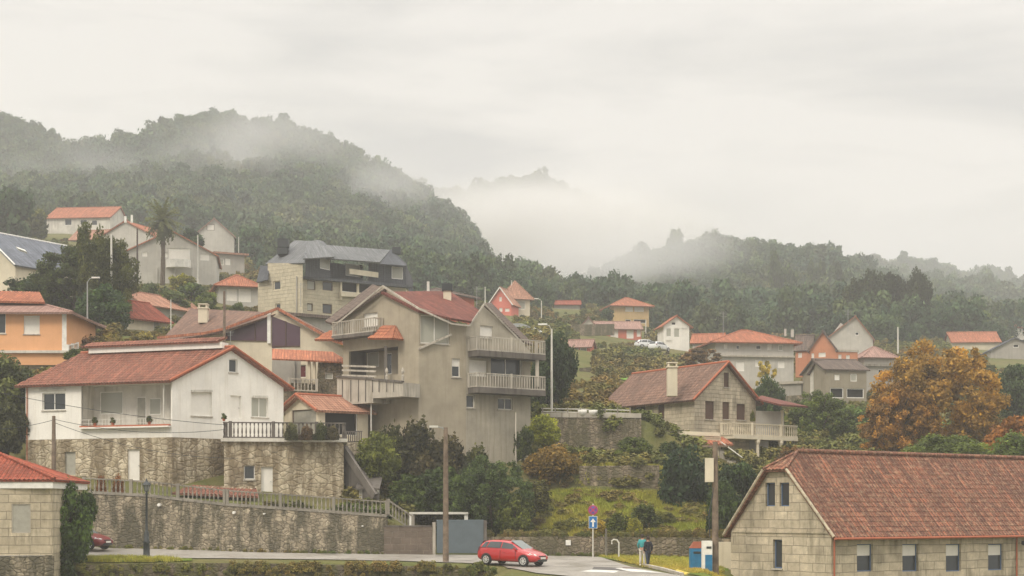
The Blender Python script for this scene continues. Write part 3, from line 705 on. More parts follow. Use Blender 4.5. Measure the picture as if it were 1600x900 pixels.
def corner_house(name, label, A, B, C, base, eave, ridge, par, wAB, wBC, wallm, roofm, oh=.5, og=.5, trim=TRIMO, fr=None, far=False, cat='house', low=None, walls2=None, wave=.24, thick=.14, dz=1.0, ogA=None):
    """building seen on its near corner B. par: the ridge runs parallel to this wall ('AB' or 'BC')"""
    A, B, C = V2(*A), V2(*B), V2(*C); D = A + C - B; ze = PZ(eave, B.y); z0 = PZ(base, B.y)
    t, org = house_thing(name, label, B, z0, cat)
    if par == 'AB': M0, M1 = (A + D) / 2, (B + C) / 2; ga = [(0, 0), (0, 0)]
    else: M0, M1 = (A + B) / 2, (D + C) / 2
    zr = PZ(ridge, (M1 if par == 'AB' else M0).y)
    zl = z0 - dz if low is None else PZ(low[0], B.y)
    def pr(P, Q, g): l = (Q - P).length; return [(0, ze), (l / 2, zr), (l, ze)] if g else [(0, ze), (l, ze)]
    g1 = par == 'BC'
    for P, Q, g, w in ((A, B, g1, wAB), (B, C, not g1, wBC), (C, D, g1, ()), (D, A, not g1, ())):
        if low: 
            wl = [x for x in w if (x[1] + x[3]) / 2 > low[0]]; wu = [x for x in w if (x[1] + x[3]) / 2 <= low[0]]
            facade(t, org, P, Q, z0 - dz, [(0, zl), ((Q - P).length, zl)], wl, low[1], 'stone_base', fr, far, .16, False)
            facade(t, org, P, Q, zl, pr(P, Q, g), wu, wallm, 'wall', fr, far, .16, False)
        else: facade(t, org, P, Q, z0 - dz, pr(P, Q, g), w, wallm, 'wall', fr, far, .16, False)
    r = (M1 - M0).normalized(); half = ((C - B) if par == 'AB' else (B - A)); hl = half.length / 2; s = (zr - ze) / hl; hd = half.normalized()
    zo = ze - s * oh + .14; zt = zr + .14
    if par == 'AB': ogA = ogA or og; e1 = (A - r * ogA - hd * oh, B + r * og - hd * oh); e2 = (C + r * og + hd * oh, D - r * ogA + hd * oh)
    else: e1 = (B - r * og + hd * oh, C + r * og + hd * oh); e2 = (D + r * og - hd * oh, A - r * og - hd * oh)
    m0, m1 = M0 - r * (ogA if par == 'AB' else og), M1 + r * og
    if par == 'AB':
        roof_plane(t, org, [V3(e1[0], zo), V3(e1[1], zo), V3(m1, zt), V3(m0, zt)], roofm, 'roof', thick, True, wave); roof_plane(t, org, [V3(e2[0], zo), V3(e2[1], zo), V3(m0, zt), V3(m1, zt)], roofm, 'roof', thick, True, wave)
        g0, g1_, g2 = V3(e1[1], zo), V3(m1, zt), V3(e2[0], zo)
    else:
        roof_plane(t, org, [V3(e1[0], zo), V3(e1[1], zo), V3(m1, zt), V3(m0, zt)], roofm, 'roof', thick, True, wave); roof_plane(t, org, [V3(e2[0], zo), V3(e2[1], zo), V3(m0, zt), V3(m1, zt)], roofm, 'roof', thick, True, wave)
        g0, g1_, g2 = V3(e1[0], zo), V3(m0, zt), V3(e2[1], zo)
    if trim:
        q = MB(org); up = Vector((0, 0, .05)); q.tube([g0 + up, g1_ + up], .09, 6); q.tube([g2 + up, g1_ + up], .09, 6); q.build('verge_tile', trim, t)
    q = MB(org); q.tube([V3(m0, zt + .06), V3(m1, zt + .06)], .1, 8); q.build('ridge', trim if trim and trim is not TRIMW else roofm, t)
    return t, org, A, B, C, D, ze, zr, r, hd
def offs(A, B, k):     # plan point offset outwards from wall A-B
    d = (B - A).normalized(); return Vector((d.y, -d.x)) * k
def on_wall(px, py, A, B, k=0.0):
    u, z = ray_uz(px, py, A, B); d = (B - A).normalized(); n = Vector((d.y, -d.x)); p = A + d * u + n * k; return Vector((p.x, p.y, z))
# ================================================================== WHITE HOUSE
t, org, A, B, C, D, ze, zr, r, hd = corner_house('white_house', 'white house with red brown roof on a stone ground floor, above the road wall', (40, 108), (269, 104), (443, 110.5), 752, 593, 546, 'AB',
    [(66, 614, 102, 641, 'd'), (127, 600, 267, 669, None), (101, 706, 118, 742, 'Dg', SHUTG), (199, 702, 218, 751, 'Dw')],
    [(358, 561, 371, 582, 'd'), (299, 613, 331, 650, 's'), (360, 618, 377, 654, 'Dw'), (393, 621, 419, 652, 'c')], WHITE, T_WH, .55, .35, TRIMO, low=(683, GRANO))
# loggia behind the big opening
d1 = (B - A).normalized(); n1 = Vector((d1.y, -d1.x)); k = 1.5
def inw(px, kk): u, _ = ray_uz(px, 635, A, B); return A + d1 * u - n1 * kk
La, Lb = inw(127, k), inw(267, k); zf = ray_uz(200, 669, A, B)[1]; zc = ray_uz(200, 600, A, B)[1]
facade(t, org, La, Lb, zf, [(0, zc), ((Lb - La).length, zc)], [(156, 612, 192, 647, 'cx'), (213, 620, 228, 668, 'Dg'), (233, 622, 251, 648, 'cx')], WHITE2, 'loggia_wall', FRW, False, .08, False)
q = MB(org); a, b = inw(127, .05), inw(267, .05)
q.face([V3(a, zf), V3(b, zf), V3(Lb, zf), V3(La, zf)]); q.face([V3(La, zc), V3(Lb, zc), V3(b, zc), V3(a, zc)]); q.face([V3(a, zf), V3(La, zf), V3(La, zc), V3(a, zc)]); q.face([V3(Lb, zf), V3(b, zf), V3(b, zc), V3(Lb, zc)])
q.build('loggia', WHITE2, t)
a, b = inw(127, -.12), inw(267, -.12)
pl = MB(org); pl.bar(V3(a, zf + .05), V3(b, zf + .05), .5, .1); bl = pl.build('balcony', WHITE, t)
pl = MB(org); pl.bar(V3(a, zf + .16), V3(b, zf + .16), .22, .1); pl.build('planter', TRIMO, bl)
q = MB(org)
for z in (.35, .62): q.bar(V3(a, zf + z), V3(b, zf + z), .03)
q.build('handrail', STEELW, bl)
for i in range(26):
    if 13 <= i <= 16 or i < 2: continue
    p = a + (b - a) * ((i + .5) / 26); q = MB(org); q.box(p.x - .02, p.x + .02, p.y - .02, p.y + .02, zf + .2, zf + .62); q.build('railing_bar', STEELW, bl)
q = MB(org); p = inw(256, -.02); q.tube([V3(p, zf), V3(p, zc)], .05, 6); q.build('downpipe', STEELW, t)
for px, Aa, Bb in ((43, A, B),): 
    q = MB(org); p0 = on_wall(px, 594, Aa, Bb, .06); p1 = on_wall(px, 748, Aa, Bb, .06); q.tube([p0, p1], .05, 6); q.build('downpipe', m_plain('coral pipe', (.45, .2, .12)), t)
# roller-blind boxes over windows
for (x0, y0, x1, y1, P, Q, kk) in ((62, 609, 103, 614, A, B, .06), (299, 611, 331, 614, B, C, .05), (395, 620, 418, 622, B, C, .05)):
    q = MB(org); q.bar(on_wall(x0, y0, P, Q, kk), on_wall(x1, y0, P, Q, kk), .1, .16); q.build('lintel', WHITE2, t)
q = MB(org); q.lathe([(.02, 0), (.22, .02), (.24, .05)], 12, (0, 0, 0)); 
# raised ridge strip with its own little tiled cover
M0, M1 = (A + D) / 2, (B + C) / 2; a = M0 + r * .6; b = M1 - r * .35; zt = zr + .16
q = MB(org); q.bar(V3(a, zt + .12), V3(b, zt + .12), .9, .42); q.build('parapet', WHITE, t)
w = hd * .75
roof_plane(t, org, [V3(a - r * .15 - w, zt + .36), V3(b + r * .1 - w, zt + .36), V3(b + r * .1 + w * .1, zt + .72), V3(a - r * .15 + w * .1, zt + .72)], T_WH, 'parapet_cover', .1)
# pot plants on the loggia rail and by the windows
def pot_plant(label, P, s=.35, col=(.05, .07, .03), group=None, h=.5):
    o = thing('potted_plant', label, 'plant', P, 0, group)
    q = MB(); q.lathe([(.001, 0), (s * .28, 0), (s * .4, s * .6), (s * .36, s * .6), (.001, s * .5)], 10); q.build('pot', TRIMO, o)
    c = bpy.data.objects.new('foliage', CM['scrub'][random.randrange(3)]); COL.objects.link(c); c.parent = o; c.location = (0, 0, s * .5); c.scale = (s * 1.5, s * 1.5, h); c.color = (*col, 1)
a_, b_ = inw(127, -.12), inw(267, -.12)
for i, (px, lb) in enumerate(((150, 'pot plant on the loggia rail of the white house, under the wide window'), (178, 'pot plant on the loggia rail of the white house, right of the wide window'), (235, 'pot plant on the loggia rail of the white house, right of the grey door'))):
    p = inw(px, -.12); pot_plant(lb, V3(p, zf + .21), .34, (.06, .07, .03))
# stone terrace block in front of the gable
TA, TB = V2(350, 103.6), V2(537, 104.6); zb = PZ(775, 103.6); ztop = PZ(690, 103.6)
tt, to = house_thing('terrace', 'high stone terrace with white slab edge in front of the white gable', TA, zb, 'terrace')
dd = (TB - TA).normalized(); nn = Vector((dd.y, -dd.x)); bk = 6.5
facade(tt, to, TA, TB, zb - 1, [(0, ztop), ((TB - TA).length, ztop)], [(408, 729, 426, 774, 'Dw'), (381, 727, 398, 749, 'd')], GRANO, 'wall', FRW, False, .18, False)
facade(tt, to, TA - nn * 5, TA, zb - 1, [(0, ztop), (5, ztop)], [], GRANO, 'wall', FRW, False, .18, False)
facade(tt, to, TB, TB - nn * bk, zb - 1, [(0, ztop), (bk, ztop)], [], GRANO, 'wall', FRW, False, .18, False)
q = MB(to); a, b = TA + nn * .25 - dd * .2, TB + nn * .25 + dd * .25
q.hexa([V3(p, ztop + .002) for p in (a, b, b - nn * bk, a - nn * 5)] + [V3(p, ztop + .24) for p in (a, b, b - nn * bk, a - nn * 5)]); q.build('slab', WHITE2, tt)
bl_ = house_thing('balustrade', 'dark weathered balustrade on the terrace before the white gable', a, ztop + .24, 'balustrade')
balustrade(bl_[0], bl_[1], [V3(a + dd * .2 - nn * 2.6, ztop + .25), V3(a + dd * .2 - nn * .15, ztop + .25), V3(b - dd * .2 - nn * .15, ztop + .25), V3(b - dd * .2 - nn * 4, ztop + .25)], 1.08, CONCD, .27, 3.1, as_thing=True, r=.06)
pot_plant('plant in orange pot on the left end post of the dark balustrade', V3(a + dd * .2 - nn * .15, ztop + 1.38), .3)
for i, px in enumerate((455, 478, 500, 520)):
    tree('climbing_plant', ['grey green creeper hanging over the dark balustrade, near the shed door', 'creeper on the dark balustrade right of its middle', 'creeper hanging on the dark balustrade left of its end', 'creeper at the right end of the dark balustrade'][i], px, 652 + i % 2 * 6, 26, 103.4, 'bush', [(.07, .075, .05), (.09, .06, .045), (.05, .06, .03), (.08, .07, .05)][i], cat='creeper', base=686)
# ================================================================== SHED WITH ORANGE TILES
t, org, A2, B2, C2, D2, ze2, zr2, r2, hd2 = corner_house('tiled_shed', 'low garden shed with orange tiled roof right of the white gable', (444, 114), (497, 111.5), (575, 114), 690, 640, 620, 'BC',
    [(456, 640, 494, 680, 'Dg', FRB)], [(508, 640, 559, 680, 'v')], CREAMP, T_OP, .45, .45, T_OP and TRIMO, cat='shed')
# terrace strip with the railing in front of the shed
RT = thing('railing', 'short dark iron railing right of the balustrade, before the shed', 'railing', PT(538, 690, 109.5))
q = MB(RT.location)
for py in (674, 690): q.bar(PT(536, py, 109.5), PT(566, py, 110.5), .07)
q.build('handrail', CONCD, RT)
for i in range(9): q = MB(RT.location); p = PT(538 + i * 3.3, 690, 109.5 + i * .11); q.box(p.x - .04, p.x + .04, p.y - .04, p.y + .04, p.z, p.z + .74); q.build('railing_bar', CONCD, RT)
w_ = thing('retaining_wall', 'stone wall under the short iron railing', 'wall', PT(550, 700, 109.8))
q = MB(w_.location); a, b = V2(536, 109.3), V2(572, 110.4); q.hexa([V3(p, PZ(760, 109)) for p in (a, b, b + Vector((0, 4)), a + Vector((0, 4)))] + [V3(p, PZ(691, 109.5)) for p in (a, b, b + Vector((0, 4)), a + Vector((0, 4)))]); q.build('masonry', GRANO, w_)
# ================================================================== ROAD WALL WITH BALUSTRADE
wp = [(60, 773, 98.7), (130, 771, 98.7), (230, 776, 98.6), (350, 790, 98.5), (480, 799, 98.5), (604, 808, 98.5)]
rw = thing('retaining_wall', 'long stained rubble wall along the road below the white house', 'wall', PT(350, 865, 98.4))
q = MB(rw.location); bs = [850, 852, 856, 861, 865, 867]
for (p0, p1, b0, b1) in zip(wp, wp[1:], bs, bs[1:]):
    a, b = PT(*p0), PT(*p1); al, bl2 = PT(p0[0], b0 + 6, p0[2] - .35), PT(p1[0], b1 + 6, p1[2] - .35)
    al = Vector((a.x, a.y - .3, al.z)); bl2 = Vector((b.x, b.y - .3, bl2.z)); nseg = 10
    for i in range(nseg):
        f0, f1 = i / nseg, (i + 1) / nseg; A_, B_, Al, Bl = a.lerp(b, f0), a.lerp(b, f1), al.lerp(bl2, f0), al.lerp(bl2, f1)
        q.face([Al, Bl, B_, A_]); q.face([A_, B_, B_ + Vector((0, .7, 0)), A_ + Vector((0, .7, 0))])
q.face([bl2, bl2 + Vector((0, 1.2, 0)), b + Vector((0, .9, 0)), b])
q.build('masonry', RUB, rw)
q = MB(rw.location)
for p0, p1 in zip(wp, wp[1:]): q.bar(PT(*p0) + Vector((0, .2, .05)), PT(*p1) + Vector((0, .2, .05)), .5, .1)
q.build('coping', CONC, rw)
def bal_sec(pts, label, sp=.27, post=3.3, h=.92):
    pts = [PT(x, y, Y) + Vector((0, .2, .1)) for x, y, Y in pts]; o = thing('balustrade', label, 'balustrade', pts[0]); balustrade(o, o.location, pts, h, CONC, sp, post, as_thing=True, r=.062)
bal_sec([wp[1], wp[2], wp[3]], 'stained concrete balustrade left of the joint on the road wall, behind the black street lamp')
bal_sec([(354, 790.3, 98.5), wp[4], wp[5]], 'stained concrete balustrade on the right half of the road wall, below the stone terrace')
bal_sec([(606, 806, 98.4), (645, 832, 98.4)], 'short concrete balustrade sloping down towards the brown block wall', .24, 2.5, .95)
# low planters, shrubs and the tiled lean-to on that terrace
for i, (px, w) in enumerate(((158, 17), (184, 20))): tree('dead_shrub', ['small rust brown shrub behind the balustrade, left of its pair', 'larger rust brown shrub behind the balustrade, beside the white door'][i], px, 734, w, 101.5, 'bush', (.17, .075, .04), cat='shrub')
ll = thing('tiled_roof', 'low red tiled lean-to roof behind the road balustrade', 'roof', PT(340, 770, 102))
roof_plane(ll, ll.location, [PT(268, 771, 100.8), PT(404, 776, 100.8), PT(400, 763, 103), PT(300, 758, 103)], T_WH, 'tiles', .1)
q = MB(ll.location); q.box(PX(300, 102.8), PX(398, 102.8), 102.6, 102.9, PZ(790, 102.8), PZ(760, 102.8)); q.build('wall', GRANO, ll)
# outside stairs at the right end of the terrace
st = thing('staircase', 'steep outside stone stairs between the terrace and the white doors', 'stairs', PT(560, 775, 104.5))
q = MB(st.location)
for i in range(14):
    p = PT(540 + i * 3.4, 705 + i * 5.2, 106.5 - i * .22); q.box(p.x - .1, p.x + .35, p.y - 1.0, p.y + .4, p.z - 2.2, p.z)
q.build('steps', CONCD, st)
for dy, nm in ((-1.1, 'parapet'), (.6, 'parapet')):
    q = MB(st.location); q.bar(PT(538, 703, 106.5) + Vector((0, dy, .1)), PT(588, 779, 103.4) + Vector((0, dy, .1)), .18, .55); q.build(nm, CONCD, st)
sh = thing('concrete_shed', 'little shed with corrugated top and white doors at the foot of the stairs', 'shed', PT(574, 782, 103.6))
q = MB(sh.location); x0, x1 = PX(561, 103.6), PX(589, 103.6); q.box(x0, x1, 103.6, 105.6, PZ(800, 103.6), PZ(765, 103.6)); q.build('wall', WHITE2, sh)
q = MB(sh.location); q.hexa([Vector(p) for p in ((x0 - .2, 103.3, PZ(765, 103.6) + .003), (x1 + .2, 103.3, PZ(765, 103.6) + .003), (x1 + .2, 106, PZ(745, 104) + .003), (x0 - .2, 106, PZ(745, 104)), (x0 - .2, 103.3, PZ(762, 103.6)), (x1 + .2, 103.3, PZ(762, 103.6)), (x1 + .2, 106, PZ(742, 104)), (x0 - .2, 106, PZ(742, 104)))]); q.build('roof', CONCD, sh)
for x in (570,): q = MB(sh.location); q.box(PX(x, 103.6), PX(x + 5, 103.6), 103.55, 103.595, PZ(782, 103.6), PZ(769, 103.6)); q.build('door', REDD, sh)
# ================================================================== BLOCK WALL, GATE, CANOPY
bw = thing('block_wall', 'brown block wall between the rubble wall and the grey gate', 'wall', PT(640, 865, 98))
q = MB(bw.location); q.box(PX(600, 98), PX(676, 98), 98, 98.25, PZ(868, 98), PZ(823, 98)); q.build('blocks', BRBLK, bw)
q = MB(bw.location); q.box(PX(599, 98), PX(674, 98), 97.96, 98.29, PZ(823, 98) + .002, PZ(821, 98)); q.build('coping', CONCD, bw)
gp = thing('gate', 'wide plain blue grey metal gate beside the brown block wall', 'gate', PT(718, 866, 98.05))
q = MB(gp.location); q.box(PX(682, 98), PX(756, 98), 98.1, 98.16, PZ(864.5, 98), PZ(814, 98))
for i in range(24): x = PX(683 + i * 3.05, 98); q.box(x, x + .05, 98.075, 98.1 - .002, PZ(864, 98), PZ(815, 98))
q.build('panel', GATEM, gp)
for px, mt in ((678, CONCL), (758, CONCD)): q = MB(gp.location); q.box(PX(px - 2.5, 98), PX(px + 2.5, 98), 98, 98.3, PZ(867, 98), PZ(816 if px < 700 else 813, 98)); q.build('gate_post', mt, gp)
q = MB(gp.location); q.bar(PT(682, 813, 98.12), PT(756, 813, 98.12), .08); q.build('top_rail', GATEM, gp)
cn = thing('canopy', 'white framed flat canopy behind the grey gate', 'canopy', PT(686, 862, 102))
q = MB(cn.location); q.box(PX(640, 102), PX(732, 102), 101.6, 105, PZ(803.5, 102), PZ(800, 102)); q.build('roof', STEELW, cn)
for px, w in ((643, 6), (728.5, 5.5)): q = MB(cn.location); q.box(PX(px - w / 2, 102), PX(px + w / 2, 102), 101.7, 101.95, PZ(864, 102), PZ(803.6, 102)); q.build('post', FRW, cn)
for px in (668, 690): q = MB(cn.location); q.box(PX(px, 102), PX(px + 2, 102), 104.7, 104.8, PZ(864, 102), PZ(803.7, 102)); q.build('post', CONCD, cn)
q = MB(cn.location); q.box(PX(655, 102), PX(722, 102), 105.02, 105.2, PZ(864, 102), PZ(806, 102)); q.build('back_wall', GREYW, cn)
# ================================================================== TAN HOUSE
a, b, c, dd_ = V2(536, 117.5), V2(654, 112), V2(728, 113.6), V2(829, 117)
z0 = PZ(695, 112); t, org = house_thing('tan_house', 'large unpainted tan house with dark red roof and white balconies up on the slope', b, z0)
facade(t, org, a, b, z0 - 2, [(536, 500), (598, 449), (654, 480)], [(568, 489, 590, 510, 's'), (545, 545, 622, 588, None)], TAN, 'wall', FRW)
facade(t, org, b, c, z0 - 2, [(654, 480), (700, 499), (728, 509)], [(706, 560, 719, 589, 'h'), (657, 493, 702, 537, 'c')], TAN, 'wall', FRW)
facade(t, org, c, dd_, z0 - 2, [(728, 512), (757, 479), (812, 532), (829, 550)], [(750, 509, 770, 528, 's'), (733, 563, 761, 588, 's'), (767, 560, 815, 588, 'd'), (726, 617, 742, 637, 'd'), (778, 622, 801, 640, 'd')], TANG, 'wall', FRW)
e = dd_ + (a - b) * .9; f = a + Vector((3, 8))
for P, Q in ((dd_, e), (f, a)): facade(t, org, P, Q, z0 - 2, [(0, PZ(540, 117)), ((Q - P).length, PZ(540, 117))], [], TAN, 'wall', FRW, pxprof=False)
# recessed porch on the left face
dab = (b - a).normalized(); nab = Vector((dab.y, -dab.x)); uu = [ray_uz(x, 565, a, b)[0] for x in (545, 622)]; zf2, zc2 = ray_uz(583, 588, a, b)[1], ray_uz(583, 545, a, b)[1]
p0, p1 = a + dab * uu[0] - nab * 1.8, a + dab * uu[1] - nab * 1.8; p2, p3 = a + dab * uu[0] - nab * .1, a + dab * uu[1] - nab * .1
facade(t, org, p0, p1, zf2, [(0, zc2), ((p1 - p0).length, zc2)], [(568, 550, 592, 574, 'cx'), (600, 552, 612, 585, 'Dd')], TAN, 'porch_wall', FRW, False, .08, False)
q = MB(org); q.face([V3(p2, zf2), V3(p3, zf2), V3(p1, zf2), V3(p0, zf2)]); q.face([V3(p0, zc2), V3(p1, zc2), V3(p3, zc2), V3(p2, zc2)]); q.face([V3(p2, zf2), V3(p0, zf2), V3(p0, zc2), V3(p2, zc2)]); q.face([V3(p1, zf2), V3(p3, zf2), V3(p3, zc2), V3(p1, zc2)]); q.build('porch', CONCD, t)
q = MB(org); p = on_wall(612, 565, a, b, .6); q.box(p.x - .1, p.x + .1, p.y - .1, p.y + .1, zf2 - .5, zc2); q.build('post', CONCD, t)
# roof
AP = PT(598, 446, 114.9); VB = PT(734, 508, 113.1); RB = PT(755, 474, 117.5); RT_ = PT(690, 462, 124)
q1 = roof_plane(t, org, [PT(598, 447.5, 113.9), PT(655, 482, 111.6), PT(703, 505, 112.4), PT(735, 508, 113.2), PT(755, 474.5, 117.0), PT(700, 463, 121)], T_TN, 'roof', .16, False)
roof_plane(t, org, [PT(505, 498, 121), PT(522, 510, 117.5), PT(599, 447, 114), PT(586, 449, 121)], T_BR, 'roof', .16)
roof_plane(t, org, [PT(757, 474, 114.4), PT(818, 536, 116.8), PT(834, 538, 123), PT(766, 474, 121)], T_BR, 'roof', .14)
for pts in ([(519, 512, 117.2), (598, 447, 113.7)], [(598, 447, 113.7), (654, 482, 111.4), (706, 506, 112.3), (734, 509, 113.1)], [(757, 475, 114.2), (818, 538, 116.7)], [(757, 475, 114.2), (733, 510, 113.1)]):
    strip(t, org, [PT(*p) for p in pts], .08, .13, CONCL, 'bargeboard')
chimney(t, org, 699, 455, 474, 12, 118, CREAMP, False); q = MB(org); p = PT(699, 450, 118); q.box(p.x - .4, p.x + .4, 117.6, 118.4, PZ(455, 118) + .002, PZ(444, 118)); q.build('chimney_cap', IRON, t)
chimney(t, org, 669, 440, 458, 4, 119, STEELW, False)
# window trim
q = MB(org); q.bar(on_wall(654, 545, b, c, .12), on_wall(704, 523, b, c, .12), .25, .14); q.build('ledge', CONCL, t)
# balconies on the right gable
def balcony(P, Q, px0, px1, py, deep, label_py=None, mat=CONCL, h=1.05, th=.42, sp=.24, under=CONCD):
    l, r_ = on_wall(px0, py, P, Q, 0), on_wall(px1, py, P, Q, 0); z = l.z; n = offs(P, Q, 1.0)
    l2, r2_ = Vector((l.x, l.y)), Vector((r_.x, r_.y)); nl = n * deep; qd = MB(org); kk = n * .004
    qd.hexa([V3(l2 + nl, z - th), V3(r2_ + nl, z - th), V3(r2_ + kk, z - th), V3(l2 + kk, z - th), V3(l2 + nl, z), V3(r2_ + nl, z), V3(r2_ + kk, z), V3(l2 + kk, z)])
    s = qd.build('balcony', under, t); i = n * (deep - .1)
    balustrade(s, org, [V3(l2 + n * .1, z + .01), V3(l2 + i, z + .01), V3(r2_ + i, z + .01), V3(r2_ + n * .1, z + .01)], h, mat, sp, 3.4, 'bar', .035, .09, 'railing', True, postw=.16)
balcony(c, dd_, 731, 837, 549, 1.3); balcony(c, dd_, 731, 837, 606, 1.3)
q = MB(org); p = on_wall(826, 580, c, dd_, 1.1); q.box(p.x - .13, p.x + .13, p.y - .13, p.y + .13, PZ(606, 117), PZ(560, 117)); q.build('post', CONCL, t)
balcony(a, b, 533, 598, 527, 1.0, th=.25)
# small tiled canopies on the left balcony
for (x0, x1, yt, ye) in ((510, 537, 517, 533), (593, 632, 509, 531)):
    l, r_ = on_wall(x0, ye, a, b, 1.2), on_wall(x1, ye, a, b, 1.2); lb, rb2 = on_wall(x0 + 6, yt, a, b, .1), on_wall(x1 - 12, yt, a, b, .1)
    roof_plane(t, org, [l, r_, rb2, lb], T_OR, 'canopy', .12)
    rr_ = on_wall(x1, ye, a, b, .1); roof_plane(t, org, [r_, rr_, rb2], T_OR, 'canopy', .12)
# porch rail, terrace with pale wall below
q = MB(org)
for py in (573, 580, 588): q.bar(on_wall(553, py, a, b, 1.2), on_wall(606, py + 2, a, b, 1.2), .06, .14)
q.build('porch_fence', CONCL, t)
tw = thing('terrace', 'pale stained concrete terrace below the porch of the tan house', 'terrace', on_wall(600, 630, a, b, 2))
q = MB(tw.location); n = offs(a, b, 1.0); l, m_, r_ = on_wall(556, 592, a, b, 1.9), on_wall(612, 595, a, b, 1.9), on_wall(656, 600, a, b, 1.7)
def blk(q, P, Q, back, ztopP, ztopQ, zlow): q.hexa([V3(P, zlow), V3(Q, zlow), V3(Q + back, zlow), V3(P + back, zlow), V3(P, ztopP), V3(Q, ztopQ), V3(Q + back, ztopQ), V3(P + back, ztopP)])
back = -n * 1.7
blk(q, l.xy, m_.xy, back, l.z, m_.z, l.z - 2.1); blk(q, m_.xy, r_.xy, back, m_.z - .1, r_.z, r_.z - 1.0); q.build('wall', CONCL, tw)
q = MB(tw.location)
for px in (565, 578, 590, 601, 612, 622, 634, 645):
    p = on_wall(px, 596, a, b, 1.93); q.box(p.x - .03, p.x + .03, p.y - .02, p.y + .02, p.z - 1.6 if px < 612 else p.z - .9, p.z)
q.build('stained_joint', CONCD, tw)
blk2 = MB(tw.location); blk2.bar(l + Vector((0, 0, .06)), m_ + Vector((0, 0, .06)), .25, .14); blk2.bar(m_ + Vector((0, 0, .0)), r_ + Vector((0, 0, .06)), .25, .14); blk2.build('coping', CONCD, tw)
for px in (629, 654): q = MB(tw.location); p = on_wall(px, 600, a, b, 1.6); q.lathe([(.1, 0), (.1, .5), (.05, .6), (.12, .8), (.08, 1.0), (.02, 1.1)], 8, p); q.build('post', CONCL, tw)
# ================================================================== HOUSE WITH PURPLE GLAZING
a, b = V2(300, 127), V2(548, 124); z0 = PZ(620, 125); t, org = house_thing('wide_gable_house', 'wide low gabled stone house with purple tinted glazing under brown tiles', a, z0)
facade(t, org, a, b, z0 - 1, [(300, 530), (352, 517), (433, 487), (468, 506), (548, 548)], [(352, 519, 418, 533, None), (426, 519, 468, 540, None), (466, 570, 478, 590, 'Dr', FRW), (427, 562, 462, 590, 'v')], CREAMP, 'wall')
# glazing: sloping-topped panes set just proud of the wall
def pane(poly, nm='glazing', mat=PURP, k=.03): q = MB(org); P = [on_wall(x, y, a, b, k) for x, y in poly]; bk = offs(a, b, .05); q.face(P); [q.face([P[i], P[i] - V3(bk, 0), P[(i + 1) % len(P)] - V3(bk, 0), P[(i + 1) % len(P)]]) for i in range(len(P))]; return q.build(nm, mat, t)
g1 = pane([(353, 532), (418, 533), (418, 497), (353, 520)]); g2 = pane([(425, 544), (469, 541), (469, 511), (425, 494)])
for g, pts in ((g1, [(353, 532), (418, 533)]), (g1, [(399, 532), (399, 504)]), (g2, [(425, 541), (469, 541)]), (g2, [(447, 541), (447, 502)])):
    q = MB(org); q.bar(on_wall(*pts[0], a, b, .06), on_wall(*pts[1], a, b, .06), .07); q.build('mullion', FRB, g)
q = MB(org); q.bar(on_wall(421.5, 537, a, b, .15), on_wall(421.5, 489, a, b, .15), .28, .2); q.build('post', FRW, t)
roof_plane(t, org, [PT(246, 527, 127.5), PT(345, 527, 125.5), PT(434, 481, 125.2), PT(300, 489, 134)], T_ST, 'roof', .16, False)
roof_plane(t, org, [PT(434, 481, 125.2), PT(550, 543, 123), PT(560, 545, 131), PT(440, 484, 133)], T_ST, 'roof', .16, False)
for pts in ([(246, 528, 127.3), (318, 521, 125.6), (350, 514, 125.3), (434, 482, 124.9)], [(434, 482, 124.9), (520, 532, 123.2), (548, 542, 122.8)]): strip(t, org, [PT(*p) for p in pts], .16, .2, T_OR, 'verge_tile')
chimney(t, org, 318, 483, 505, 14, 129, CREAMP)
lt, lo = house_thing('stone_annex', 'rubble annex with small orange tiled roof below the purple glazing', V2(425, 121), PZ(620, 121), 'annex')
roof_plane(lt, lo, [PT(425, 562, 118.8), PT(480, 560, 118.8), PT(548, 568, 118.8), PT(520, 549, 121.5), PT(425, 544, 121.5)], T_OR, 'roof', .12, False)
a2, b2 = V2(440, 119.2), V2(556, 119.6)
facade(lt, lo, a2, b2, PZ(640, 119), [(440, 597), (468, 599), (495, 598), (497, 566), (548, 568), (556, 570)], [(508, 582, 520, 592, 'cx')], RUB2, 'wall')
q = MB(lo); 
for px in (482, 490): q.box(PX(px - 2, 119), PX(px + 2, 119), 119.2, 119.6, PZ(600, 119), PZ(563, 119))
q.build('pillar', CREAMP, lt)
q = MB(lo); q.face([PT(425, 560, 123.4), PT(425, 610, 123.4), PT(470, 610, 123.4), PT(470, 560, 123.4)][::-1]); q.box(PX(426, 123), PX(460, 123), 123.2, 123.35, PZ(600, 123), PZ(563, 123)); q.build('porch_wall', GREYW, lt)
bb = thing('balustrade', 'small pale balustrade by the red door, above the shed', 'balustrade', PT(460, 610, 118.9)); balustrade(bb, bb.location, [PT(452, 610, 118.9), PT(495, 612, 118.9)], .95, CONCL, .25, 2.2, as_thing=True)
# ================================================================== STONE HOUSE WITH VERANDA
t, org, A, B, C, D, ze, zr, r, hd = corner_house('stone_house', 'granite house with brown tiled roof, tall chimney and veranda above the terraced wall', (1008, 128), (1085, 122.5), (1181, 127), 690, 621, 569, 'AB',
    [(1028, 630, 1038, 654, 'b', FRB)], [(1131, 582, 1139, 605, 'b', FRB), (1102, 627, 1116, 655, 'b', FRB), (1129, 628, 1140, 655, 'b', FRB), (1151, 631, 1165, 656, 'b', FRB)], GRANR, T_ST, .5, .4, TRIMO, FRB, cat='house', dz=3.5, ogA=6.2)
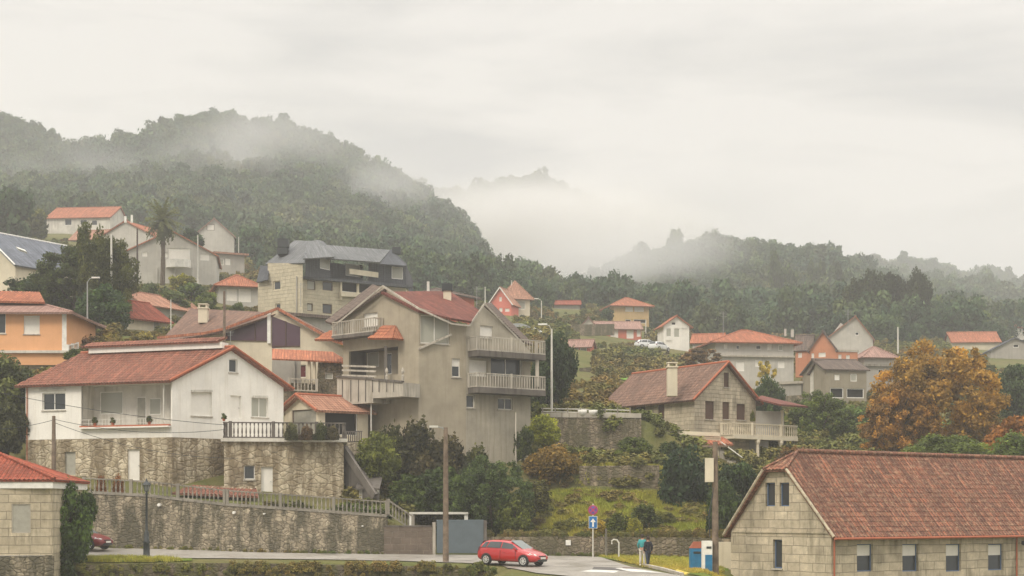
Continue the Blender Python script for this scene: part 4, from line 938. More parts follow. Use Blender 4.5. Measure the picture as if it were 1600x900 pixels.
# roof sweeps down over an open porch at the left
n = offs(A, B, 1.0)
for px in (975,): q = MB(org); q.box(PX(px, 130), PX(px, 130) + .2, 130, 130.2, PZ(665, 130), PZ(632, 130)); q.build('post', WOODD, t)
chimney(t, org, 1050, 575, 619, 15, 123.6, CREAMP, True, .45)
# veranda roof on the right
e0, e1 = Vector((C.x, C.y)), Vector((C.x, C.y)) + (D - C).normalized() * 7
nr = r
roof_plane(t, org, [V3(C + nr * 3.3 - hd * .3, PZ(637, 128)), V3(C + nr * 3.3 + hd * 0 + (D - C).normalized() * 0 + Vector((3, 5)), PZ(637, 131)), PT(1190, 618, 133), PT(1181, 622, 126.3)], T_TN, 'veranda_roof', .14, False)
q = MB(org); q.bar(on_wall(1020, 672, A, B, .02), on_wall(1083, 676, A, B, .02), .1, .1)
q.build('string_course', CREAMP, t)
# balcony slab right across the gable and beyond to the veranda
n2 = offs(B, C, 1.0); dBC = (C - B).normalized(); zb_ = on_wall(1130, 681, B, C, 0).z
l_, r_ = B + dBC * ((C - B).length * .40) + n2 * 1.6, B + dBC * ((C - B).length + 3.4) + n2 * 1.6
q = MB(org); back = -n2 * 1.55
q.hexa([V3(l_, zb_ - .28), V3(r_, zb_ - .28), V3(r_ + back, zb_ - .28), V3(l_ + back, zb_ - .28), V3(l_, zb_), V3(r_, zb_), V3(r_ + back, zb_), V3(l_ + back, zb_)]); sb = q.build('balcony', CREAMP, t)
balustrade(sb, org, [V3(l_ + back * .9, zb_ + .01), V3(l_ - n2 * .1, zb_ + .01), V3(r_ - n2 * .1, zb_ + .01), V3(r_ + back, zb_ + .01)], 1.0, CREAMP, .25, 3.0, 'turned', .05, .13, 'balustrade', True)
q = MB(org)
for px in (1163, 1199):
    p = on_wall(px, 700, B, C, 1.45); q = MB(org); q.lathe([(.22, zb_ - 2.6), (.2, zb_ - 2.4), (.15, zb_ - 2.2), (.13, zb_ - .7), (.22, zb_ - .5), (.22, zb_ - .28)], 10, (p.x, p.y, 0)); q.build('column', CREAMP, t)
p = on_wall(1205, 655, B, C, 1.2); q = MB(org); q.lathe([(.12, zb_), (.1, zb_ + .4), (.09, zb_ + 2.0), (.16, zb_ + 2.25)], 10, (p.x, p.y, 0)); q.build('column', CREAMP, t)
q = MB(org); c1 = C + nr * .02; q.hexa([V3(c1, zb_ - .1), V3(c1 + Vector((2.5, 1)), zb_ - .1), V3(c1 + Vector((2.5, 3)), zb_ - .1), V3(c1 + Vector((0, 3)), zb_ - .1), V3(c1, zb_ + 2.2), V3(c1 + Vector((2.5, 1)), zb_ + 2.2), V3(c1 + Vector((2.5, 3)), zb_ + 2.2), V3(c1 + Vector((0, 3)), zb_ + 2.2)]); q.build('veranda_wall', GREYL, t)
q = MB(org); p = on_wall(1150, 710, B, C, -.6); q.box(p.x - 1.5, p.x + 3.2, p.y + .5, p.y + 1.6, zb_ - 3, zb_ - .3); q.build('ground_floor', GREYW, t)
tree('potted_shrub', 'small green shrub at the right corner of the stone gable, on the balcony', 1176, 636, 9, 125.3, 'bush', (.09, .10, .03), cat='shrub', base=657)
lc = thing('canopy', 'low tiled canopy under the balcony of the stone house', 'canopy', PT(1110, 692, 119.5))
roof_plane(lc, lc.location, [PT(1072, 694, 118.6), PT(1146, 694, 118.6), PT(1130, 683, 121), PT(1088, 683, 121)], T_OR, 'roof', .12)
for px in (1034, 1120, 1112): q = MB(lc.location); q.box(PX(px - 3, 119), PX(px + 3, 119), 119, 119.3, PZ(750, 119), PZ(694, 119)); q.build('post', CREAMP, lc)
q = MB(lc.location); q.bar(PT(1030, 693, 119), PT(1075, 693, 119), .1); q.build('beam', CONCD, lc)
q = MB(lc.location); q.box(PX(1106, 119.5), PX(1126, 119.5), 119.32, 119.8, PZ(748, 119.5), PZ(694, 119.5)); q.build('wall', CREAMP, lc)
sc = thing('garden_steps', 'pale garden steps with handrail under the veranda', 'stairs', PT(1135, 725, 118))
q = MB(sc.location)
for i in range(9): p = PT(1124 + i * 4, 704 + i * 4, 119 - i * .15); q.box(p.x, p.x + .5, p.y, p.y + 1.2, p.z - 1, p.z)
q.build('steps', CONCL, sc); q = MB(sc.location); q.bar(PT(1126, 690, 118.6), PT(1160, 715, 117.3), .06); q.build('handrail', STEELW, sc)
# ================================================================== TERRACE WALLS IN THE MIDDLE
def seg_wall(label, pts, low, mat, th=.5, coping=None, name='retaining_wall', hgt=.12):
    o = thing(name, label, 'wall', PT(*pts[0])); q = MB(o.location)
    for p0, p1 in zip(pts, pts[1:]):
        a, b = PT(*p0), PT(*p1); nseg = 6
        for i in range(nseg):
            x, y = a.lerp(b, i / nseg), a.lerp(b, (i + 1) / nseg); zl = PZ(low, p0[2])
            q.hexa([V3(x, zl), V3(y, zl), Vector((y.x, y.y + th, zl)), Vector((x.x, x.y + th, zl)), x, y, y + Vector((0, th, 0)), x + Vector((0, th, 0))])
    q.build('masonry', mat, o)
    if coping:
        q = MB(o.location)
        for p0, p1 in zip(pts, pts[1:]): q.bar(PT(*p0) + Vector((0, th / 2, hgt / 2)), PT(*p1) + Vector((0, th / 2, hgt / 2)), th + .12, hgt)
        q.build('coping', coping, o)
    return o
seg_wall('tall rough stone wall holding up the terrace left of the stone house', [(846, 652, 118.2), (1002, 653, 118.2)], 722, RUB2, .7, CONCL, hgt=.35)
seg_wall('lower rough wall with grassy top in the middle of the bank', [(905, 728, 110.7), (1030, 727, 110.7)], 785, RUB2, .6)
seg_wall('low dry stone wall behind the red car and the two people', [(760, 839, 98.2), (880, 838, 98.2), (1090, 840, 98.2), (1150, 842, 98.2)], 876, RUB2, .5)
seg_wall('small stone wall below the canopy of the stone house', [(1008, 693, 121.5), (1035, 695, 120.5)], 735, GRANR, .5)
seg_wall('granite terrace wall with pale coping at the foot of the stone house', [(1006, 677, 121.2), (1126, 682, 119.6)], 740, GRANR, .5, CREAMP, hgt=.3)
tp = thing('pergola_rail', 'horizontal pipe railing on the terrace wall left of the stone house', 'railing', PT(850, 650, 118.6))
q = MB(tp.location)
for py in (638, 643, 648): q.bar(PT(846, py, 118.6), PT(985, py + 3, 118.6), .06)
q.build('handrail', STEELW, tp)
for i in range(8): q = MB(tp.location); p = PT(848 + i * 19.5, 652, 118.6); q.box(p.x - .05, p.x + .05, 118.55, 118.65, p.z, p.z + .75); q.build('post', CONC, tp)
for i, px in enumerate((910, 927)):
    o = thing('planter', ['round white planter on the terrace wall, the one nearer the tan house', 'round white planter on the terrace wall, the one nearer the stone house'][i], 'planter', PT(px, 651, 118.3))
    q = MB(); q.lathe([(.001, 0), (.18, .02), (.34, .3), (.36, .5), (.3, .5), (.001, .42)], 14); q.build('bowl', FRW, o, True)
# ================================================================== RIGHT GRANITE BUILDING
A, B, C = V2(1142, 88), V2(1299, 82), V2(1690, 94.2); D = A + C - B; ze = PZ(831, 82); z0 = -2.3
t, org = house_thing('granite_building', 'long granite building with old red clay tiled roof and blue windows', B, z0, 'building')
dl = (C - B).normalized(); da = (B - A).normalized(); M = (A + B) / 2; Wd = (B - A).length
zr = PZ(711, 85.7); zj = PZ(738, 85); ins = 1.35
jw = Wd * (1 - (zj - ze) / (zr - ze)) / 2
facade(t, org, A, B, z0, [(0, ze), (Wd / 2 - jw, zj), (Wd / 2 + jw, zj), (Wd, ze)], [(1196, 754, 1211, 791, 'dx', FRBL), (1218, 754, 1233, 791, 'dx', FRBL), (1208, 843, 1222, 888, 'd', FRBL)], GRAN, 'wall', FRBL, False, .2, False)
facade(t, org, B, C, z0, [(0, ze), ((C - B).length, ze)], [(1339, 850, 1364, 893, 'hx', FRBL), (1410, 850, 1435, 893, 'hx', FRBL), (1478, 850, 1502, 893, 'hx', FRBL), (1544, 850, 1568, 891, 'hx', FRBL), (1612, 850, 1636, 890, 'hx', FRBL)], GRAN, 'wall', FRBL, False, .2, False)
facade(t, org, C, D, z0, [(0, ze), (Wd / 2, zr), (Wd, ze)], [], GRAN, 'wall', None, False, .2, False); facade(t, org, D, A, z0, [(0, ze), ((C - B).length, ze)], [], GRAN, 'wall', None, False, .2, False)
s = (zr - ze) / (Wd / 2); oh = .38; og = .22; eo = B + da * oh - dl * og; zo = ze - s * oh + .12
j1 = B - da * (Wd / 2 - jw) - dl * (og + .15); ri = M + dl * ins; re = (C + D) / 2 + dl * .3
roof_plane(t, org, [V3(eo, zo), V3(C + da * oh + dl * .3, zo), V3(re, zr + .12), V3(ri, zr + .12), V3(j1, zj + .12)], T_RT, 'roof', .12, True, .26, .06, .36)
eo2 = A - da * oh - dl * og; j2 = A + da * (Wd / 2 - jw) - dl * (og + .15)
roof_plane(t, org, [V3(D - da * oh + dl * .3, zo), V3(eo2, zo), V3(j2, zj + .12), V3(ri, zr + .12), V3(re, zr + .12)], T_RT, 'roof', .12, True, .26, .06, .36)
roof_plane(t, org, [V3(j2, zj + .12), V3(j1, zj + .12), V3(ri, zr + .12)], T_RT, 'roof', .12, True, .26, .06, .36)
q = MB(org); up = Vector((0, 0, .1)); q.tube([V3(ri, zr + .14) + up, V3(re, zr + .14) + up], .13, 8)
for x, y in ((j1, ri), (j2, ri)): q.tube([V3(x, zj + .14) + up * .6, V3(y, zr + .14) + up * .6], .1, 6)
q.build('ridge', T_RT, t)
q = MB(org); q.tube([V3(eo, zo) + up * .4, V3(j1, zj + .16)], .08, 6); q.tube([V3(eo2, zo) + up * .4, V3(j2, zj + .16)], .08, 6); q.build('verge_tile', GRAN, t)
q = MB(org); g0, g1_ = B + da * (oh + .06) - dl * og, C + da * (oh + .06); q.tube([V3(g0, zo - .06), V3(g1_, zo - .06)], .07, 8); q.build('gutter', TRIMO, t)
for px in (1302, 1587): q = MB(org); p = on_wall(px, 840, B, C, .08); q.tube([Vector((p.x, p.y, ze - .1)), Vector((p.x, p.y, z0))], .05, 8); q.build('downpipe', TRIMO, t)
q = MB(org); a_, b_ = on_wall(1145, 817, A, B, .03), on_wall(1296, 834, A, B, .03); q.bar(Vector((a_.x, a_.y, ze - .05)), Vector((b_.x, b_.y, ze - .05)), .08, .1); q.build('string_course', GRAN, t)
q = MB(org); p = on_wall(1592, 848, B, C, .3); q.tube([p, p + Vector((.1, -.25, -.05))], .14, 10); q.bar(p + Vector((0, .3, .1)), p + Vector((0, 0, .1)), .04); q.build('wall_lamp', IRON, t)
# ================================================================== LEFT GRANITE KIOSK
A, B = V2(-120, 84.6), V2(82, 85.4); ze = PZ(763, 85); z0 = -2.5
t, org = house_thing('small_granite_building', 'granite block building with white cornice and red tiled roof at the left edge', B, PZ(890, 85), 'building')
k = Vector((0, 6.5)); facade(t, org, A, B, PZ(868, 85), [(0, ze), ((B - A).length, ze)], [(18, 787, 48, 833, 'gx', CONCL)], GRAN, 'wall', CONCL, False, .08, False)
facade(t, org, A, B + Vector((.1, 0)), z0, [(0, PZ(869, 85)), ((B - A).length + .1, PZ(869, 85))], [], RUB, 'plinth', CONCL, False, .08, False)
facade(t, org, B, B + k, z0, [(0, ze), (6.5, ze)], [], GRAN, 'wall', CONCL, False, .08, False)
q = MB(org); q.box(A.x, B.x + .12, B.y - .35, B.y + 6.6, ze + .002, ze + .42); q.build('cornice', FRW, t)
P0, P1 = Vector((A.x, B.y - .5, ze + .45)), Vector((B.x + .25, B.y - .45, ze + .45)); P2 = Vector((B.x + .25, B.y + 6.7, ze + .45)); X0, X1 = Vector((A.x, B.y + 3.2, PZ(700, 88))), Vector((PX(-25, 88.4), B.y + 3.2, PZ(700, 88)))
roof_plane(t, org, [P0, P1, X1, X0], T_RD, 'roof', .1, True, .26, .06, .36); roof_plane(t, org, [P1, P2, X1], T_RD, 'roof', .1, True, .26, .06, .36)
q = MB(org); q.tube([P1 + Vector((0, 0, .1)), X1 + Vector((0, 0, .1))], .1, 6); q.build('ridge', T_RD, t)
# ================================================================== SLATE MANSARD APARTMENT HOUSE
Y0 = 171; A, T1, B = V2(403, 174), V2(473, 170), V2(634, 180); z0 = PZ(505, 171)
t, org = house_thing('apartment_building', 'cream apartment building with grey slate mansard roof and two dark chimneys', T1, z0, 'building')
dAB = (T1 - A).normalized(); d2 = (B - T1).normalized(); n2 = Vector((d2.y, -d2.x)); nA = Vector((dAB.y, -dAB.x))
facade(t, org, A, T1, z0 - 3, [(403, 438), (418, 436), (418.5, 411), (474, 411)], [(427, 439, 438, 453, 'd', CREAMP), (430, 474, 438, 484, 'd', CREAMP)], CREAMW, 'wall', FRW, True)
T2 = T1 + n2 * -1.2
facade(t, org, T2, B, z0 - 3, [(471, 433), (632, 447)], [(480, 438, 493, 453, 'c', FRB), (504, 440, 520, 454, 'd', FRB), (480, 474, 489, 486, 'c', FRB), (504, 475, 519, 490, 'd', FRB), (531, 441, 584, 458, 'v')], CREAMW, 'wall', FRW, True)
bk = Vector((0, 13))
for P, Q in ((B, B + bk), (A + bk, A)): facade(t, org, P, Q, z0 - 3, [(0, PZ(440, 175)), ((Q - P).length, PZ(440, 175))], [], CREAMW, 'wall', None, True, pxprof=False)
for px in (531, 557.5, 584): q = MB(org); p = on_wall(px, 450, T2, B, .2); q.tube([Vector((p.x, p.y, PZ(470, 175))), Vector((p.x, p.y, PZ(440, 175)))], .16, 8); q.build('column', CREAMP, t)
q = MB(org); q.bar(on_wall(529, 460, T2, B, .3), on_wall(590, 463, T2, B, .3), .4, .5); q.build('balcony', CREAMP, t)
# mansard: steep slate walls above the cornice
def slab4(P, Q, z_lo, z_hi, lean, nm='mansard', mat=SLATE, wins=(), frm=FRW):
    d = (Q - P).normalized(); n = Vector((d.y, -d.x)); 
    facade(t, org, P + n * .0, Q + n * .0, z_lo, [(0, z_hi), ((Q - P).length, z_hi)], wins, mat, nm, frm, True, .1, False)
E1, E2 = T2 + n2 * .25, B + n2 * .25; zc0 = PZ(434, 171); zc1 = PZ(401, 171)
m1 = T2 + d2 * 6.2 + n2 * .2
slab4(T1 + d2 * .3 + n2 * .1, T2 + d2 * 4.6 + n2 * .1, PZ(433, 171), PZ(398, 171), 0, wins=[(500, 401, 517, 421, 'c', FRW)])
slab4(T2 + d2 * 4.6 - n2 * 1.3, T2 + d2 * 10 - n2 * 1.3, PZ(437, 173), PZ(404, 173), 0, wins=[(540, 413, 565, 432, 'c', FRW), (567, 415, 576, 433, 'c', FRB)])
slab4(T2 + d2 * 10 + n2 * .1, B + n2 * .1, PZ(440, 177), PZ(409, 177), 0, wins=[(612, 417, 630, 436, 'c', FRW)])
slab4(B + n2 * .1, B + bk, PZ(441, 178), PZ(409, 178), 0)
q = MB(org); q.bar(on_wall(471, 434, T2, B, .3), on_wall(640, 449, T2, B, .3), .8, .3); q.build('cornice', SLATE, t)
q = MB(org); q.bar(on_wall(545, 424, T2, B, .1), on_wall(590, 430, T2, B, .1), .15, .6); q.build('balcony_rail', CREAMP, t)
# upper roofs
def pr_(pts, nm='roof', mat=SLATEL, th=.15): return roof_plane(t, org, [PT(*p) for p in pts], mat, nm, th, False)
pr_([(474, 404, 168.9), (521, 401, 170.8), (497, 375, 175), (480, 377, 174)]); pr_([(521, 401, 170.8), (525, 399, 177), (506, 377, 180), (497, 375, 175)])
pr_([(414, 412, 174), (476, 411, 169.4), (486, 376, 174.5), (460, 376, 177)]); pr_([(414, 412, 174), (460, 376, 177), (440, 400, 182)])
pr_([(510, 402, 172.4), (593, 411, 176.6), (610, 389, 181), (507, 384, 176)]); pr_([(593, 412, 176.6), (633, 415, 178.9), (611, 389, 181.5)], mat=SLATE); pr_([(633, 415, 178.9), (636, 413, 187), (611, 389, 181.5)], mat=SLATE)
pr_([(399, 440, 173.4), (419, 438, 172.2), (419, 414, 173.4), (408, 416, 175)], 'mansard', SLATE)
q = MB(org); q.hexa([PT(407, 402, 171.6), PT(436, 405, 169.6), PT(438, 398, 170.6), PT(420, 396, 172)] + [PT(407, 401, 171.6), PT(436, 404, 169.6), PT(438, 397, 170.6), PT(420, 395, 172)]); 
chimney(t, org, 442, 388, 398, 16, 174, IRON, False); chimney(t, org, 443, 374, 387, 16.5, 174, IRON, False); chimney(t, org, 620, 387, 397, 13, 181, IRON, False)
q = MB(org); q.bar(on_wall(464.5, 432, A, T1, .1), on_wall(464.5, 498, A, T1, .1), .12, .12); q.build('downpipe', GREYW, t)
# ================================================================== ORANGE HOUSE (left edge)
t, org, A, B, C, D, ze, zr, d, n = box_house('orange rendered house with pale tiled roof and white shuttered window, at the left edge', -140, 129, 104, 129, 548, 488, 9, 'hip', ORANGEW, T_PK, [(-20, 488, 9, 521, 'd'), (37, 493, 62, 522, 's')], 'R', 1.55, .75, far=False)
q = MB(org); a_, b_ = on_wall(97, 518, A, B, .02), on_wall(104, 518, A, B, .02); q.hexa([Vector((a_.x, 128.97, PZ(550, 129))), Vector((B.x, 128.97, PZ(550, 129))), Vector((B.x, 129.0, PZ(550, 129))), Vector((a_.x, 129.0, PZ(550, 129))), Vector((a_.x, 128.97, ze)), Vector((B.x, 128.97, ze)), Vector((B.x, 129, ze)), Vector((a_.x, 129, ze))]); q.build('corner_strip', FRW, t)
q = MB(org); q.box(A.x, B.x + .1, 128.7, 129.6, PZ(552, 129), PZ(548, 129)); q.build('slab', WHITE2, t)
roof_plane(t, org, [PT(-60, 471, 131), PT(70, 471, 131), PT(62, 458, 135), PT(-60, 452, 135)], T_OR, 'upper_roof', .12)
q = MB(org); q.box(A.x, PX(94, 129), 129.5, 136, PZ(600, 129), PZ(552, 129) - .003); q.build('lower_floor', CREAMP, t)
bb = thing('balustrade', 'white balustrade beside the orange house', 'balustrade', PT(106, 558, 129)); balustrade(bb, bb.location, [PT(106, 558, 129), PT(121, 554, 131)], 1.0, FRW, .28, 1.2, as_thing=True)
# ================================================================== SLATE ROOFED HOUSE, upper left
corner_house('slate_house', 'cream house with big blue grey slate roof and skylight, upper left edge', (-75, 176), (24, 170), (150, 180), 460, 413, 362, 'BC', [], [], CREAMP, m_tile('blue slate', (.20, .215, .25), (.17, .185, .215), (.28, .28, .29), .3, .5, .35, .75), .4, .4, FRW, far=True)
o = [x for x in bpy.data.objects if x.name.startswith('slate_house')][0]
q = MB(o.location); P = [PT(30, 388, 171.6), PT(44, 393, 172.0), PT(47, 396, 171.8), PT(34, 391, 171.4)]; q.hexa([p + Vector((0, -.9, -.2)) for p in P] + [p + Vector((0, -1.2, .0)) for p in P]); q.build('skylight', FRW, o)
# ================================================================== FAR HOUSES
HS = []
def bh(*a, **k):
    a = list(a)
    if a[2] > 190: a[4] = a[2] + (a[4] - a[2]) * .35; a[7] = min(a[7], max(3.5, (a[3] - a[1]) * a[2] / F * .95))
    r_ = box_house(*a, **k); HS.append(r_); return r_
bh('white house with long bright orange roof, topmost on the left slope', 73, 332, 172, 328, 372, 340, 12, 'side', WHITE2, T_OR, [(101, 342, 112, 352, 'd'), (125, 343, 136, 351, 'd'), (143, 344, 152, 352, 'd')], 'L', 3.2, .5)
r_ = bh('grey gabled house with orange roof edge and two little chimneys, left of the palm', 150, 285, 240, 272, 405, 372, 12, 'gable', GREYL, T_OR, [], None, 3.0, .5, apex=.52)
chimney(r_[0], r_[1], 196, 338, 348, 3, 276, FRW, False); chimney(r_[0], r_[1], 206, 336, 348, 3, 276, FRW, False)
bh('small house with pale orange roof below the long orange roofed house', 110, 300, 165, 296, 400, 374, 8, 'side', GREYL, T_OP, [], None, 2.2, .4)
r_ = bh('wide grey block house with round white balcony behind the palm', 190, 232, 338, 238, 445, 398, 12, 'gable', GREYL, T_OR, [(222, 394, 230, 401, 's'), (251, 395, 262, 402, 's'), (263, 388, 297, 412, 's'), (313, 397, 327, 407, 's')], None, 3.6, .4, apex=.52)
q = MB(r_[1]); p = on_wall(279, 414, r_[2], r_[3], .2)
for i in range(9):
    a0, a1 = math.pi * i / 9, math.pi * (i + 1) / 9; f = lambda a: Vector((p.x - math.cos(a) * 1.9, p.y - math.sin(a) * 1.3, p.z)); g = Vector((0, 0, -.5)); c0 = Vector((p.x, p.y, p.z))
    q.face([f(a0) + g, f(a1) + g, f(a1) + Vector((0, 0, .7)), f(a0) + Vector((0, 0, .7))]); q.face([c0, f(a0), f(a1)]); q.face([c0 + g, f(a1) + g, f(a0) + g])
q.build('balcony', FRW, r_[0])
q = MB(r_[1])
for px in (205, 245, 273, 300): p = on_wall(px, 414, r_[2], r_[3], .1); q = MB(r_[1]); q.box(p.x - .15, p.x + .15, p.y - .15, p.y + .15, p.z - 4, p.z - .4); q.build('pillar', GREYL, r_[0])
bh('plain grey gable house with one small window, high above the road', 303, 305, 366, 308, 398, 369, 11, 'gable', GREYL, T_PK, [(323, 350, 335, 360, 's', FRB)], None, 3.4, .3)
bh('low building with red fascia beside the plain grey gable house', 338, 262, 382, 268, 422, 398, 8, 'flat', GREYW, T_OP, [(340, 404, 350, 414, 'c'), (352, 404, 360, 414, 's')], None, 1, .6)
bh('white walled house with orange hipped roof left of the apartment building', 342, 196, 404, 200, 475, 447, 9, 'hip', GREYL, T_OR, [(354, 452, 370, 470, 's'), (373, 452, 392, 472, 's')], None, 1.7, .7)
bh('stone shed with bright red tiled roof below the big dark tree', 194, 152, 262, 156, 515, 498, 7, 'side', CREAMP, T_RD, [(240, 502, 250, 515, 'Dg')], None, 2.0, .6, name='shed')
bh('long low grey building with faded tiled roof behind the red roofed shed', 222, 168, 318, 176, 505, 482, 6, 'side', GREYW, T_OP, [], None, 1.6, .5, name='outbuilding')
bh('low grey walled house with thin flat roof between purple glazing and tan house', 440, 146, 540, 150, 540, 497, 8, 'flat', GREYW, T_BR, [], None, 1, .5, name='outbuilding')
r_ = bh('house with orange wall band peeping over the dark red roof', 702, 186, 741, 190, 490, 462, 8, 'hip', REDW, T_BR, [], None, 1.2, .6)
r_ = bh('small coral red house with gable and three white windows', 765, 262, 799, 258, 500, 474, 8, 'gable', PINKW, T_OP, [(769, 480, 775, 486, 's'), (780, 481, 785, 487, 's'), (789, 482, 796, 487, 's'), (780, 464, 784, 471, 's')], None, 2.6, .4, apex=.5, trim=FRW)
bh('cream house with white gallery windows joined behind the coral red house', 792, 264, 828, 268, 492, 467, 11, 'hip', CREAMP, T_OP, [(800, 470, 821, 483, 'c')], None, 3.3, .6, ridge_in=5)
bh('long low red and white barn roof by the dark round tree', 866, 322, 906, 322, 488, 476, 6, 'side', GREYW, T_RD, [], None, 1.0, .5, name='barn')
bh('ochre two storey house with orange hipped roof and long white window', 958, 300, 1014, 304, 508, 478, 9, 'hip', YELW, T_OR, [(977, 480, 989, 487, 's'), (991, 480, 1006, 487, 's'), (977, 499, 986, 504, 'v'), (990, 499, 1010, 505, 'v')], None, 2.0, .9)
bh('white gabled end house left of the long red walled row', 906, 257, 933, 257, 536, 512, 4, 'gable', WHITE2, T_PK, [(916, 516, 926, 522, 's')], None, 1.6, .3)
bh('long house with red brick wall and pale windows under a faded roof', 933, 260, 1002, 261, 534, 514, 8, 'side', REDW, T_PK, [(936, 514, 943, 521, 's'), (954, 514, 966, 528, 's'), (979, 515, 990, 529, 's'), (995, 514, 1001, 526, 's')], None, 1.5, .5)
bh('white two storey house with orange roof and dark gable opening', 1037, 250, 1077, 252, 548, 509, 8, 'gable', WHITE, T_OR, [(1049, 503, 1056, 508, 'v'), (1041, 513, 1049, 526, 'c'), (1053, 513, 1062, 527, 'c'), (1065, 513, 1074, 527, 's'), (1041, 532, 1050, 540, 's')], None, 1.5, .6)
bh('low orange roofed annex left of the big pale house', 1082, 225, 1128, 222, 555, 535, 8, 'side', GREYL, T_OR, [], None, 1.3, .4, name='annex')
r_ = bh('big pale house with broad orange hipped roof and five small windows', 1118, 200, 1240, 204, 606, 535, 11, 'hip', GREYL, T_OR, [(1131, 538, 1137, 545, 's'), (1150, 539, 1156, 546, 'd'), (1181, 539, 1189, 546, 'v'), (1199, 538, 1206, 547, 's'), (1216, 539, 1224, 548, 'c'), (1150, 565, 1163, 580, 's'), (1180, 562, 1190, 573, 's'), (1215, 564, 1226, 575, 's')], None, 2.1, .9)
q = MB(r_[1]); q.bar(on_wall(1118, 556, r_[2], r_[3], .2), on_wall(1240, 558, r_[2], r_[3], .2), .5, .2); q.build('slab', CONCL, r_[0])
chimney(r_[0], r_[1], 1227, 514, 525, 3, 207, GREYL, False); chimney(r_[0], r_[1], 1238, 515, 527, 4, 208, GREYL, False)
r_ = bh('orange brick gabled house behind the small grey house', 1265, 212, 1306, 209, 580, 546, 9, 'gable', BRICKO, T_BR, [(1279, 551, 1290, 558, 's'), (1268, 552, 1272, 560, 's')], None, 2.4, .3)
bh('orange brick wing with pale windows right of the brick gable', 1306, 211, 1340, 213, 578, 550, 7, 'flat', BRICKO, CONCL, [(1310, 554, 1315, 561, 's'), (1322, 555, 1328, 562, 's')], None, 1, .1, name='annex')
bh('dark roofed brick wing left of the brick gable', 1243, 215, 1266, 213, 576, 546, 9, 'side', BRICKO, T_BR, [(1247, 551, 1253, 559, 's')], None, 2.0, .3, name='annex')
bh('grey gable house with faded roof behind the orange brick house', 1288, 244, 1364, 240, 570, 531, 13, 'gable', GREYL, T_OP, [(1336, 519, 1342, 524, 'v')], None, 3.6, .3, apex=.64)
bh('low house with pinkish hipped roof left of the orange autumn tree', 1350, 216, 1398, 218, 580, 558, 8, 'hip', GREYW, T_PK, [], None, 1.6, .5)
bh('grey slab building with dark door before the pinkish roof', 1350, 192, 1420, 196, 602, 573, 9, 'flat', GREYW, CONC, [(1372, 577, 1380, 590, 'v')], None, 1, .3, name='outbuilding')
bh('small grey brown house standing on open pillars, two windows', 1290, 180, 1354, 181, 625, 578, 7, 'side', m_plaster('brown grey render', (.30, .26, .19), .3, .5), T_BR, [(1304, 585, 1312, 594, 's'), (1329, 584, 1339, 596, 'c'), (1297, 606, 1318, 622, 'v'), (1323, 607, 1350, 622, 'v')], 'L', 1.4, .3)
bh('white gabled annex left of the brown grey house on pillars', 1266, 184, 1290, 182, 622, 583, 6, 'gable', WHITE2, T_BR, [(1271, 584, 1275, 594, 'd')], None, 1.4, .2, name='annex')
bh('flat roofed garage below the big pale house', 1219, 188, 1252, 187, 622, 600, 6, 'flat', GREYW, CONCL, [], None, 1, .3, name='garage')
bh('orange roofed house above the autumn tree', 1488, 302, 1562, 300, 552, 534, 8, 'side', CREAMP, T_OR, [], None, 2.2, .5)
bh('grey shed with dark roof right of the autumn tree', 1548, 268, 1640, 266, 575, 548, 9, 'gable', GREYW, SLATE, [(1583, 538, 1592, 543, 'v')], None, 2.1, .3, name='shed', apex=.4)
bh('tiny white house at the far right edge', 1588, 362, 1612, 362, 530, 512, 7, 'side', WHITE, T_OR, [], None, 1.4, .3)
bh('small brick fronted house with pale gallery windows behind the dark tree', 888, 215, 922, 213, 592, 542, 7, 'side', REDW, T_PK, [(893, 543, 904, 549, 'c'), (906, 543, 917, 549, 'c')], None, 1.0, .4)
bh('white two storey house low down at the left edge, mostly behind trees', -30, 112, 12, 112, 706, 664, 5, 'side', WHITE2, T_OR, [], None, 1, .3)
# greenhouse with round roof, white parked vans beyond the balcony
gh = thing('greenhouse', 'grey round topped tunnel greenhouse right of the tan house', 'greenhouse', PT(812, 530, 205))
q = MB(gh.location)
for i in range(10):
    a0, a1 = math.pi * i / 10, math.pi * (i + 1) / 10; f = lambda a, y: Vector((PX(808, 205) - math.cos(a) * 2.6, y, PZ(530, 205) + math.sin(a) * 1.9))
    q.face([f(a0, 203), f(a1, 203), f(a1, 212), f(a0, 212)]); q.face([Vector((PX(808, 205), 203, PZ(530, 205))), f(a1, 203), f(a0, 203)])
q.build('cover', m_plain('greenhouse film', (.33, .34, .33), .5), gh)
# ================================================================== ROAD
def sheet(name, near, far, up, mat, label=None, nx=60, ny=10, kind='structure'):
    """strip between two plan lines [(px,Y)...], lying on the ground"""
    def at(l, t):
        s = t * (len(l) - 1); i = min(int(s), len(l) - 2); f = s - i; a, b = V2(*l[i]), V2(*l[i + 1]); return a + (b - a) * f
    v = []; f = []
    for j in range(ny + 1):
        for i in range(nx + 1):
            p = at(near, i / nx).lerp(at(far, i / nx), j / ny); v.append((p.x, p.y, H(p.x, p.y) + up))
    for j in range(ny):
        for i in range(nx): k = j * (nx + 1) + i; f.append((k, k + 1, k + nx + 2, k + nx + 1))
    me = bpy.data.meshes.new(name); me.from_pydata(v, [], f); me.shade_smooth(); me.materials.append(mat)
    o = bpy.data.objects.new(name, me); COL.objects.link(o)
    if kind: tag(o, label, None, None, kind)
    return o
m = NT('worn pale asphalt', .55, .35); p = m.wco(); a = m.noise(p, .35, 6, .7); b = m.noise(p, 3, 6, .7); c = m.noise(p, 40, 2)
col = m.mix(m.ramp(a, [(.35, (0, 0, 0)), (.65, (1, 1, 1))]), (.24, .215, .18), (.33, .30, .255))
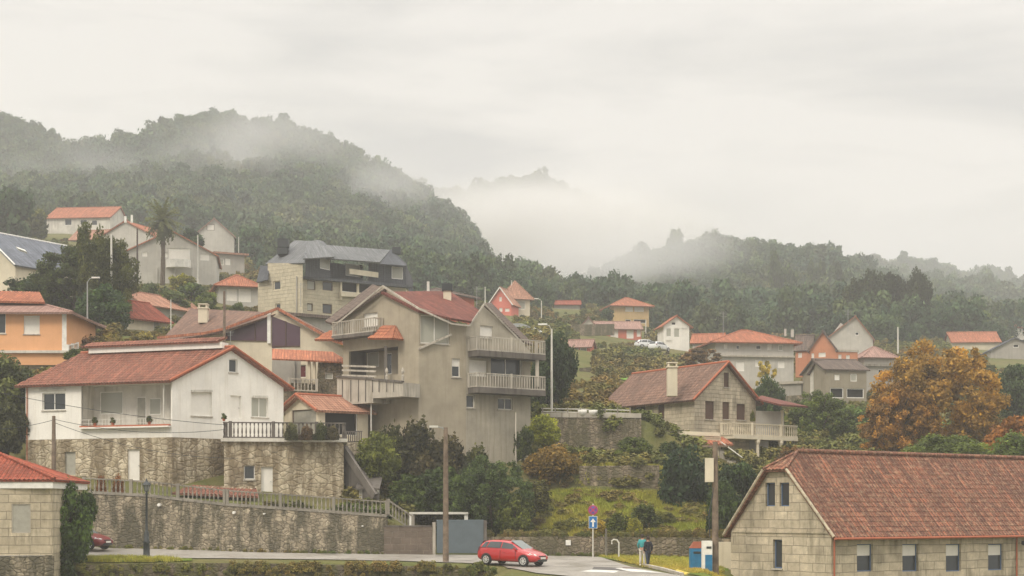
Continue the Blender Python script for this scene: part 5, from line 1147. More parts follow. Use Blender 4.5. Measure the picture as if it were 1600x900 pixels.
col = m.mix(m.ramp(b, [(.5, (0, 0, 0)), (.66, (.6,) * 3)]), col, (.15, .135, .115)); m.l(m.ramp(a, [(.4, (.3,) * 3), (.6, (.75,) * 3)]), m.b.inputs['Roughness']); m.bump(c, .2, .01); ASPH = m.out(col)
sheet('road', [(-300, 90.6), (120, 90.6), (300, 91), (600, 91.2), (780, 90)], [(-300, 97.3), (120, 97.6), (300, 97.6), (600, 97.7), (780, 97.8)], .05, ASPH, 'pale worn road passing below the rubble wall')
sheet('road', [(780, 89.99), (840, 80), (900, 76), (1000, 75.3), (1085, 75.3)], [(780, 97.8), (850, 97.8), (900, 97.7), (938, 97), (1062, 77.2)], .054, ASPH, 'pale worn road widening towards the crossing', 50, 24)
WP = m_plain('worn white road paint', (.62, .60, .54), .7, .2, 0, .3, 4); DKA = m_plain('dark asphalt patch', (.13, .12, .11), .8, .1, 0, .3)
def rect_on(name, cs, up, mat, lb): sheet(name, cs[0], cs[1], up, mat, lb, 6, 6)
rect_on('road_marking', ([(905, 81.5), (960, 80)], [(925, 84), (968, 82.6)]), .066, WP, None)
rect_on('road_marking', ([(985, 81.5), (1040, 79.5)], [(960, 86), (990, 85)]), .066, WP, None)
rect_on('road_patch', ([(925, 84.4), (985, 82.5)], [(928, 88), (962, 87)]), .062, DKA, None)
rect_on('manhole_cover', ([(975, 85.6), (1000, 85.2)], [(972, 87.3), (990, 87)]), .068, m_plain('rusty manhole', (.16, .11, .09), .8), None)
GRS = NT('verge grass', 1, .05); p_ = GRS.wco(); GR = GRS.out(GRS.mix(GRS.ramp(GRS.noise(p_, 1.2, 5, .7), [(.4, (0, 0, 0)), (.65, (1, 1, 1))]), (.09, .14, .02), (.17, .17, .04)))
sheet('verge', [(932, 97.4), (1000, 90), (1050, 83), (1100, 76), (1135, 76)], [(932, 98.1), (1000, 98.1), (1040, 98.1), (1090, 98.1), (1140, 98.1)], .058, GR, 'bright grass verge below the dry stone wall', 40, 12)
sheet('verge', [(95, 88.3), (240, 88.6), (300, 88.9)], [(110, 90.5), (240, 90.4), (300, 90.6)], .06, GR, 'bright grass by the black street lamp', 30, 6)
# curb
q = MB(); 
for (a, b) in (((1005, 89.2), (1035, 84)), ((1035, 84), (1066, 77.4))):
    pa, pb = V2(*a), V2(*b); q.bar(V3(pa, H(pa.x, pa.y) + .1), V3(pb, H(pb.x, pb.y) + .1), .18, .16)
tag(q.build('kerb', CONCL), None, None, None, 'structure')
# embankment wall below the road
em = thing('embankment_wall', 'mossy rubble embankment wall with plants along the near edge of the road', 'wall', PT(400, 900, 87.6))
q = MB(em.location); pp = [(70, 884), (180, 882), (260, 880), (380, 880), (500, 882), (600, 884), (700, 886), (765, 891)]
for (x0, y0), (x1, y1) in zip(pp, pp[1:]):
    for i in range(6):
        a, b = PT(x0 + (x1 - x0) * i / 6, y0 + (y1 - y0) * i / 6, 87.7), PT(x0 + (x1 - x0) * (i + 1) / 6, y0 + (y1 - y0) * (i + 1) / 6, 87.7)
        q.hexa([V3(a - Vector((0, .35, 0)), -2.6), V3(b - Vector((0, .35, 0)), -2.6), V3(b + Vector((0, .5, 0)), -2.6), V3(a + Vector((0, .5, 0)), -2.6), a, b, b + Vector((0, .5, 0)), a + Vector((0, .5, 0))])
q.build('masonry', RUBM, em)
for i in range(46):
    px = 110 + i * 14.6 + random.uniform(-4, 4); Y = 88.0 + random.uniform(-.4, .3)
    y = float(np.interp(px, [a[0] for a in pp], [a[1] for a in pp])); z = PZ(y, 87.7)
SRC2 = None
pts, scl = [], []
for i in range(520):
    px = random.uniform(95, 775)
    if mnoise.noise(Vector((px / 26, 0, 4))) < .02: continue; Y = 87.6 + random.uniform(-.25, .9); y = float(np.interp(px, [a[0] for a in pp], [a[1] for a in pp]))
    if 205 < px < 250 and random.random() < .6: continue
    pts.append((PX(px, Y), Y, max(PZ(y, 87.7), H(PX(px, Y), Y)) - .05)); s = random.uniform(.25, .62) * (1.25 if px > 360 else 1); scl.append((s * 1.3, s * 1.3, s))
for i in range(260):
    px = random.uniform(95, 775); Y = 87.25 - random.uniform(0, .15); pts.append((PX(px, Y), Y, random.uniform(-1.6, PZ(888, 87.7)))); s = random.uniform(.2, .5); scl.append((s, s, s * .8))
scatter('weeds', 'weeds and low plants growing along and down the embankment wall', pts, scl, SS)
pts, scl = [], []
for i in range(230):    # base of the road wall and the dry stone wall, and its top
    px = random.uniform(150, 600) if i < 110 else random.uniform(760, 1130); Y = 97.95 - random.uniform(0, .3)
    if i < 110: Y -= .2
    pts.append((PX(px, Y), Y, H(PX(px, Y), Y))); s = random.uniform(.12, .4); scl.append((s, s, s))
for i in range(170):
    px = random.uniform(760, 1150); Y = 98.45 + random.uniform(-.15, .4); pts.append((PX(px, Y), Y, PZ(840, 98.2))); s = random.uniform(.25, .7); scl.append((s, s, s))
scatter('wall_plants', 'small plants at the foot and on top of the roadside walls', pts, scl, SS)
# ================================================================== CAR
def make_car(name, label, px, Y, rz, paint, Lc=4.1, wd=1.74, ht=1.46, group=None, pitch=0, z=None):
    x = PX(px, Y); zg = (H(x, Y) + .055) if z is None else z
    t = thing(name, label, 'car', (x, Y, zg), rz, group); t.rotation_euler = (0, pitch, rz)
    hw = wd / 2; k = Lc / 4.1; h = ht / 1.46
    # stations: x, bottom z, belt z, top z, half width low, half width top   (front is +x)
    S = [(-2.05, .45, .72, .74, .62, .60), (-2.0, .30, .84, .92, .76, .62), (-1.85, .24, .93, 1.22, .83, .56), (-1.62, .22, .95, 1.39, .865, .57), (-1.2, .20, .95, 1.445, .87, .60),
         (-.5, .20, .94, 1.46, .87, .615), (.1, .20, .93, 1.43, .87, .61), (.55, .20, .92, 1.27, .87, .60), (.98, .20, .91, .995, .87, .63), (1.3, .20, .87, .915, .865, .62), (1.7, .22, .76, .80, .83, .60), (1.95, .26, .62, .665, .74, .55), (2.05, .34, .52, .54, .62, .50)]
    def ring(s):
        X, zb, zl, zt, w, wt = s; X *= k; pts = [(-w * .8, zb), (-w * .97, zb + .1), (-w, (zb + zl) / 2), (-w * .97, zl), (-wt * 1.02, zt - .035 if zt - zl > .1 else zt - .01), (-wt * .8, zt), (0, zt + .015)]
        return [Vector((X, y, z_ * h)) for y, z_ in pts] + [Vector((X, -y, z_ * h)) for y, z_ in pts[-2::-1]]
    mb = MB(); RR = [ring(s) for s in S]
    for a, b in zip(RR, RR[1:]):
        for i in range(len(a)): j = (i + 1) % len(a); mb.face([a[i], b[i], b[j], a[j]])
    mb.face(RR[0]); mb.face(RR[-1][::-1]); body = mb.build('body', paint, t, True)
    md = body.modifiers.new('bevel', 'SUBSURF'); md.levels = 1; md.render_levels = 1
    def I(X, lvl, side):      # point on the flank: lvl 0 belt .. 1 roof edge
        X0 = X / k
        for a, b in zip(S, S[1:]):
            if a[0] <= X0 <= b[0]:
                f = (X0 - a[0]) / (b[0] - a[0]); s = [a[i] + (b[i] - a[i]) * f for i in range(6)]; break
        y = s[4] * .97 + (s[5] * 1.02 - s[4] * .97) * lvl; z_ = s[2] + (s[3] - .035 - s[2]) * lvl
        return Vector((X, side * (y + .012), z_ * h + .006))
    for sd in (-1, 1):
        for (xa, xb, xc, xd) in ((-.28, .95, .35, -.24), (-1.3, -.36, -.32, -1.15), (-1.72, -1.36, -1.25, -1.5)):
            q = MB(); P = [I(xa * k, .12, sd), I(xb * k, .12, sd) if xb < .9 else I(.86 * k, .3, sd), I(xc * k, .86, sd), I(xd * k, .86, sd)]
            q.face(P if sd < 0 else P[::-1]); P2 = [p_ - Vector((0, sd * .02, 0)) for p_ in P]; [q.face([P[i], P[(i + 1) % 4], P2[(i + 1) % 4], P2[i]]) for i in range(4)]; q.build('side_window', GLS, t)
        q = MB(); q.bar(Vector((-.33 * k, sd * .872, .3)), Vector((-.33 * k, sd * .862, .9)), .012); q.build('door_gap', IRON, t)
        q = MB(); q.bar(Vector((.75 * k, sd * .885, .35)), Vector((.72 * k, sd * .872, .88)), .012); q.build('door_gap', IRON, t)
        q = MB(); q.bar(Vector((-.15 * k, sd * .888, .78 * h)), Vector((.03 * k, sd * .888, .78 * h)), .03, .03); q.build('door_handle', paint, t)
        q = MB(); q.hexa([Vector(p_) for p_ in ((.62, sd * .86, .93), (.78, sd * .86, .93), (.76, sd * 1.0, .95), (.64, sd * 1.0, .95), (.62, sd * .86, 1.03), (.74, sd * .86, 1.03), (.74, sd * 1.0, 1.06), (.64, sd * 1.0, 1.06))]); q.build('wing_mirror', paint, t)
        hl = MB(); hl.hexa([Vector(p_) for p_ in ((1.6, sd * .80, .64), (1.93, sd * .55, .56), (1.98, sd * .50, .57), (1.7, sd * .60, .70), (1.62, sd * .835, .74), (1.97, sd * .60, .655), (1.93, sd * .50, .69), (1.62, sd * .62, .80))]); hl.build('headlight', m_plain('headlight', (.62, .62, .58), .15, .6), t)
        tl = MB(); tl.hexa([Vector(p_) for p_ in ((-2.0, sd * .62, .80), (-1.9, sd * .845, .80), (-1.8, sd * .83, .82), (-1.9, sd * .6, .84), (-1.98, sd * .60, 1.0), (-1.86, sd * .80, 1.02), (-1.78, sd * .76, 1.04), (-1.9, sd * .56, 1.04))]); tl.build('tail_light', REDD, t)
    q = MB(); P = [Vector((1.0 * k, -.60, .975 * h)), Vector((1.0 * k, .60, .975 * h)), Vector((.18 * k, .54, 1.425 * h)), Vector((.18 * k, -.54, 1.425 * h))]; P = [p_ + Vector((.035, 0, .03)) for p_ in P]; q.face(P); q.face([p_ - Vector((.02, 0, .03)) for p_ in P][::-1]); q.build('windscreen', NT('windscreen', .08, .7).out((.12, .14, .13)), t)
    q = MB(); P = [Vector((-1.93 * k, .52, 1.02 * h)), Vector((-1.93 * k, -.52, 1.02 * h)), Vector((-1.70 * k, -.50, 1.36 * h)), Vector((-1.70 * k, .50, 1.36 * h))]; P = [p_ + Vector((-.045, 0, .01)) for p_ in P]; q.face(P); q.build('rear_window', GLS, t)
    q = MB(); q.hexa([Vector(p_) for p_ in ((1.9, -.55, .27), (2.09, -.4, .3), (2.09, .4, .3), (1.9, .55, .27), (1.9, -.55, .4), (2.09, -.4, .42), (2.09, .4, .42), (1.9, .55, .4))]); q.build('bumper_grille', IRON, t)
    q = MB(); q.box(2.075, 2.10, -.26, .26, .44, .55); q.build('number_plate', FRW, t)
    q = MB(); q.box(2.01, 2.05, -.35, .35, .575, .625); q.build('radiator_grille', IRON, t)
    for wx in (-1.28 * k, 1.27 * k):
        for sd in (-1, 1):
            w = MB(); n_ = 20
            w.lathe([(.30, -.1), (.315, -.08), (.315, .08), (.30, .1), (.2, .1)] if True else [], n_, (0, 0, 0), 'y'); w.lathe([(.2, -.1), (.30, -.1)], n_, (0, 0, 0), 'y')
            wo_ = w.build('wheel', m_plain('tyre rubber', (.02, .02, .02), .9), t, True); wo_.location = (wx, sd * (hw - .07), .315)
            a = MB()
            a.lathe([(.215, sd * .085), (.215, sd * .102), (.185, sd * .102), (.175, sd * .06)], n_, (0, 0, 0), 'y'); a.lathe([(.001, sd * .108), (.05, sd * .106), (.06, sd * .08)], 10, (0, 0, 0), 'y')
            for i in range(7):
                an = 2 * math.pi * i / 7; c_, s_ = math.cos(an), math.sin(an); a.bar(Vector((c_ * .04, sd * .097, s_ * .04)), Vector((c_ * .19, sd * .097, s_ * .19)), .028, .05)
            a.build('rim', m_plain('alloy rim', (.58, .57, .53), .35, .5, .3), wo_)
            b_ = MB(); b_.lathe([(.001, sd * .03), (.2, sd * .03)], 14, (0, 0, 0), 'y'); b_.build('brake_disc', IRON, wo_)
            ar = MB()
            for i in range(12):
                a0, a1 = math.pi * i / 12 - .1, math.pi * (i + 1) / 12 - .1 + .02; r0, r1 = .33, .375; yy = sd * (hw + .004 - .0)
                f = lambda a_, r_: Vector((wx + r_ * math.cos(a_), yy, .315 + r_ * math.sin(a_))); ar.face([f(a0, r0), f(a0, r1), f(a1, r1), f(a1, r0)] if sd > 0 else [f(a1, r0), f(a1, r1), f(a0, r1), f(a0, r0)])
            ar.build('wheel_arch', IRON, t)
    return t
RP = NT('glossy red paint', .25, .6); RP.b.inputs['Coat Weight'].default_value = .6; RPM = RP.out((.43, .012, .012))
DR = NT('dull dark red paint', .35, .5); DRM = DR.out((.17, .025, .025))
WPT = NT('white paint', .4, .5).out((.7, .7, .68))
make_car('parked_car', 'bright red hatchback parked on the wide road by the wooden lamp pole', 801, 89.3, R(-33), RPM, z=.0 + H(PX(801, 89.3), 89.3) + .06, pitch=R(1.5))
make_car('parked_car', 'dark red car on the road half hidden behind the bush by the small granite building', 124, 95.5, R(-18), DRM)
for i, (px, Y, rz) in enumerate(((1012, 238, .3), (1030, 236, .9))): make_car('parked_car', ['white car on the slope above the chimney of the stone house, the left one', 'white car parked on the slope above the stone house, beside the brown bush'][i], px, Y, rz, WPT, group=None, z=HP(px, Y) + .3)
make_car('parked_car', 'white car parked beside the tunnel greenhouse above the balconies', 832, 206, .5, WPT, z=PZ(529, 206))
# ================================================================== PEOPLE
def skin_obj(name, V, E, rad, mat, parent, root=0, sub=1):
    me = bpy.data.meshes.new(name); me.from_pydata(V, E, []); o = bpy.data.objects.new(name, me); COL.objects.link(o)
    md = o.modifiers.new('skin', 'SKIN'); md.use_smooth_shade = True
    for i, r_ in enumerate(rad): me.skin_vertices[0].data[i].radius = (r_, r_) if not isinstance(r_, tuple) else r_
    me.skin_vertices[0].data[root].use_root = True
    s = o.modifiers.new('sub', 'SUBSURF'); s.levels = s.render_levels = sub
    me.materials.append(mat); o.parent = parent; return o
SKIN = NT('skin', .6, .3).out((.45, .25, .17)); HAIR = m_plain('dark brown hair', (.04, .025, .018), .7)
def person(label, px, Y, rz, top, bot, shoe, step=.12, hand_pocket=True, hs=1.0, hairm=HAIR, longcoat=False, turn=0):
    x = PX(px, Y); t = thing('person', label, 'person', (x, Y, H(x, Y) + .06), rz); t.scale = (hs,) * 3
    V = []; E = []; Rr = []
    def add(p, r_, par=None):
        V.append(p); Rr.append(r_)
        if par is not None: E.append((par, len(V) - 1))
        return len(V) - 1
    pel = add((0, 0, .95), (.15, .11)); w = add((0, .0, 1.12), (.135, .10), pel); ch = add((0, -.01, 1.32), (.16, .115), w); nk = add((0, 0, 1.47), .06, ch); hd = add((0, -.01, 1.56), .075, nk)
    h2 = add((0, -.015, 1.64), (.078, .095), hd); h3 = add((0, 0, 1.72), (.07, .085), h2); ns = add((0, -.11, 1.63), .018, h2)
    arms = []
    for s in (-1, 1):
        sh = add((s * .17, 0, 1.41), .058, ch); el = add((s * .25, .05, 1.14), .043, sh)
        wr = add((s * .22, -.10, .95) if hand_pocket else (s * .25, -.02, .90), .03, el); pm = add((s * .21, -.15, .91) if hand_pocket else (s * .25, -.03, .83), (.034, .02), wr)
        for i in range(4):
            f1 = add((V[pm][0] + (i - 1.5) * .018, V[pm][1] - .03, V[pm][2] - .05), .009, pm); add((V[f1][0], V[f1][1] - .02, V[f1][2] - .032 + .006 * abs(i - 1.5)), .008, f1)
        th = add((V[pm][0] - s * .04, V[pm][1] - .03, V[pm][2] + .0), .010, pm); add((V[th][0] - s * .005, V[th][1] - .02, V[th][2] - .03), .008, th)
        arms.append((sh, el, wr))
    legs = []
    for s, st in ((-1, step), (1, -step)):
        hp = add((s * .09, 0, .88), .088, pel); kn = add((s * .10, -st * .6 - .02, .49), .06, hp); an = add((s * .10, -st, .09), .042, kn); add((s * .11, -st - .14, .04), (.035, .03), an); legs.append((hp, kn, an))
    skin_obj('body', V, E, Rr, SKIN, t)
    # jacket
    v = [V[pel], V[w], V[ch], (0, 0, 1.46)]; e = [(0, 1), (1, 2), (2, 3)]; r_ = [(.175, .135), (.165, .125), (.19, .14), (.085, .08)]
    if longcoat: v.append((0, 0, .62)); e.append((0, 4)); r_.append((.18, .14))
    for a_ in arms:
        k_ = len(v); v += [V[a_[0]], V[a_[1]], V[a_[2]]]; e += [(2, k_), (k_, k_ + 1), (k_ + 1, k_ + 2)]; r_ += [.078, .062, .05]
    skin_obj('jacket', v, e, r_, top, t)
    v = [(0, 0, .97)]; e = []; r_ = [(.155, .12)]
    for l in legs:
        k_ = len(v); a_ = V[l[2]]; v += [V[l[0]], V[l[1]], (a_[0], a_[1], .10)]; e += [(0, k_), (k_, k_ + 1), (k_ + 1, k_ + 2)]; r_ += [.105, .078, .066]
    skin_obj('trousers', v, e, r_, bot, t)
    for l in legs:
        a_ = V[l[2]]; q = MB(); q.lathe([(.001, 0), (.055, 0), (.06, .05), (.045, .1), (.001, .11)], 10, (a_[0], a_[1] - .02, 0)); q.hexa([Vector((a_[0] + dx, a_[1] + dy, z_)) for z_ in (0, .06) for dx, dy in ((-.045, -.2), (.045, -.2), (.05, .0), (-.05, .0))]); q.build('shoe', shoe, t)
    q = MB(); q.lathe([(.001, .115), (.06, .1), (.088, .05), (.096, -.01), (.092, -.06), (.075, -.1)], 14, (0, .018, 1.68)); q.build('hair', hairm, t, True)
    for s in (-1, 1): q = MB(); q.lathe([(.001, .008), (.01, .004), (.012, -.004), (.001, -.01)], 8, (s * .032, -.102, 1.655)); q.build('eye', IRON, t)
    return t
TEAL = m_plain('teal jacket cloth', (.05, .30, .30), .85); NAVY = m_plain('black coat cloth', (.018, .02, .028), .85); WHT = m_plain('pale trousers cloth', (.62, .58, .50), .9); JEAN = m_plain('dark jeans cloth', (.035, .045, .07), .9)
person('person in teal jacket and white trousers standing on the road edge', 1003.5, 89.1, R(150), TEAL, WHT, WPT, .05, True, 1.03)
person('person in long black coat standing beside the teal jacket', 1012.5, 88.5, R(200), NAVY, JEAN, WPT, .16, False, .98, longcoat=True)
# ================================================================== LAMPS, POLES, SIGNS
x = PX(229, 91.8); zb = H(x, 91.8) - .05; hL = PZ(747, 91.8) - zb
t = thing('street_lamp', 'black cast iron street lamp before the rubble wall', 'street lamp', (x, 91.8, zb))
q = MB(); q.lathe([(.001, 0), (.27, 0), (.27, .12), (.2, .2), (.19, .9), (.23, .95), (.17, 1.05), (.15, 1.5), (.1, 1.62), (.075, 1.7), (.06, hL - 1.0), (.09, hL - .95), (.05, hL - .85)], 14); q.build('shaft', IRON, t, True)
q = MB(); q.bar(Vector((-.2, 0, hL - 1.0)), Vector((.2, 0, hL - 1.0)), .03); q.build('ladder_bar', IRON, t)
q = MB(); q.lathe([(.1, hL - .8), (.2, hL - .42)], 6); q.build('lantern_glass', NT('lantern glass', .2, .5).out((.2, .21, .2)), t)
q = MB(); q.lathe([(.02, hL - .86), (.13, hL - .8), (.1, hL - .79)], 6); q.lathe([(.27, hL - .42), (.2, hL - .3), (.08, hL - .2), (.05, hL - .08), (.001, hL)], 6)
for i in range(6): a = math.pi * i / 3; q.bar(Vector((.1 * math.cos(a), .1 * math.sin(a), hL - .8)), Vector((.21 * math.cos(a), .21 * math.sin(a), hL - .42)), .02)
q.build('lantern_frame', IRON, t)
t, h = pole('utility_pole', 'tall wooden pole with lamp arm beside the red car', 696.5, 668, 882, 91, .15, WOODB, 'pole')
q = MB(); q.tube([(0, 0, h - .2), (-.2, -.1, h - .02), (-.5, -.2, h + .03)], .03, 6); q.build('lamp_arm', STEEL, t); q = MB(); q.hexa([Vector((a, b, h + c)) for c in (-.02, .1) for a, b in ((-.95, -.42), (-.45, -.3), (-.45, -.1), (-.95, -.24))]); q.build('lamp_head', STEELW, t)
t, h = pole('utility_pole', 'thick wooden pole beside the blue container and the granite building', 1117.5, 690, 905, 83.5, .16, WOODB, 'pole')
q = MB(); q.box(-.55, -.12, -.3, .1, h - 2.2, h - .9); q.build('transformer_box', CREAMP, t); q = MB(); q.bar(Vector((-.7, 0, h - .25)), Vector((.7, 0, h - .25)), .1); q.build('crossarm', WOODB, t)
q = MB(); q.tube([(0, -.1, h - 2), (-.35, -.1, h - 4), (-.3, -.1, h - 5.2)], .03, 6); q.build('cable', IRON, t)
def lamp(label, px, top, base, Y, arm, mat=STEELW, r=.07):
    t, h = pole('street_lamp', label, px, top, base, Y, r, mat, 'street lamp')
    q = MB(); q.tube([(0, 0, h - .1), (arm * .4, 0, h + .25), (arm, 0, h + .35)], .035, 6); q.build('lamp_arm', mat, t)
    q = MB(); q.hexa([Vector((arm + a * (1 if arm > 0 else -1), b, h + .3 + c)) for c in (0, .12) for a, b in ((-.1, -.12), (.6, -.1), (.6, .1), (-.1, .12))]); q.build('lamp_head', FRW, t); return t
lamp('tall pale street lamp right of the tan house balconies', 862, 514, 645, 119, -.45, STEELW, .08)
lamp('thin pale street lamp in front of the dark tree, beside the orange house', 136.5, 440, 522, 138, .5, STEEL, .06)
lamp('small street lamp right of the cream gallery house', 846, 470, 498, 262, -.6, STEELW, .08)
for px, tp_, bs_, Y, r_, mt, lb in ((350.5, 455, 530, 123.5, .11, WOODB, 'wooden pole standing before the purple glazing'), (174, 366, 442, 150, .10, STEELW, 'pale concrete pole rising out of the dark tree'), (214.5, 357, 412, 215, .12, WOODD, 'dark pole left of the palm tree'),
    (84, 650, 752, 101, .13, WOODB, 'short wooden pole before the left part of the white house'), (1403, 511, 548, 245, .12, STEELW, 'pale pole below the dark tall trees'), (309, 367, 440, 231, .09, STEELW, 'pale pole before the wide grey block house'),
    (947, 826, 868, 97.4, .07, CONC, 'short post beside the bike hoop'), (758, 448, 478, 240, .08, STEELW, 'thin pole between the dark red roof and the coral red house'), (799.5, 438, 462, 266, .08, STEELW, 'aerial pole on the ridge of the gallery house'),
    (1009, 500, 535, 262, .08, STEELW, 'thin pole in front of the ochre house'), (267, 468, 500, 150, .05, STEELW, 'thin pale pole beside the bright red tiled shed'), (373, 370, 388, 300, .07, STEELW, 'thin pole right of the plain grey gable'),
    (806, 645, 715, 112.5, .06, CONCL, 'pale drain pole beside the yellow green bush'), (580, 628, 660, 113, .05, STEELW, 'thin pole at the corner of the tiled shed')):
    pole('utility_pole', lb, px, tp_, bs_, Y, r_, mt)
# traffic signs
xs_, Ys = PX(926.5, 96.4), 96.4; zb = H(xs_, Ys); t = thing('traffic_sign', 'round red and violet sign above a square blue arrow sign on one post', 'sign', (xs_, Ys, zb - .05)); zt = PZ(787, Ys) - zb + .05
q = MB(); q.tube([(0, 0, 0), (0, 0, zt)], .04, 8); q.build('post', STEELW, t)
q = MB(); q.lathe([(.001, -.07), (.30, -.07), (.31, -.05), (.30, -.04), (.001, -.04)], 24, (0, 0, zt - .4), 'y'); s1 = q.build('round_sign', m_plain('sign red', (.42, .05, .12), .5), t)
q = MB(); q.lathe([(.001, -.077), (.23, -.077), (.235, -.071)], 24, (0, 0, zt - .4), 'y'); q.build('sign_face', m_plain('sign violet blue', (.12, .08, .30), .5), s1)
q = MB(); q.bar(Vector((-.16, -.082, zt - .56)), Vector((.16, -.082, zt - .24)), .012, .07); q.bar(Vector((-.16, -.080, zt - .24)), Vector((.16, -.080, zt - .56)), .010, .07); q.build('cross', m_plain('sign red bar', (.45, .05, .10), .5), s1)
q = MB(); q.box(-.27, .27, -.07, -.045, zt - 1.55, zt - .78); s2 = q.build('square_sign', STEELW, t)
q = MB(); q.box(-.24, .24, -.078, -.0705, zt - 1.52, zt - .81); q.build('sign_face', m_plain('sign blue', (.02, .15, .38), .5), s2)
q = MB(); q.box(-.055, .055, -.086, -.0785, zt - 1.45, zt - 1.1); q.face([Vector((-.17, -.085, zt - 1.15)), Vector((.17, -.085, zt - 1.15)), Vector((0, -.085, zt - .92))]); q.build('arrow', FRW, s2)
# wall plate, bike hoop, container, cabinet, yellow kerb block, lifebelt like dots on the wall
t = thing('wall_sign', 'small white square plate on the dry stone wall', 'sign', PT(888, 848, 98.15)); q = MB(t.location); q.box(PX(884, 98), PX(892, 98), 98.12, 98.17, PZ(852, 98), PZ(844, 98)); q.build('plate', FRW, t)
for i, (px, py, Y) in enumerate(((365, 801, 98.1), (248, 789, 98.2), (412, 803, 98), (566, 822, 97.9))): 
    t = thing('wall_patch', ['white round plate on the rubble wall, below the joint of the balustrade', 'white stained patch high on the rubble wall, right of the black lamp', 'tiny white spot on the rubble wall, below the white door', 'tiny white spot on the rubble wall, near its right end'][i], 'plate', PT(px, py, Y)); q = MB(t.location); r_ = [.09, .1, .05, .04][i]; q.lathe([(.001, -.05), (r_, -.04), (r_, .5)], 12, PT(px, py, Y - .02), 'y'); q.build('disc', FRW, t)
t = thing('bike_hoop', 'white bent metal hoop by the dry stone wall', 'bike rack', PT(960, 868, 96)); q = MB(t.location)
P = [PT(956, 850, 96), PT(956, 845, 96), PT(959, 843, 96.1), PT(964, 844, 96.2), PT(967, 848, 96.2), PT(967, 872, 96.2)]; q.tube(P, .05, 8); q.build('tube', STEELW, t)
BLU = m_plain('blue container paint', (.02, .17, .33), .5, .4, 0, .25); xc, Yc = PX(1088, 85), 85; zc_ = H(xc, Yc)
t = thing('recycling_container', 'blue metal container with reddish lid beside the white cabinet', 'container', (xc, Yc, zc_ - .05)); hh = PZ(855, Yc) - zc_
q = MB(); q.box(-.36, .36, -.35, .35, .08, hh); q.build('body', BLU, t); q = MB(); q.hexa([Vector(p) for p in ((-.38, -.37, hh + .003), (.38, -.37, hh + .003), (.38, .37, hh + .003), (-.38, .37, hh + .003), (-.15, -.2, hh + .36), (.3, -.2, hh + .36), (.3, .2, hh + .36), (-.15, .2, hh + .36))]); q.build('lid', m_plain('rust red lid', (.28, .085, .045), .8), t)
q = MB(); q.box(-.2, .2, -.37, -.352, hh - .3, hh - .18); q.build('slot', IRON, t)
xc, Yc = PX(1104.5, 83.2), 83.2; zc_ = H(xc, Yc); hh = PZ(845, Yc) - zc_
t = thing('cabinet', 'white service cabinet with blue lower door beside the thick wooden pole', 'cabinet', (xc, Yc, zc_ - .3))
q = MB(); q.box(-.27, .27, -.22, .22, 0, hh + .3); q.build('body', FRW, t); q = MB(); q.box(-.12, .26, -.24, -.222, .35, hh * .56 + .3); q.build('door', BLU, t); q = MB(); q.box(-.05, .22, -.24, -.222, hh - .12, hh + .0); q.build('vent', IRON, t)
t = thing('yellow_block', 'yellow painted wedge at the road edge, bottom of the picture', 'barrier', (PX(1068, 80), 80, H(PX(1068, 80), 80))); q = MB(); q.hexa([Vector(p) for p in ((-.45, -.3, 0), (.75, -.6, 0), (.85, -.1, 0), (-.4, .3, 0), (-.4, -.2, .24), (.35, -.45, .02), (.45, -.15, .02), (-.35, .2, .24))]); q.build('block', m_plain('yellow paint', (.70, .52, .10), .6), t)
t = thing('garden_wall', 'pale block wall between the thick pole and the granite building', 'wall', (PX(1135, 90), 90, 0)); q = MB(t.location); q.box(PX(1120, 90), PX(1152, 90), 90, 90.3, -2, PZ(847, 90)); q.build('masonry', CREAMP, t)
# cables
def cable(label, a, b, sag, r=.022):
    o = thing('cable', label, 'cable', a); q = MB(a); q.tube([a.lerp(b, i / 16) - Vector((0, 0, sag * 4 * (i / 16) * (1 - i / 16))) for i in range(17)], r, 4); q.build('wire', IRON, o)
cable('upper thin cable crossing the front of the white house', PT(-40, 605, 96), PT(352, 664, 102), .3); cable('lower thin cable from the short pole to the stone terrace', PT(84, 655, 101), PT(352, 671, 102.6), .5); cable('cable running left from the short pole', PT(84, 656, 101), PT(-60, 668, 98), .3)
cable('cable crossing the stone ground floor of the white house', PT(84, 660, 101), PT(372, 716, 103), .6)

# lawn patch and garden terraces on the village slope
LAWN = NT('mown lawn', 1, .05).out((.15, .26, .045))
sheet('lawn', [(936, 176), (992, 172)], [(938, 186), (998, 184)], .12, LAWN, 'bright green lawn patch on the slope left of the chimney', 10, 6)
for i, (x0, y0, x1, y1, Y, h) in enumerate(((900, 604, 960, 600, 160, 12), (905, 575, 945, 572, 178, 10), (1010, 552, 1120, 556, 225, 8), (960, 556, 1035, 552, 235, 8), (1180, 622, 1268, 616, 178, 12), (850, 508, 960, 506, 248, 6), (1380, 560, 1480, 556, 235, 8))):
    o = thing('garden_wall', ['rough garden wall behind the roof of the stone house, lower left', 'short rough garden wall below the bright lawn patch', 'garden wall below the white house with dark gable opening', 'garden wall beneath the long red walled house', 'garden wall under the big pale house', 'garden wall below the cream gallery house', 'garden wall left of the orange autumn tree top'][i], 'wall', PT(x0, y0, Y))
    q = MB(o.location); a, b = PT(x0, y0, Y), PT(x1, y1, Y + 1)
    for k in range(5): p, r_ = a.lerp(b, k / 5), a.lerp(b, (k + 1) / 5); dn = Vector((0, 0, -(h / F * Y) - 1.2)); bk_ = Vector((0, .5, 0)); q.hexa([p + dn, r_ + dn, r_ + dn + bk_, p + dn + bk_, p, r_, r_ + bk_, p + bk_])
    q.build('masonry', RUB2, o)
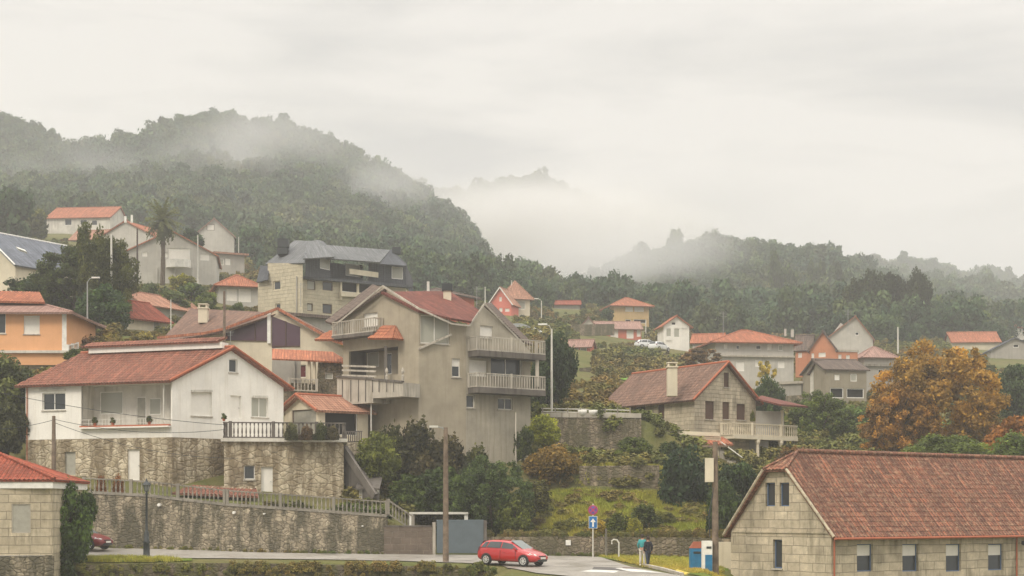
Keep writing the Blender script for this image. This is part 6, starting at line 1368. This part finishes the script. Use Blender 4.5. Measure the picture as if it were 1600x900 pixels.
# roof aerials
for i, (px, py, Y, lb) in enumerate(((360, 545, 107.5, 'thin TV aerial on the ridge of the white house'), (745, 476, 118, 'TV aerial on the dark red roof of the tan house'), (470, 470, 150, 'TV aerial behind the purple glazed house'), (1130, 515, 205, 'TV aerial on the orange hipped roof of the big pale house'), (1325, 512, 242, 'TV aerial on the grey gable house'))):
    o = thing('aerial', lb, 'aerial', PT(px, py, Y)); q = MB(); s_ = Y / 110; q.tube([(0, 0, -.6), (0, 0, 1.3 * s_)], .02 * s_, 5); q.build('mast', STEEL, o)
    q = MB()
    for k in range(4): q.bar(Vector((-.3 * s_ + k * .04, -.1, (1.25 - k * .1) * s_)), Vector((.3 * s_ - k * .04, -.1, (1.25 - k * .1) * s_)), .015 * s_)
    q.build('antenna', STEEL, o)
# ================================================================== TREES AND SHRUBS
G1 = (.05, .075, .022); G2 = (.035, .055, .022); G3 = (.075, .10, .025); DKG = (.024, .04, .02); YG = (.22, .22, .035); OL = (.085, .085, .035); AUT = (.42, .20, .035); RUST = (.15, .085, .035)
T = tree
# foreground left and centre
T('bush', 'big leafy bush between the small granite building and the dark red car', 108, 740, 82, 88.2, 'broad', (.05, .085, .025), 0, 'bush', base=892)
T('bush', 'green side shoots on the right flank of the big leafy bush', 134, 762, 34, 89.5, 'broad', (.06, .09, .03), 0, 'bush', base=828)
T('shrub', 'low dark shrub at the foot of the big leafy bush', 96, 820, 56, 87.6, 'bush', (.035, .055, .02), 0, 'bush', base=900)
T('broadleaf_tree', 'dark tree at the left edge below the orange house', 8, 545, 110, 112, 'broad', (.05, .06, .03), .1)
T('broadleaf_tree', 'dark tree at the left edge beside the stone ground floor', 12, 620, 70, 108, 'broad', (.035, .04, .025), .05)
T('round_bush', 'round olive green bush right of the outside stairs', 588, 668, 74, 106.5, 'broad', (.085, .10, .03), .02, 'bush', base=765)
T('broadleaf_tree', 'wide dense green tree behind the grey gate', 768, 706, 132, 103.5, 'feather', (.045, .068, .03), .03, base=855)
T('broadleaf_tree', 'green tree behind the wooden lamp pole', 690, 722, 110, 107, 'broad', (.04, .062, .022), .03, base=835)
T('broadleaf_tree', 'dark green tree between the stairs and the canopy', 638, 735, 80, 106, 'broad', (.04, .06, .02), .03, base=830)
T('bush', 'small mid green bush at the right end of the wide tree, above the red car', 806, 765, 62, 101.5, 'broad', (.07, .085, .025), 0, 'bush', base=850)
for i, (px, tp, w, Y, c) in enumerate(((650, 628, 86, 110.5, (.035, .035, .02)), (700, 655, 90, 110, (.045, .04, .022)), (745, 672, 70, 109, (.04, .045, .02)), (612, 640, 56, 110, (.04, .045, .018)), (665, 690, 80, 108.5, (.05, .042, .025)))):
    T('thicket', ['dark thicket under the pale terrace wall', 'brown thicket at the foot of the tan house, in its middle', 'thicket at the right foot of the tan house', 'thicket between the tiled shed and the pale terrace wall', 'brown thicket low on the slope behind the wooden pole'][i], px, tp, w, Y, 'bush', c, 0, 'bush')
T('yellow_bush', 'bright yellow green bush at the right corner of the tan house', 850, 642, 58, 114.5, 'broad', (.18, .20, .03), 0, 'bush', base=700)
T('ivy_bush', 'narrow dark ivy bush below the bright yellow green bush', 818, 662, 34, 112.8, 'column', (.04, .055, .022), 0, 'bush', base=725)
T('autumn_bush', 'rust brown autumn bush below the yellow green bush', 862, 690, 96, 111.5, 'broad', (.125, .085, .028), 0, 'bush', base=772)
T('autumn_bush', 'brown autumn bush above the sloping yellow grass', 905, 702, 60, 112.2, 'broad', (.11, .08, .03), 0, 'bush', base=765)
T('bush', 'dark olive bush at the left end of the lower rough wall', 838, 735, 60, 107, 'bush', (.07, .07, .025), 0, 'bush')
T('bush', 'green bush before the tall rough wall, left of the stone house', 988, 678, 62, 115, 'broad', (.06, .08, .022), 0, 'bush', base=725)
T('conifer', 'tall dark cypress like tree below the stone house balcony', 1072, 690, 84, 108.5, 'column', (.018, .034, .02), 0, base=838)
T('conifer', 'dark green tree behind the thick wooden pole', 1150, 712, 84, 106, 'broad', (.025, .042, .022), 0, base=830)
T('conifer', 'dark ivy covered tree right of the thick wooden pole', 1128, 745, 60, 100, 'broad', (.03, .05, .02), 0, base=858)
T('bush', 'dark bush under the tiled canopy of the stone house', 1048, 680, 46, 117, 'bush', (.035, .055, .02), 0, 'bush', base=720)
T('bush', 'reddish bush right of the veranda', 1235, 688, 60, 120, 'bush', (.10, .06, .03), 0, 'bush', base=735)
T('bush', 'reddish brown bush behind the ridge of the granite building', 1262, 692, 60, 113, 'bush', (.11, .055, .03), 0, 'bush', base=740)
for i, (px, tp, w, c) in enumerate(((965, 790, 44, (.06, .075, .02)), (1008, 775, 50, (.05, .065, .022)), (1035, 795, 52, (.08, .085, .025)), (930, 800, 40, (.20, .15, .03)), (880, 806, 44, (.10, .10, .025)), (835, 812, 40, (.09, .07, .03)), (990, 800, 34, (.18, .18, .03)))):
    T('shrub', ['shrub on the yellow grass bank, behind the bike hoop', 'dark shrub on the yellow grass bank above the person in teal', 'olive shrub on the bank before the tall dark cypress', 'golden shrub on the bank beside the square blue sign', 'shrub on the bank above the small white plate', 'brown shrub on the bank above the bonnet of the red car', 'yellow green shrub on the bank left of the two people'][i], px, tp, w, 101 + i % 3 * 1.5, 'bush', c, 0, 'shrub')
# big autumn tree and right-hand trees
T('autumn_tree', 'huge orange and gold autumn tree above the long tiled roof', 1468, 524, 212, 131, 'feather', (.205, .125, .034), .08, base=760, seed=0)
T('autumn_tree', 'lower orange autumn tree left of the huge one', 1408, 592, 128, 128, 'feather', (.19, .105, .032), .04, base=755, seed=1)
T('autumn_tree', 'rust orange tree at the right edge behind the long roof', 1585, 640, 90, 124, 'broad', (.18, .08, .025), .04, base=760)
T('broadleaf_tree', 'wide green tree just above the long tiled roof, in front of the autumn tree', 1480, 672, 190, 117, 'fine', (.075, .10, .025), .0, base=775, seed=0)
T('broadleaf_tree', 'green tree at the right edge above the long tiled roof', 1590, 668, 110, 115, 'broad', (.07, .10, .025), .0, base=775)
T('broadleaf_tree', 'broad mid green tree between the veranda and the autumn tree', 1282, 606, 120, 142, 'feather', (.065, .09, .028), .05, base=735, seed=1)
T('broadleaf_tree', 'green tree in front of the house on pillars', 1335, 628, 80, 150, 'broad', (.05, .08, .03), .05, base=725)
T('broadleaf_tree', 'yellow leaved tree before the big pale house', 1196, 560, 38, 180, 'airy', (.28, .23, .06), .1, base=625)
T('broadleaf_tree', 'dark tree right of the stone gable', 1200, 582, 56, 150, 'broad', (.03, .05, .022), .0, base=690)
T('broadleaf_tree', 'dark green tree right of the autumn tree', 1586, 560, 70, 160, 'broad', (.035, .055, .028), .0, base=670)
T('broadleaf_tree', 'pale green tree near the right edge, before the grey shed', 1540, 560, 50, 200, 'mid', (.07, .085, .035), .0)
# behind / beside the tan house and the village middle
T('conifer', 'very dark conifer behind the tall pale street lamp', 868, 512, 74, 127, 'broad', (.022, .036, .022), .0, base=645)
T('conifer', 'dark conifer right of the tan house, lower half', 846, 560, 60, 126, 'broad', (.022, .038, .02), .0, base=650)
T('round_tree', 'dark round tree right of the cream gallery house', 855, 440, 30, 300, 'mid', (.035, .06, .035), .05)
T('round_tree', 'paler round tree behind the cream gallery house', 818, 430, 26, 330, 'mid', (.075, .10, .06), .05)
T('cypress', 'dark conical cypress between the ochre house and the white house', 1025, 468, 18, 290, 'cone', (.02, .04, .025), .02)
T('bare_tree', 'reddish brown half bare tree behind the ridge of the stone house', 1098, 540, 96, 185, 'airy', (.13, .085, .05), .05, base=600)
T('bush', 'dark bush left of the ochre house', 948, 478, 26, 285, 'mid', (.03, .05, .03), 0, 'bush')
# left slope
T('oak_tree', 'big dark spreading tree before the grey gabled house', 118, 378, 150, 158, 'feather', (.045, .062, .02), .04, base=510, seed=1)
T('oak_tree', 'dark tree right part of the big tree group above the orange house', 170, 360, 100, 152, 'fine', (.05, .058, .022), .04, base=520, seed=0)
T('oak_tree', 'dark green tree low behind the thin pale street lamp', 160, 440, 110, 146, 'broad', (.03, .055, .025), .0, base=535)
T('oak_tree', 'dark tree right behind the orange house', 60, 420, 110, 160, 'broad', (.04, .065, .022), .0, base=520)
T('oak_tree', 'pointed dark tree in front of the slate roof', 140, 345, 50, 156, 'column', (.05, .06, .02), .05, base=480)
T('conifer', 'tall dark pine at the left edge above the slate roof', 10, 278, 84, 290, 'mid', (.03, .055, .03), .0, base=400)
T('conifer', 'dark rounded tree at the left edge beside the orange roofed house', 48, 318, 62, 300, 'mid', (.055, .065, .03), .0, base=385)
T('broadleaf_tree', 'yellow green tree before the wide grey block house', 285, 422, 46, 215, 'mid', (.15, .15, .03), .0, base=462)
for i, (px, tp, w, Y, c) in enumerate(((240, 438, 60, 190, (.05, .07, .03)), (300, 438, 60, 185, (.05, .075, .03)), (325, 452, 44, 178, (.075, .10, .03)), (205, 448, 50, 180, (.04, .06, .03)), (372, 470, 26, 165, (.05, .07, .03)), (270, 450, 60, 175, (.055, .075, .03)))):
    T('bush', ['green bush under the wide grey block house, at its left', 'green bush under the wide grey block house, at its right', 'light green bush left of the white walled hipped house', 'dark bush above the bright red tiled shed', 'small bush before the white walled hipped house', 'green bush above the faded roof of the long low building'][i], px, tp, w, Y, 'broad', c, 0, 'bush', base=500)
for i, (px, tp, w, Y, c) in enumerate(((130, 518, 50, 134, (.09, .055, .04)), (175, 512, 60, 136, (.14, .12, .045)), (225, 508, 60, 136, (.15, .13, .05)), (270, 512, 50, 134, (.11, .10, .04)), (150, 530, 70, 126, (.08, .07, .035)), (215, 528, 70, 126, (.08, .075, .035)), (118, 545, 40, 122, (.06, .08, .025)))):
    T('shrub', ['reddish shrub by the white balustrade of the orange house', 'dry yellowish shrub at the foot of the thin pale lamp', 'dry shrub before the bright red tiled shed', 'dry shrub left of the wide tiled roof', 'brown shrub behind the left end of the white house roof', 'brown shrub behind the raised ridge strip', 'green shrub behind the left roof corner of the white house'][i], px, tp, w, Y, 'bush', c, 0, 'shrub', base=560)
T('hedge_tree', 'dark green round tree behind the grey gabled roof, right of the palm', 300, 352, 42, 262, 'mid', (.04, .07, .035), 0, base=395)
# palm
def palm(label, px, top, base, Y):
    x = PX(px, Y); z = H(x, Y); h = PZ(top, Y) - z; t = thing('palm_tree', label, 'palm tree', (x, Y, z))
    q = MB(); q.tube([(0, 0, 0), (.1, 0, h * .4), (0, 0, h * .72)], [.38, .3, .32], 8); q.build('trunk', BARK, t)
    rg = random.Random(3); V = []; Fc = []; tint = []
    for i in range(110):
        a = rg.uniform(0, 6.28); el = rg.uniform(-1.3, 1.35); Ln = rg.uniform(2.6, 3.9); p = Vector((0, 0, h * .74 + rg.uniform(-.2, .5))); d = Vector((math.cos(a) * math.cos(el), math.sin(a) * math.cos(el), math.sin(el))); w = .34
        for s in range(6):
            n_ = p + d * Ln / 6; sd = d.cross(Vector((0, 0, 1))); sd = sd.normalized() if sd.length > .05 else Vector((1, 0, 0)); w2 = .5 * (1 - abs(s - 2) / 5)
            for sg in (-1, 1):
                k = len(V); V += [tuple(p), tuple(n_), tuple(n_ + sd * sg * w2 - Vector((0, 0, .18)))]; Fc.append((k, k + 1, k + 2)); tint.append(.5 if el > -.3 else .25)
            p = n_; d = (d - Vector((0, 0, .16))).normalized()
    me = bpy.data.meshes.new('crown'); me.from_pydata(V, [], Fc); at = me.attributes.new('tint', 'FLOAT', 'FACE'); at.data.foreach_set('value', tint); me.materials.append(LEAF)
    o = bpy.data.objects.new('crown', me); COL.objects.link(o); o.parent = t; o.color = (.085, .095, .04, 1)
palm('tall palm tree standing over the grey block houses', 254, 312, 430, 228)
# tall clump of dark trees on the right
for i, (px, tp, w, c) in enumerate(((1340, 430, 66, (.045, .06, .028)), (1368, 416, 66, (.035, .05, .026)), (1395, 418, 62, (.038, .052, .028)), (1434, 414, 50, (.035, .05, .026)), (1415, 455, 66, (.04, .055, .03)), (1352, 460, 76, (.04, .055, .03)))):
    T('tall_tree', ['tall dark tree, left end of the clump behind the grey gable house', 'tallest dark tree in the clump behind the pale pole', 'dark tree right of the tallest one in that clump', 'slim dark tree standing at the right end of the clump', 'lower dark tree filling the right side of the clump', 'lower dark tree filling the left side of the clump'][i], px, tp, w, 312, 'broad', dim(c, .55), .10, base=545)
for i, (px, tp, w, Y, c) in enumerate(((1210, 378, 30, 455, G2), (1232, 402, 34, 450, G2), (1268, 392, 18, 470, G2), (1282, 394, 16, 470, G2), (1306, 392, 34, 465, G2), (1055, 352, 30, 600, G1), (1108, 358, 40, 590, G1), (1140, 372, 40, 580, G1), (1170, 376, 24, 575, G1),
                                    (256, 172, 26, 690, G2), (305, 174, 28, 690, G2), (285, 186, 26, 690, G2), (225, 196, 16, 690, G2), (345, 190, 26, 690, G2), (529, 217, 20, 690, G1), (10, 200, 30, 690, G2), (192, 212, 20, 690, G2), (150, 222, 18, 690, G2), (655, 288, 12, 690, G2), (1560, 462, 50, 380, G2), (1500, 470, 44, 360, G1), (1530, 478, 40, 350, G1), (1470, 480, 40, 340, G1))):
    T('ridge_tree', 'tree standing out on the ' + ['ridge above the orange brick house', 'ridge right of the dark pointed tree', 'ridge, thin and left of a thin pair', 'ridge, thin and right of a thin pair', 'ridge before the tall dark clump', 'misty ridge, leftmost visible crown', 'misty ridge, wide crown', 'misty ridge, right of the wide crown', 'misty ridge, near the clear trees',
      'hilltop, highest crown at the left', 'hilltop, highest crown at the right', 'hilltop, between the two highest crowns', 'hilltop, left of the highest crown', 'hilltop, right of the highest crowns', 'hill shoulder, lone airy crown against the sky', 'hill at the left edge', 'left hill crest, above the orange roofs', 'left hill crest, small crown', 'hill edge where the mist begins', 'right slope, near the right edge', 'right slope, above the autumn tree', 'right slope, above the small orange roof', 'right slope, right of the dark clump'][i], px, tp, w, Y, 'airy' if i == 14 else 'mid', c, .2 if i == 14 else .1)
# bushes dotted over the village slope
UL = {}
# ---- undergrowth
rg = random.Random(11); pts, scl = [], []
EXCL = [(0, 540, 100, 118), (495, 840, 110.9, 128), (1003, 1185, 121.5, 134), (140, 330, 97, 103.5), (400, 640, 165, 190), (600, 780, 97, 103.5), (1135, 1700, 60, 97), (430, 560, 116, 128), (300, 560, 122, 136), (-200, 110, 127, 140)]
def clear(px, Y): return not any(a <= px <= b and c <= Y <= d for a, b, c, d in EXCL)
foot = []
for h_ in HS: foot.append((h_[2], h_[3], h_[4]))
def inhouse(x, y):
    for A_, B_, C_ in foot:
        c_ = (A_ + C_) / 2
        if (Vector((x, y)) - c_).length < (C_ - A_).length * .5: return True
    return False
def hides(px, Y, s):
    """would a plant of size s here stand in front of a house wall? gardens are kept open there"""
    z = H(PX(px, Y), Y); b = HY - (z - ZC) * F / Y; tp = b - s * F / Y; w = s * .5 * F / Y
    return any(Y < sY and px + w > x0 and px - w < x1 and tp < y1 - 4 and b > y0 for x0, x1, y0, y1, sY in SCREEN)
while len(pts) < 9500:
    Y = 99.6 + (360 - 99.6) * rg.random() ** 1.25; px = rg.uniform(-60, 1680)
    x = PX(px, Y)
    if not clear(px, Y) or (Y > 140 and inhouse(x, Y)): continue
    if 870 < px < 1060 and 98.6 < Y < 110.5 and rg.random() < .35: continue
    nz = mnoise.noise(Vector((x / 11, Y / 11, 1)))
    if nz < -.22 and Y > 135: continue
    s = rg.uniform(.6, 1.7) * (1 + .6 * max(0, nz)) * (.72 if Y < 111 else (1 if Y < 190 else 1.5))
    if Y > 135 and hides(px, Y, s):
        s *= .4
        if hides(px, Y, s): continue
    pts.append((x, Y, H(x, Y) - .1 * s)); scl.append((s * 1.4, s * 1.4, s * (1.0 if Y > 118 else .8)))
scatter('undergrowth', 'shrubs, brambles and low plants covering the village slope', pts, scl, SS)
# grass on the yellow bank
GLS_ = m_forest('grass blades', [(.16, .17, .03), (.20, .17, .035), (.12, .15, .025), (.24, .17, .04), (.10, .13, .02)])
def tuft(seed):
    r = random.Random(seed); V = []; Fc = []
    for i in range(46):
        a = r.uniform(0, 6.28); d = r.random() ** .5 * .5; x, y = math.cos(a) * d, math.sin(a) * d; h = r.uniform(.35, 1); b = r.uniform(0, 6.28); w = .03; lx, ly = math.cos(b) * h * .4, math.sin(b) * h * .4
        k = len(V); V += [(x - w * math.sin(b), y + w * math.cos(b), 0), (x + w * math.sin(b), y - w * math.cos(b), 0), (x + lx, y + ly, h)]; Fc.append((k, k + 1, k + 2))
    me = bpy.data.meshes.new('tuft'); me.from_pydata(V, [], Fc); at = me.attributes.new('tint', 'FLOAT', 'FACE'); at.data.foreach_set('value', [r.uniform(.3, .9) for _ in Fc]); return me
GT = [src(tuft(i), GLS_) for i in range(3)]
pts, scl = [], []
for i in range(6500):
    px = rg.uniform(790, 1120); Y = rg.uniform(98.7, 110.4); x = PX(px, Y); pts.append((x, Y, H(x, Y) - .02)); s = rg.uniform(.3, .7); scl.append((s, s, s * .7))
for i in range(2600):
    px = rg.uniform(935, 1130); Y = rg.uniform(80, 98); x = PX(px, Y)
    if px < 932 + (97.4 - Y) * 7.2 + 8: continue
    pts.append((x, Y, H(x, Y) + .05)); s = rg.uniform(.12, .26); scl.append((s * 1.6, s * 1.6, s * .8))
for i in range(1800):
    px = rg.uniform(98, 300); Y = rg.uniform(88.3, 90.5)
    if rg.random() < (px - 150) / 140 or mnoise.noise(Vector((px / 18, Y, 2))) < -.1: continue
    x = PX(px, Y); pts.append((x, Y, H(x, Y) + .05)); s = rg.uniform(.12, .35); scl.append((s * 1.5, s * 1.5, s))
for i in range(900):
    px = rg.uniform(900, 1035); Y = rg.uniform(110.7, 117); x = PX(px, Y); pts.append((x, Y, H(x, Y))); s = rg.uniform(.3, .6); scl.append((s, s, s * .7))
scatter('grass', 'yellow green grass on the bank, the verges and the terraces', pts, scl, GT)
# ---- forests on the hills
def forest(name, label, n, pxr, yr, size, seed, cond=None):
    rg = random.Random(seed); pts, scl = [], []; tries = 0
    while len(pts) < n and tries < n * 20:
        tries += 1; Y = yr[0] + (yr[1] - yr[0]) * rg.random() ** .85; px = rg.uniform(*pxr)
        if cond and not cond(px, Y, rg): continue
        x = PX(px, Y); z = H(x, Y); s = rg.uniform(*size); w = s * rg.uniform(.75, 1.1)
        if Y < 390 and hides(px, Y, s * 1.2): continue
        pts.append((x, Y, z - s * .12)); scl.append((w, w, s * rg.uniform(.95, 1.35)))
    return scatter(name, label, pts, scl, FS)
def cl(px, Y, rg): return not (Y < 345 and (inhouse(PX(px, Y), Y)))
forest('forest', 'dense misty wood covering the high hill on the left', 5200, (-80, 860), (375, 715), (6.5, 14), 1)
forest('forest', 'misty wood covering the right hand hills', 3000, (840, 1700), (345, 640), (6, 12.5), 2)
forest('forest', 'wood at the foot of the hills behind the village', 620, (380, 1650), (285, 385), (5, 10), 3, cl)
forest('forest', 'wooded far ridge fading into mist', 2600, (500, 1800), (1120, 1620), (12, 20), 4)
forest('forest', 'wood on the spur of the left hill where the mist begins', 800, (640, 870), (400, 600), (6, 12), 8)
forest('forest', 'wood on the low far slope at the right edge', 1300, (1330, 1760), (630, 1200), (11, 19), 6)
for o in bpy.data.objects:
    if o.name.startswith('forest') and o.get('category'): o['category'] = 'wood'
# ================================================================== HAZE AND MIST
def vol(name, mesh, loc, scale, dens, col=(.86, .85, .835), het=None, aniso=0.0, label='haze'):
    o = bpy.data.objects.new(name, mesh); COL.objects.link(o); o.location = loc; o.scale = scale
    m = bpy.data.materials.new(name); m.use_nodes = True; t = m.node_tree; t.nodes.clear(); out = t.nodes.new('ShaderNodeOutputMaterial'); pv = t.nodes.new('ShaderNodeVolumePrincipled')
    pv.inputs['Color'].default_value = (*col, 1); pv.inputs['Density'].default_value = dens; pv.inputs['Anisotropy'].default_value = aniso; t.links.new(pv.outputs[0], out.inputs['Volume'])
    if het:
        tc = t.nodes.new('ShaderNodeTexCoord'); ln = t.nodes.new('ShaderNodeVectorMath'); ln.operation = 'LENGTH'; t.links.new(tc.outputs['Object'], ln.inputs[0])
        mr = t.nodes.new('ShaderNodeMapRange'); mr.interpolation_type = 'SMOOTHERSTEP'; mr.inputs[1].default_value = 1.0; mr.inputs[2].default_value = .15; mr.inputs[3].default_value = 0; mr.inputs[4].default_value = 1; t.links.new(ln.outputs[1], mr.inputs[0])
        geo = t.nodes.new('ShaderNodeNewGeometry'); mp_ = t.nodes.new('ShaderNodeMapping'); mp_.inputs['Scale'].default_value = (het[0], het[0] * .6, het[0] * 1.6); t.links.new(geo.outputs['Position'], mp_.inputs[0])
        nz = t.nodes.new('ShaderNodeTexNoise'); nz.inputs['Scale'].default_value = 1; nz.inputs['Detail'].default_value = 3; nz.inputs['Roughness'].default_value = .55; t.links.new(mp_.outputs[0], nz.inputs[0])
        m2 = t.nodes.new('ShaderNodeMapRange'); m2.inputs[1].default_value = het[1]; m2.inputs[2].default_value = het[2]; t.links.new(nz.outputs[0], m2.inputs[0])
        a = t.nodes.new('ShaderNodeMath'); a.operation = 'MULTIPLY'; t.links.new(mr.outputs[0], a.inputs[0]); t.links.new(m2.outputs[0], a.inputs[1])
        b = t.nodes.new('ShaderNodeMath'); b.operation = 'MULTIPLY'; b.inputs[1].default_value = dens; t.links.new(a.outputs[0], b.inputs[0]); t.links.new(b.outputs[0], pv.inputs['Density'])
    mesh.materials.clear(); mesh.materials.append(m); tag(o, label, None, None, 'stuff'); return o
def sphere():
    bm = bmesh.new(); bmesh.ops.create_icosphere(bm, subdivisions=3, radius=1); me = bpy.data.meshes.new('mist'); bm.to_mesh(me); bm.free(); return me
def mist(label, px, py, Y, wpx, hpx, dY, dens, sc=.012, lo=.38, hi=.62):
    c = PT(px, py, Y); return vol('mist', sphere(), c, (wpx / 2 / F * Y, dY, hpx / 2 / F * Y), dens, het=(sc, lo, hi), label=label)
hz = MB(); hz.box(-1500, 1500, -30, 2060, -3.9, 385); hz = hz.build('haze', WHITE); hm = hz.data
bpy.data.objects.remove(hz); vol('haze', hm, (0, 0, 0), (1, 1, 1), .00060, (.93, .92, .915), label='thin even haze filling the valley')
mist('thick bank of white mist filling the valley between the two hills', 850, 398, 860, 720, 205, 190, .05, .009, .15, .5)
mist('ragged mist rising over the saddle in front of the far ridge', 760, 345, 760, 420, 130, 80, .03, .016, .4, .62)
mist('ragged mist trailing right along the far ridge', 960, 370, 700, 380, 120, 80, .03, .016, .38, .62)
mist('mist spilling low behind the village roofs', 900, 420, 450, 400, 100, 60, .022, .013, .2, .6)
mist('mist veil drifting over the shoulder of the left hill', 400, 235, 560, 500, 180, 60, .026, .014)
mist('mist wisp low on the left part of the hill', 110, 265, 540, 360, 130, 60, .024, .014)
mist('mist wisp climbing the edge of the left hill', 620, 300, 560, 260, 130, 60, .016, .016)
mist('mist hanging over the right hill', 1020, 388, 470, 420, 120, 60, .03, .013, .3, .6)

# ---- repeats share a group
GR_ = {'street_lamp': 'street lamps of the village', 'utility_pole': 'poles standing among the houses', 'parked_car': 'cars parked in the village', 'ridge_tree': 'trees standing out on the hill ridges', 'tall_tree': 'tall dark trees in the clump on the right', 'shrub': 'shrubs on the banks', 'bush': 'bushes on the slope', 'broadleaf_tree': 'broadleaf trees among the houses', 'oak_tree': 'dark trees above the orange house',
       'thicket': 'thicket at the foot of the tan house', 'autumn_tree': 'autumn trees above the long roof', 'autumn_bush': 'autumn bushes on the bank', 'conifer': 'dark evergreen trees', 'dead_shrub': 'rust brown shrubs behind the balustrade', 'climbing_plant': 'creepers on the dark balustrade', 'potted_plant': 'pot plants of the white house', 'person': 'people at the road edge',
       'aerial': 'roof aerials', 'cable': 'overhead cables', 'garden_wall': 'garden walls on the slope', 'retaining_wall': 'stone retaining walls', 'balustrade': 'balustrades', 'wall_patch': 'pale spots on the rubble wall', 'planter': 'white planters on the terrace wall', 'house': 'houses on the hillside', 'shed': 'sheds among the houses', 'outbuilding': 'outbuildings among the houses', 'annex': 'low wings beside the houses'}
from collections import Counter
cnt = Counter(o.name.split('.')[0] for o in bpy.data.objects if o.parent is None and o.get('category'))
for o in bpy.data.objects:
    k = o.name.split('.')[0]
    if o.parent is None and o.get('category') and o.get('kind') is None and k in GR_ and cnt[k] > 1 and not o.get('group'): o['group'] = GR_[k]
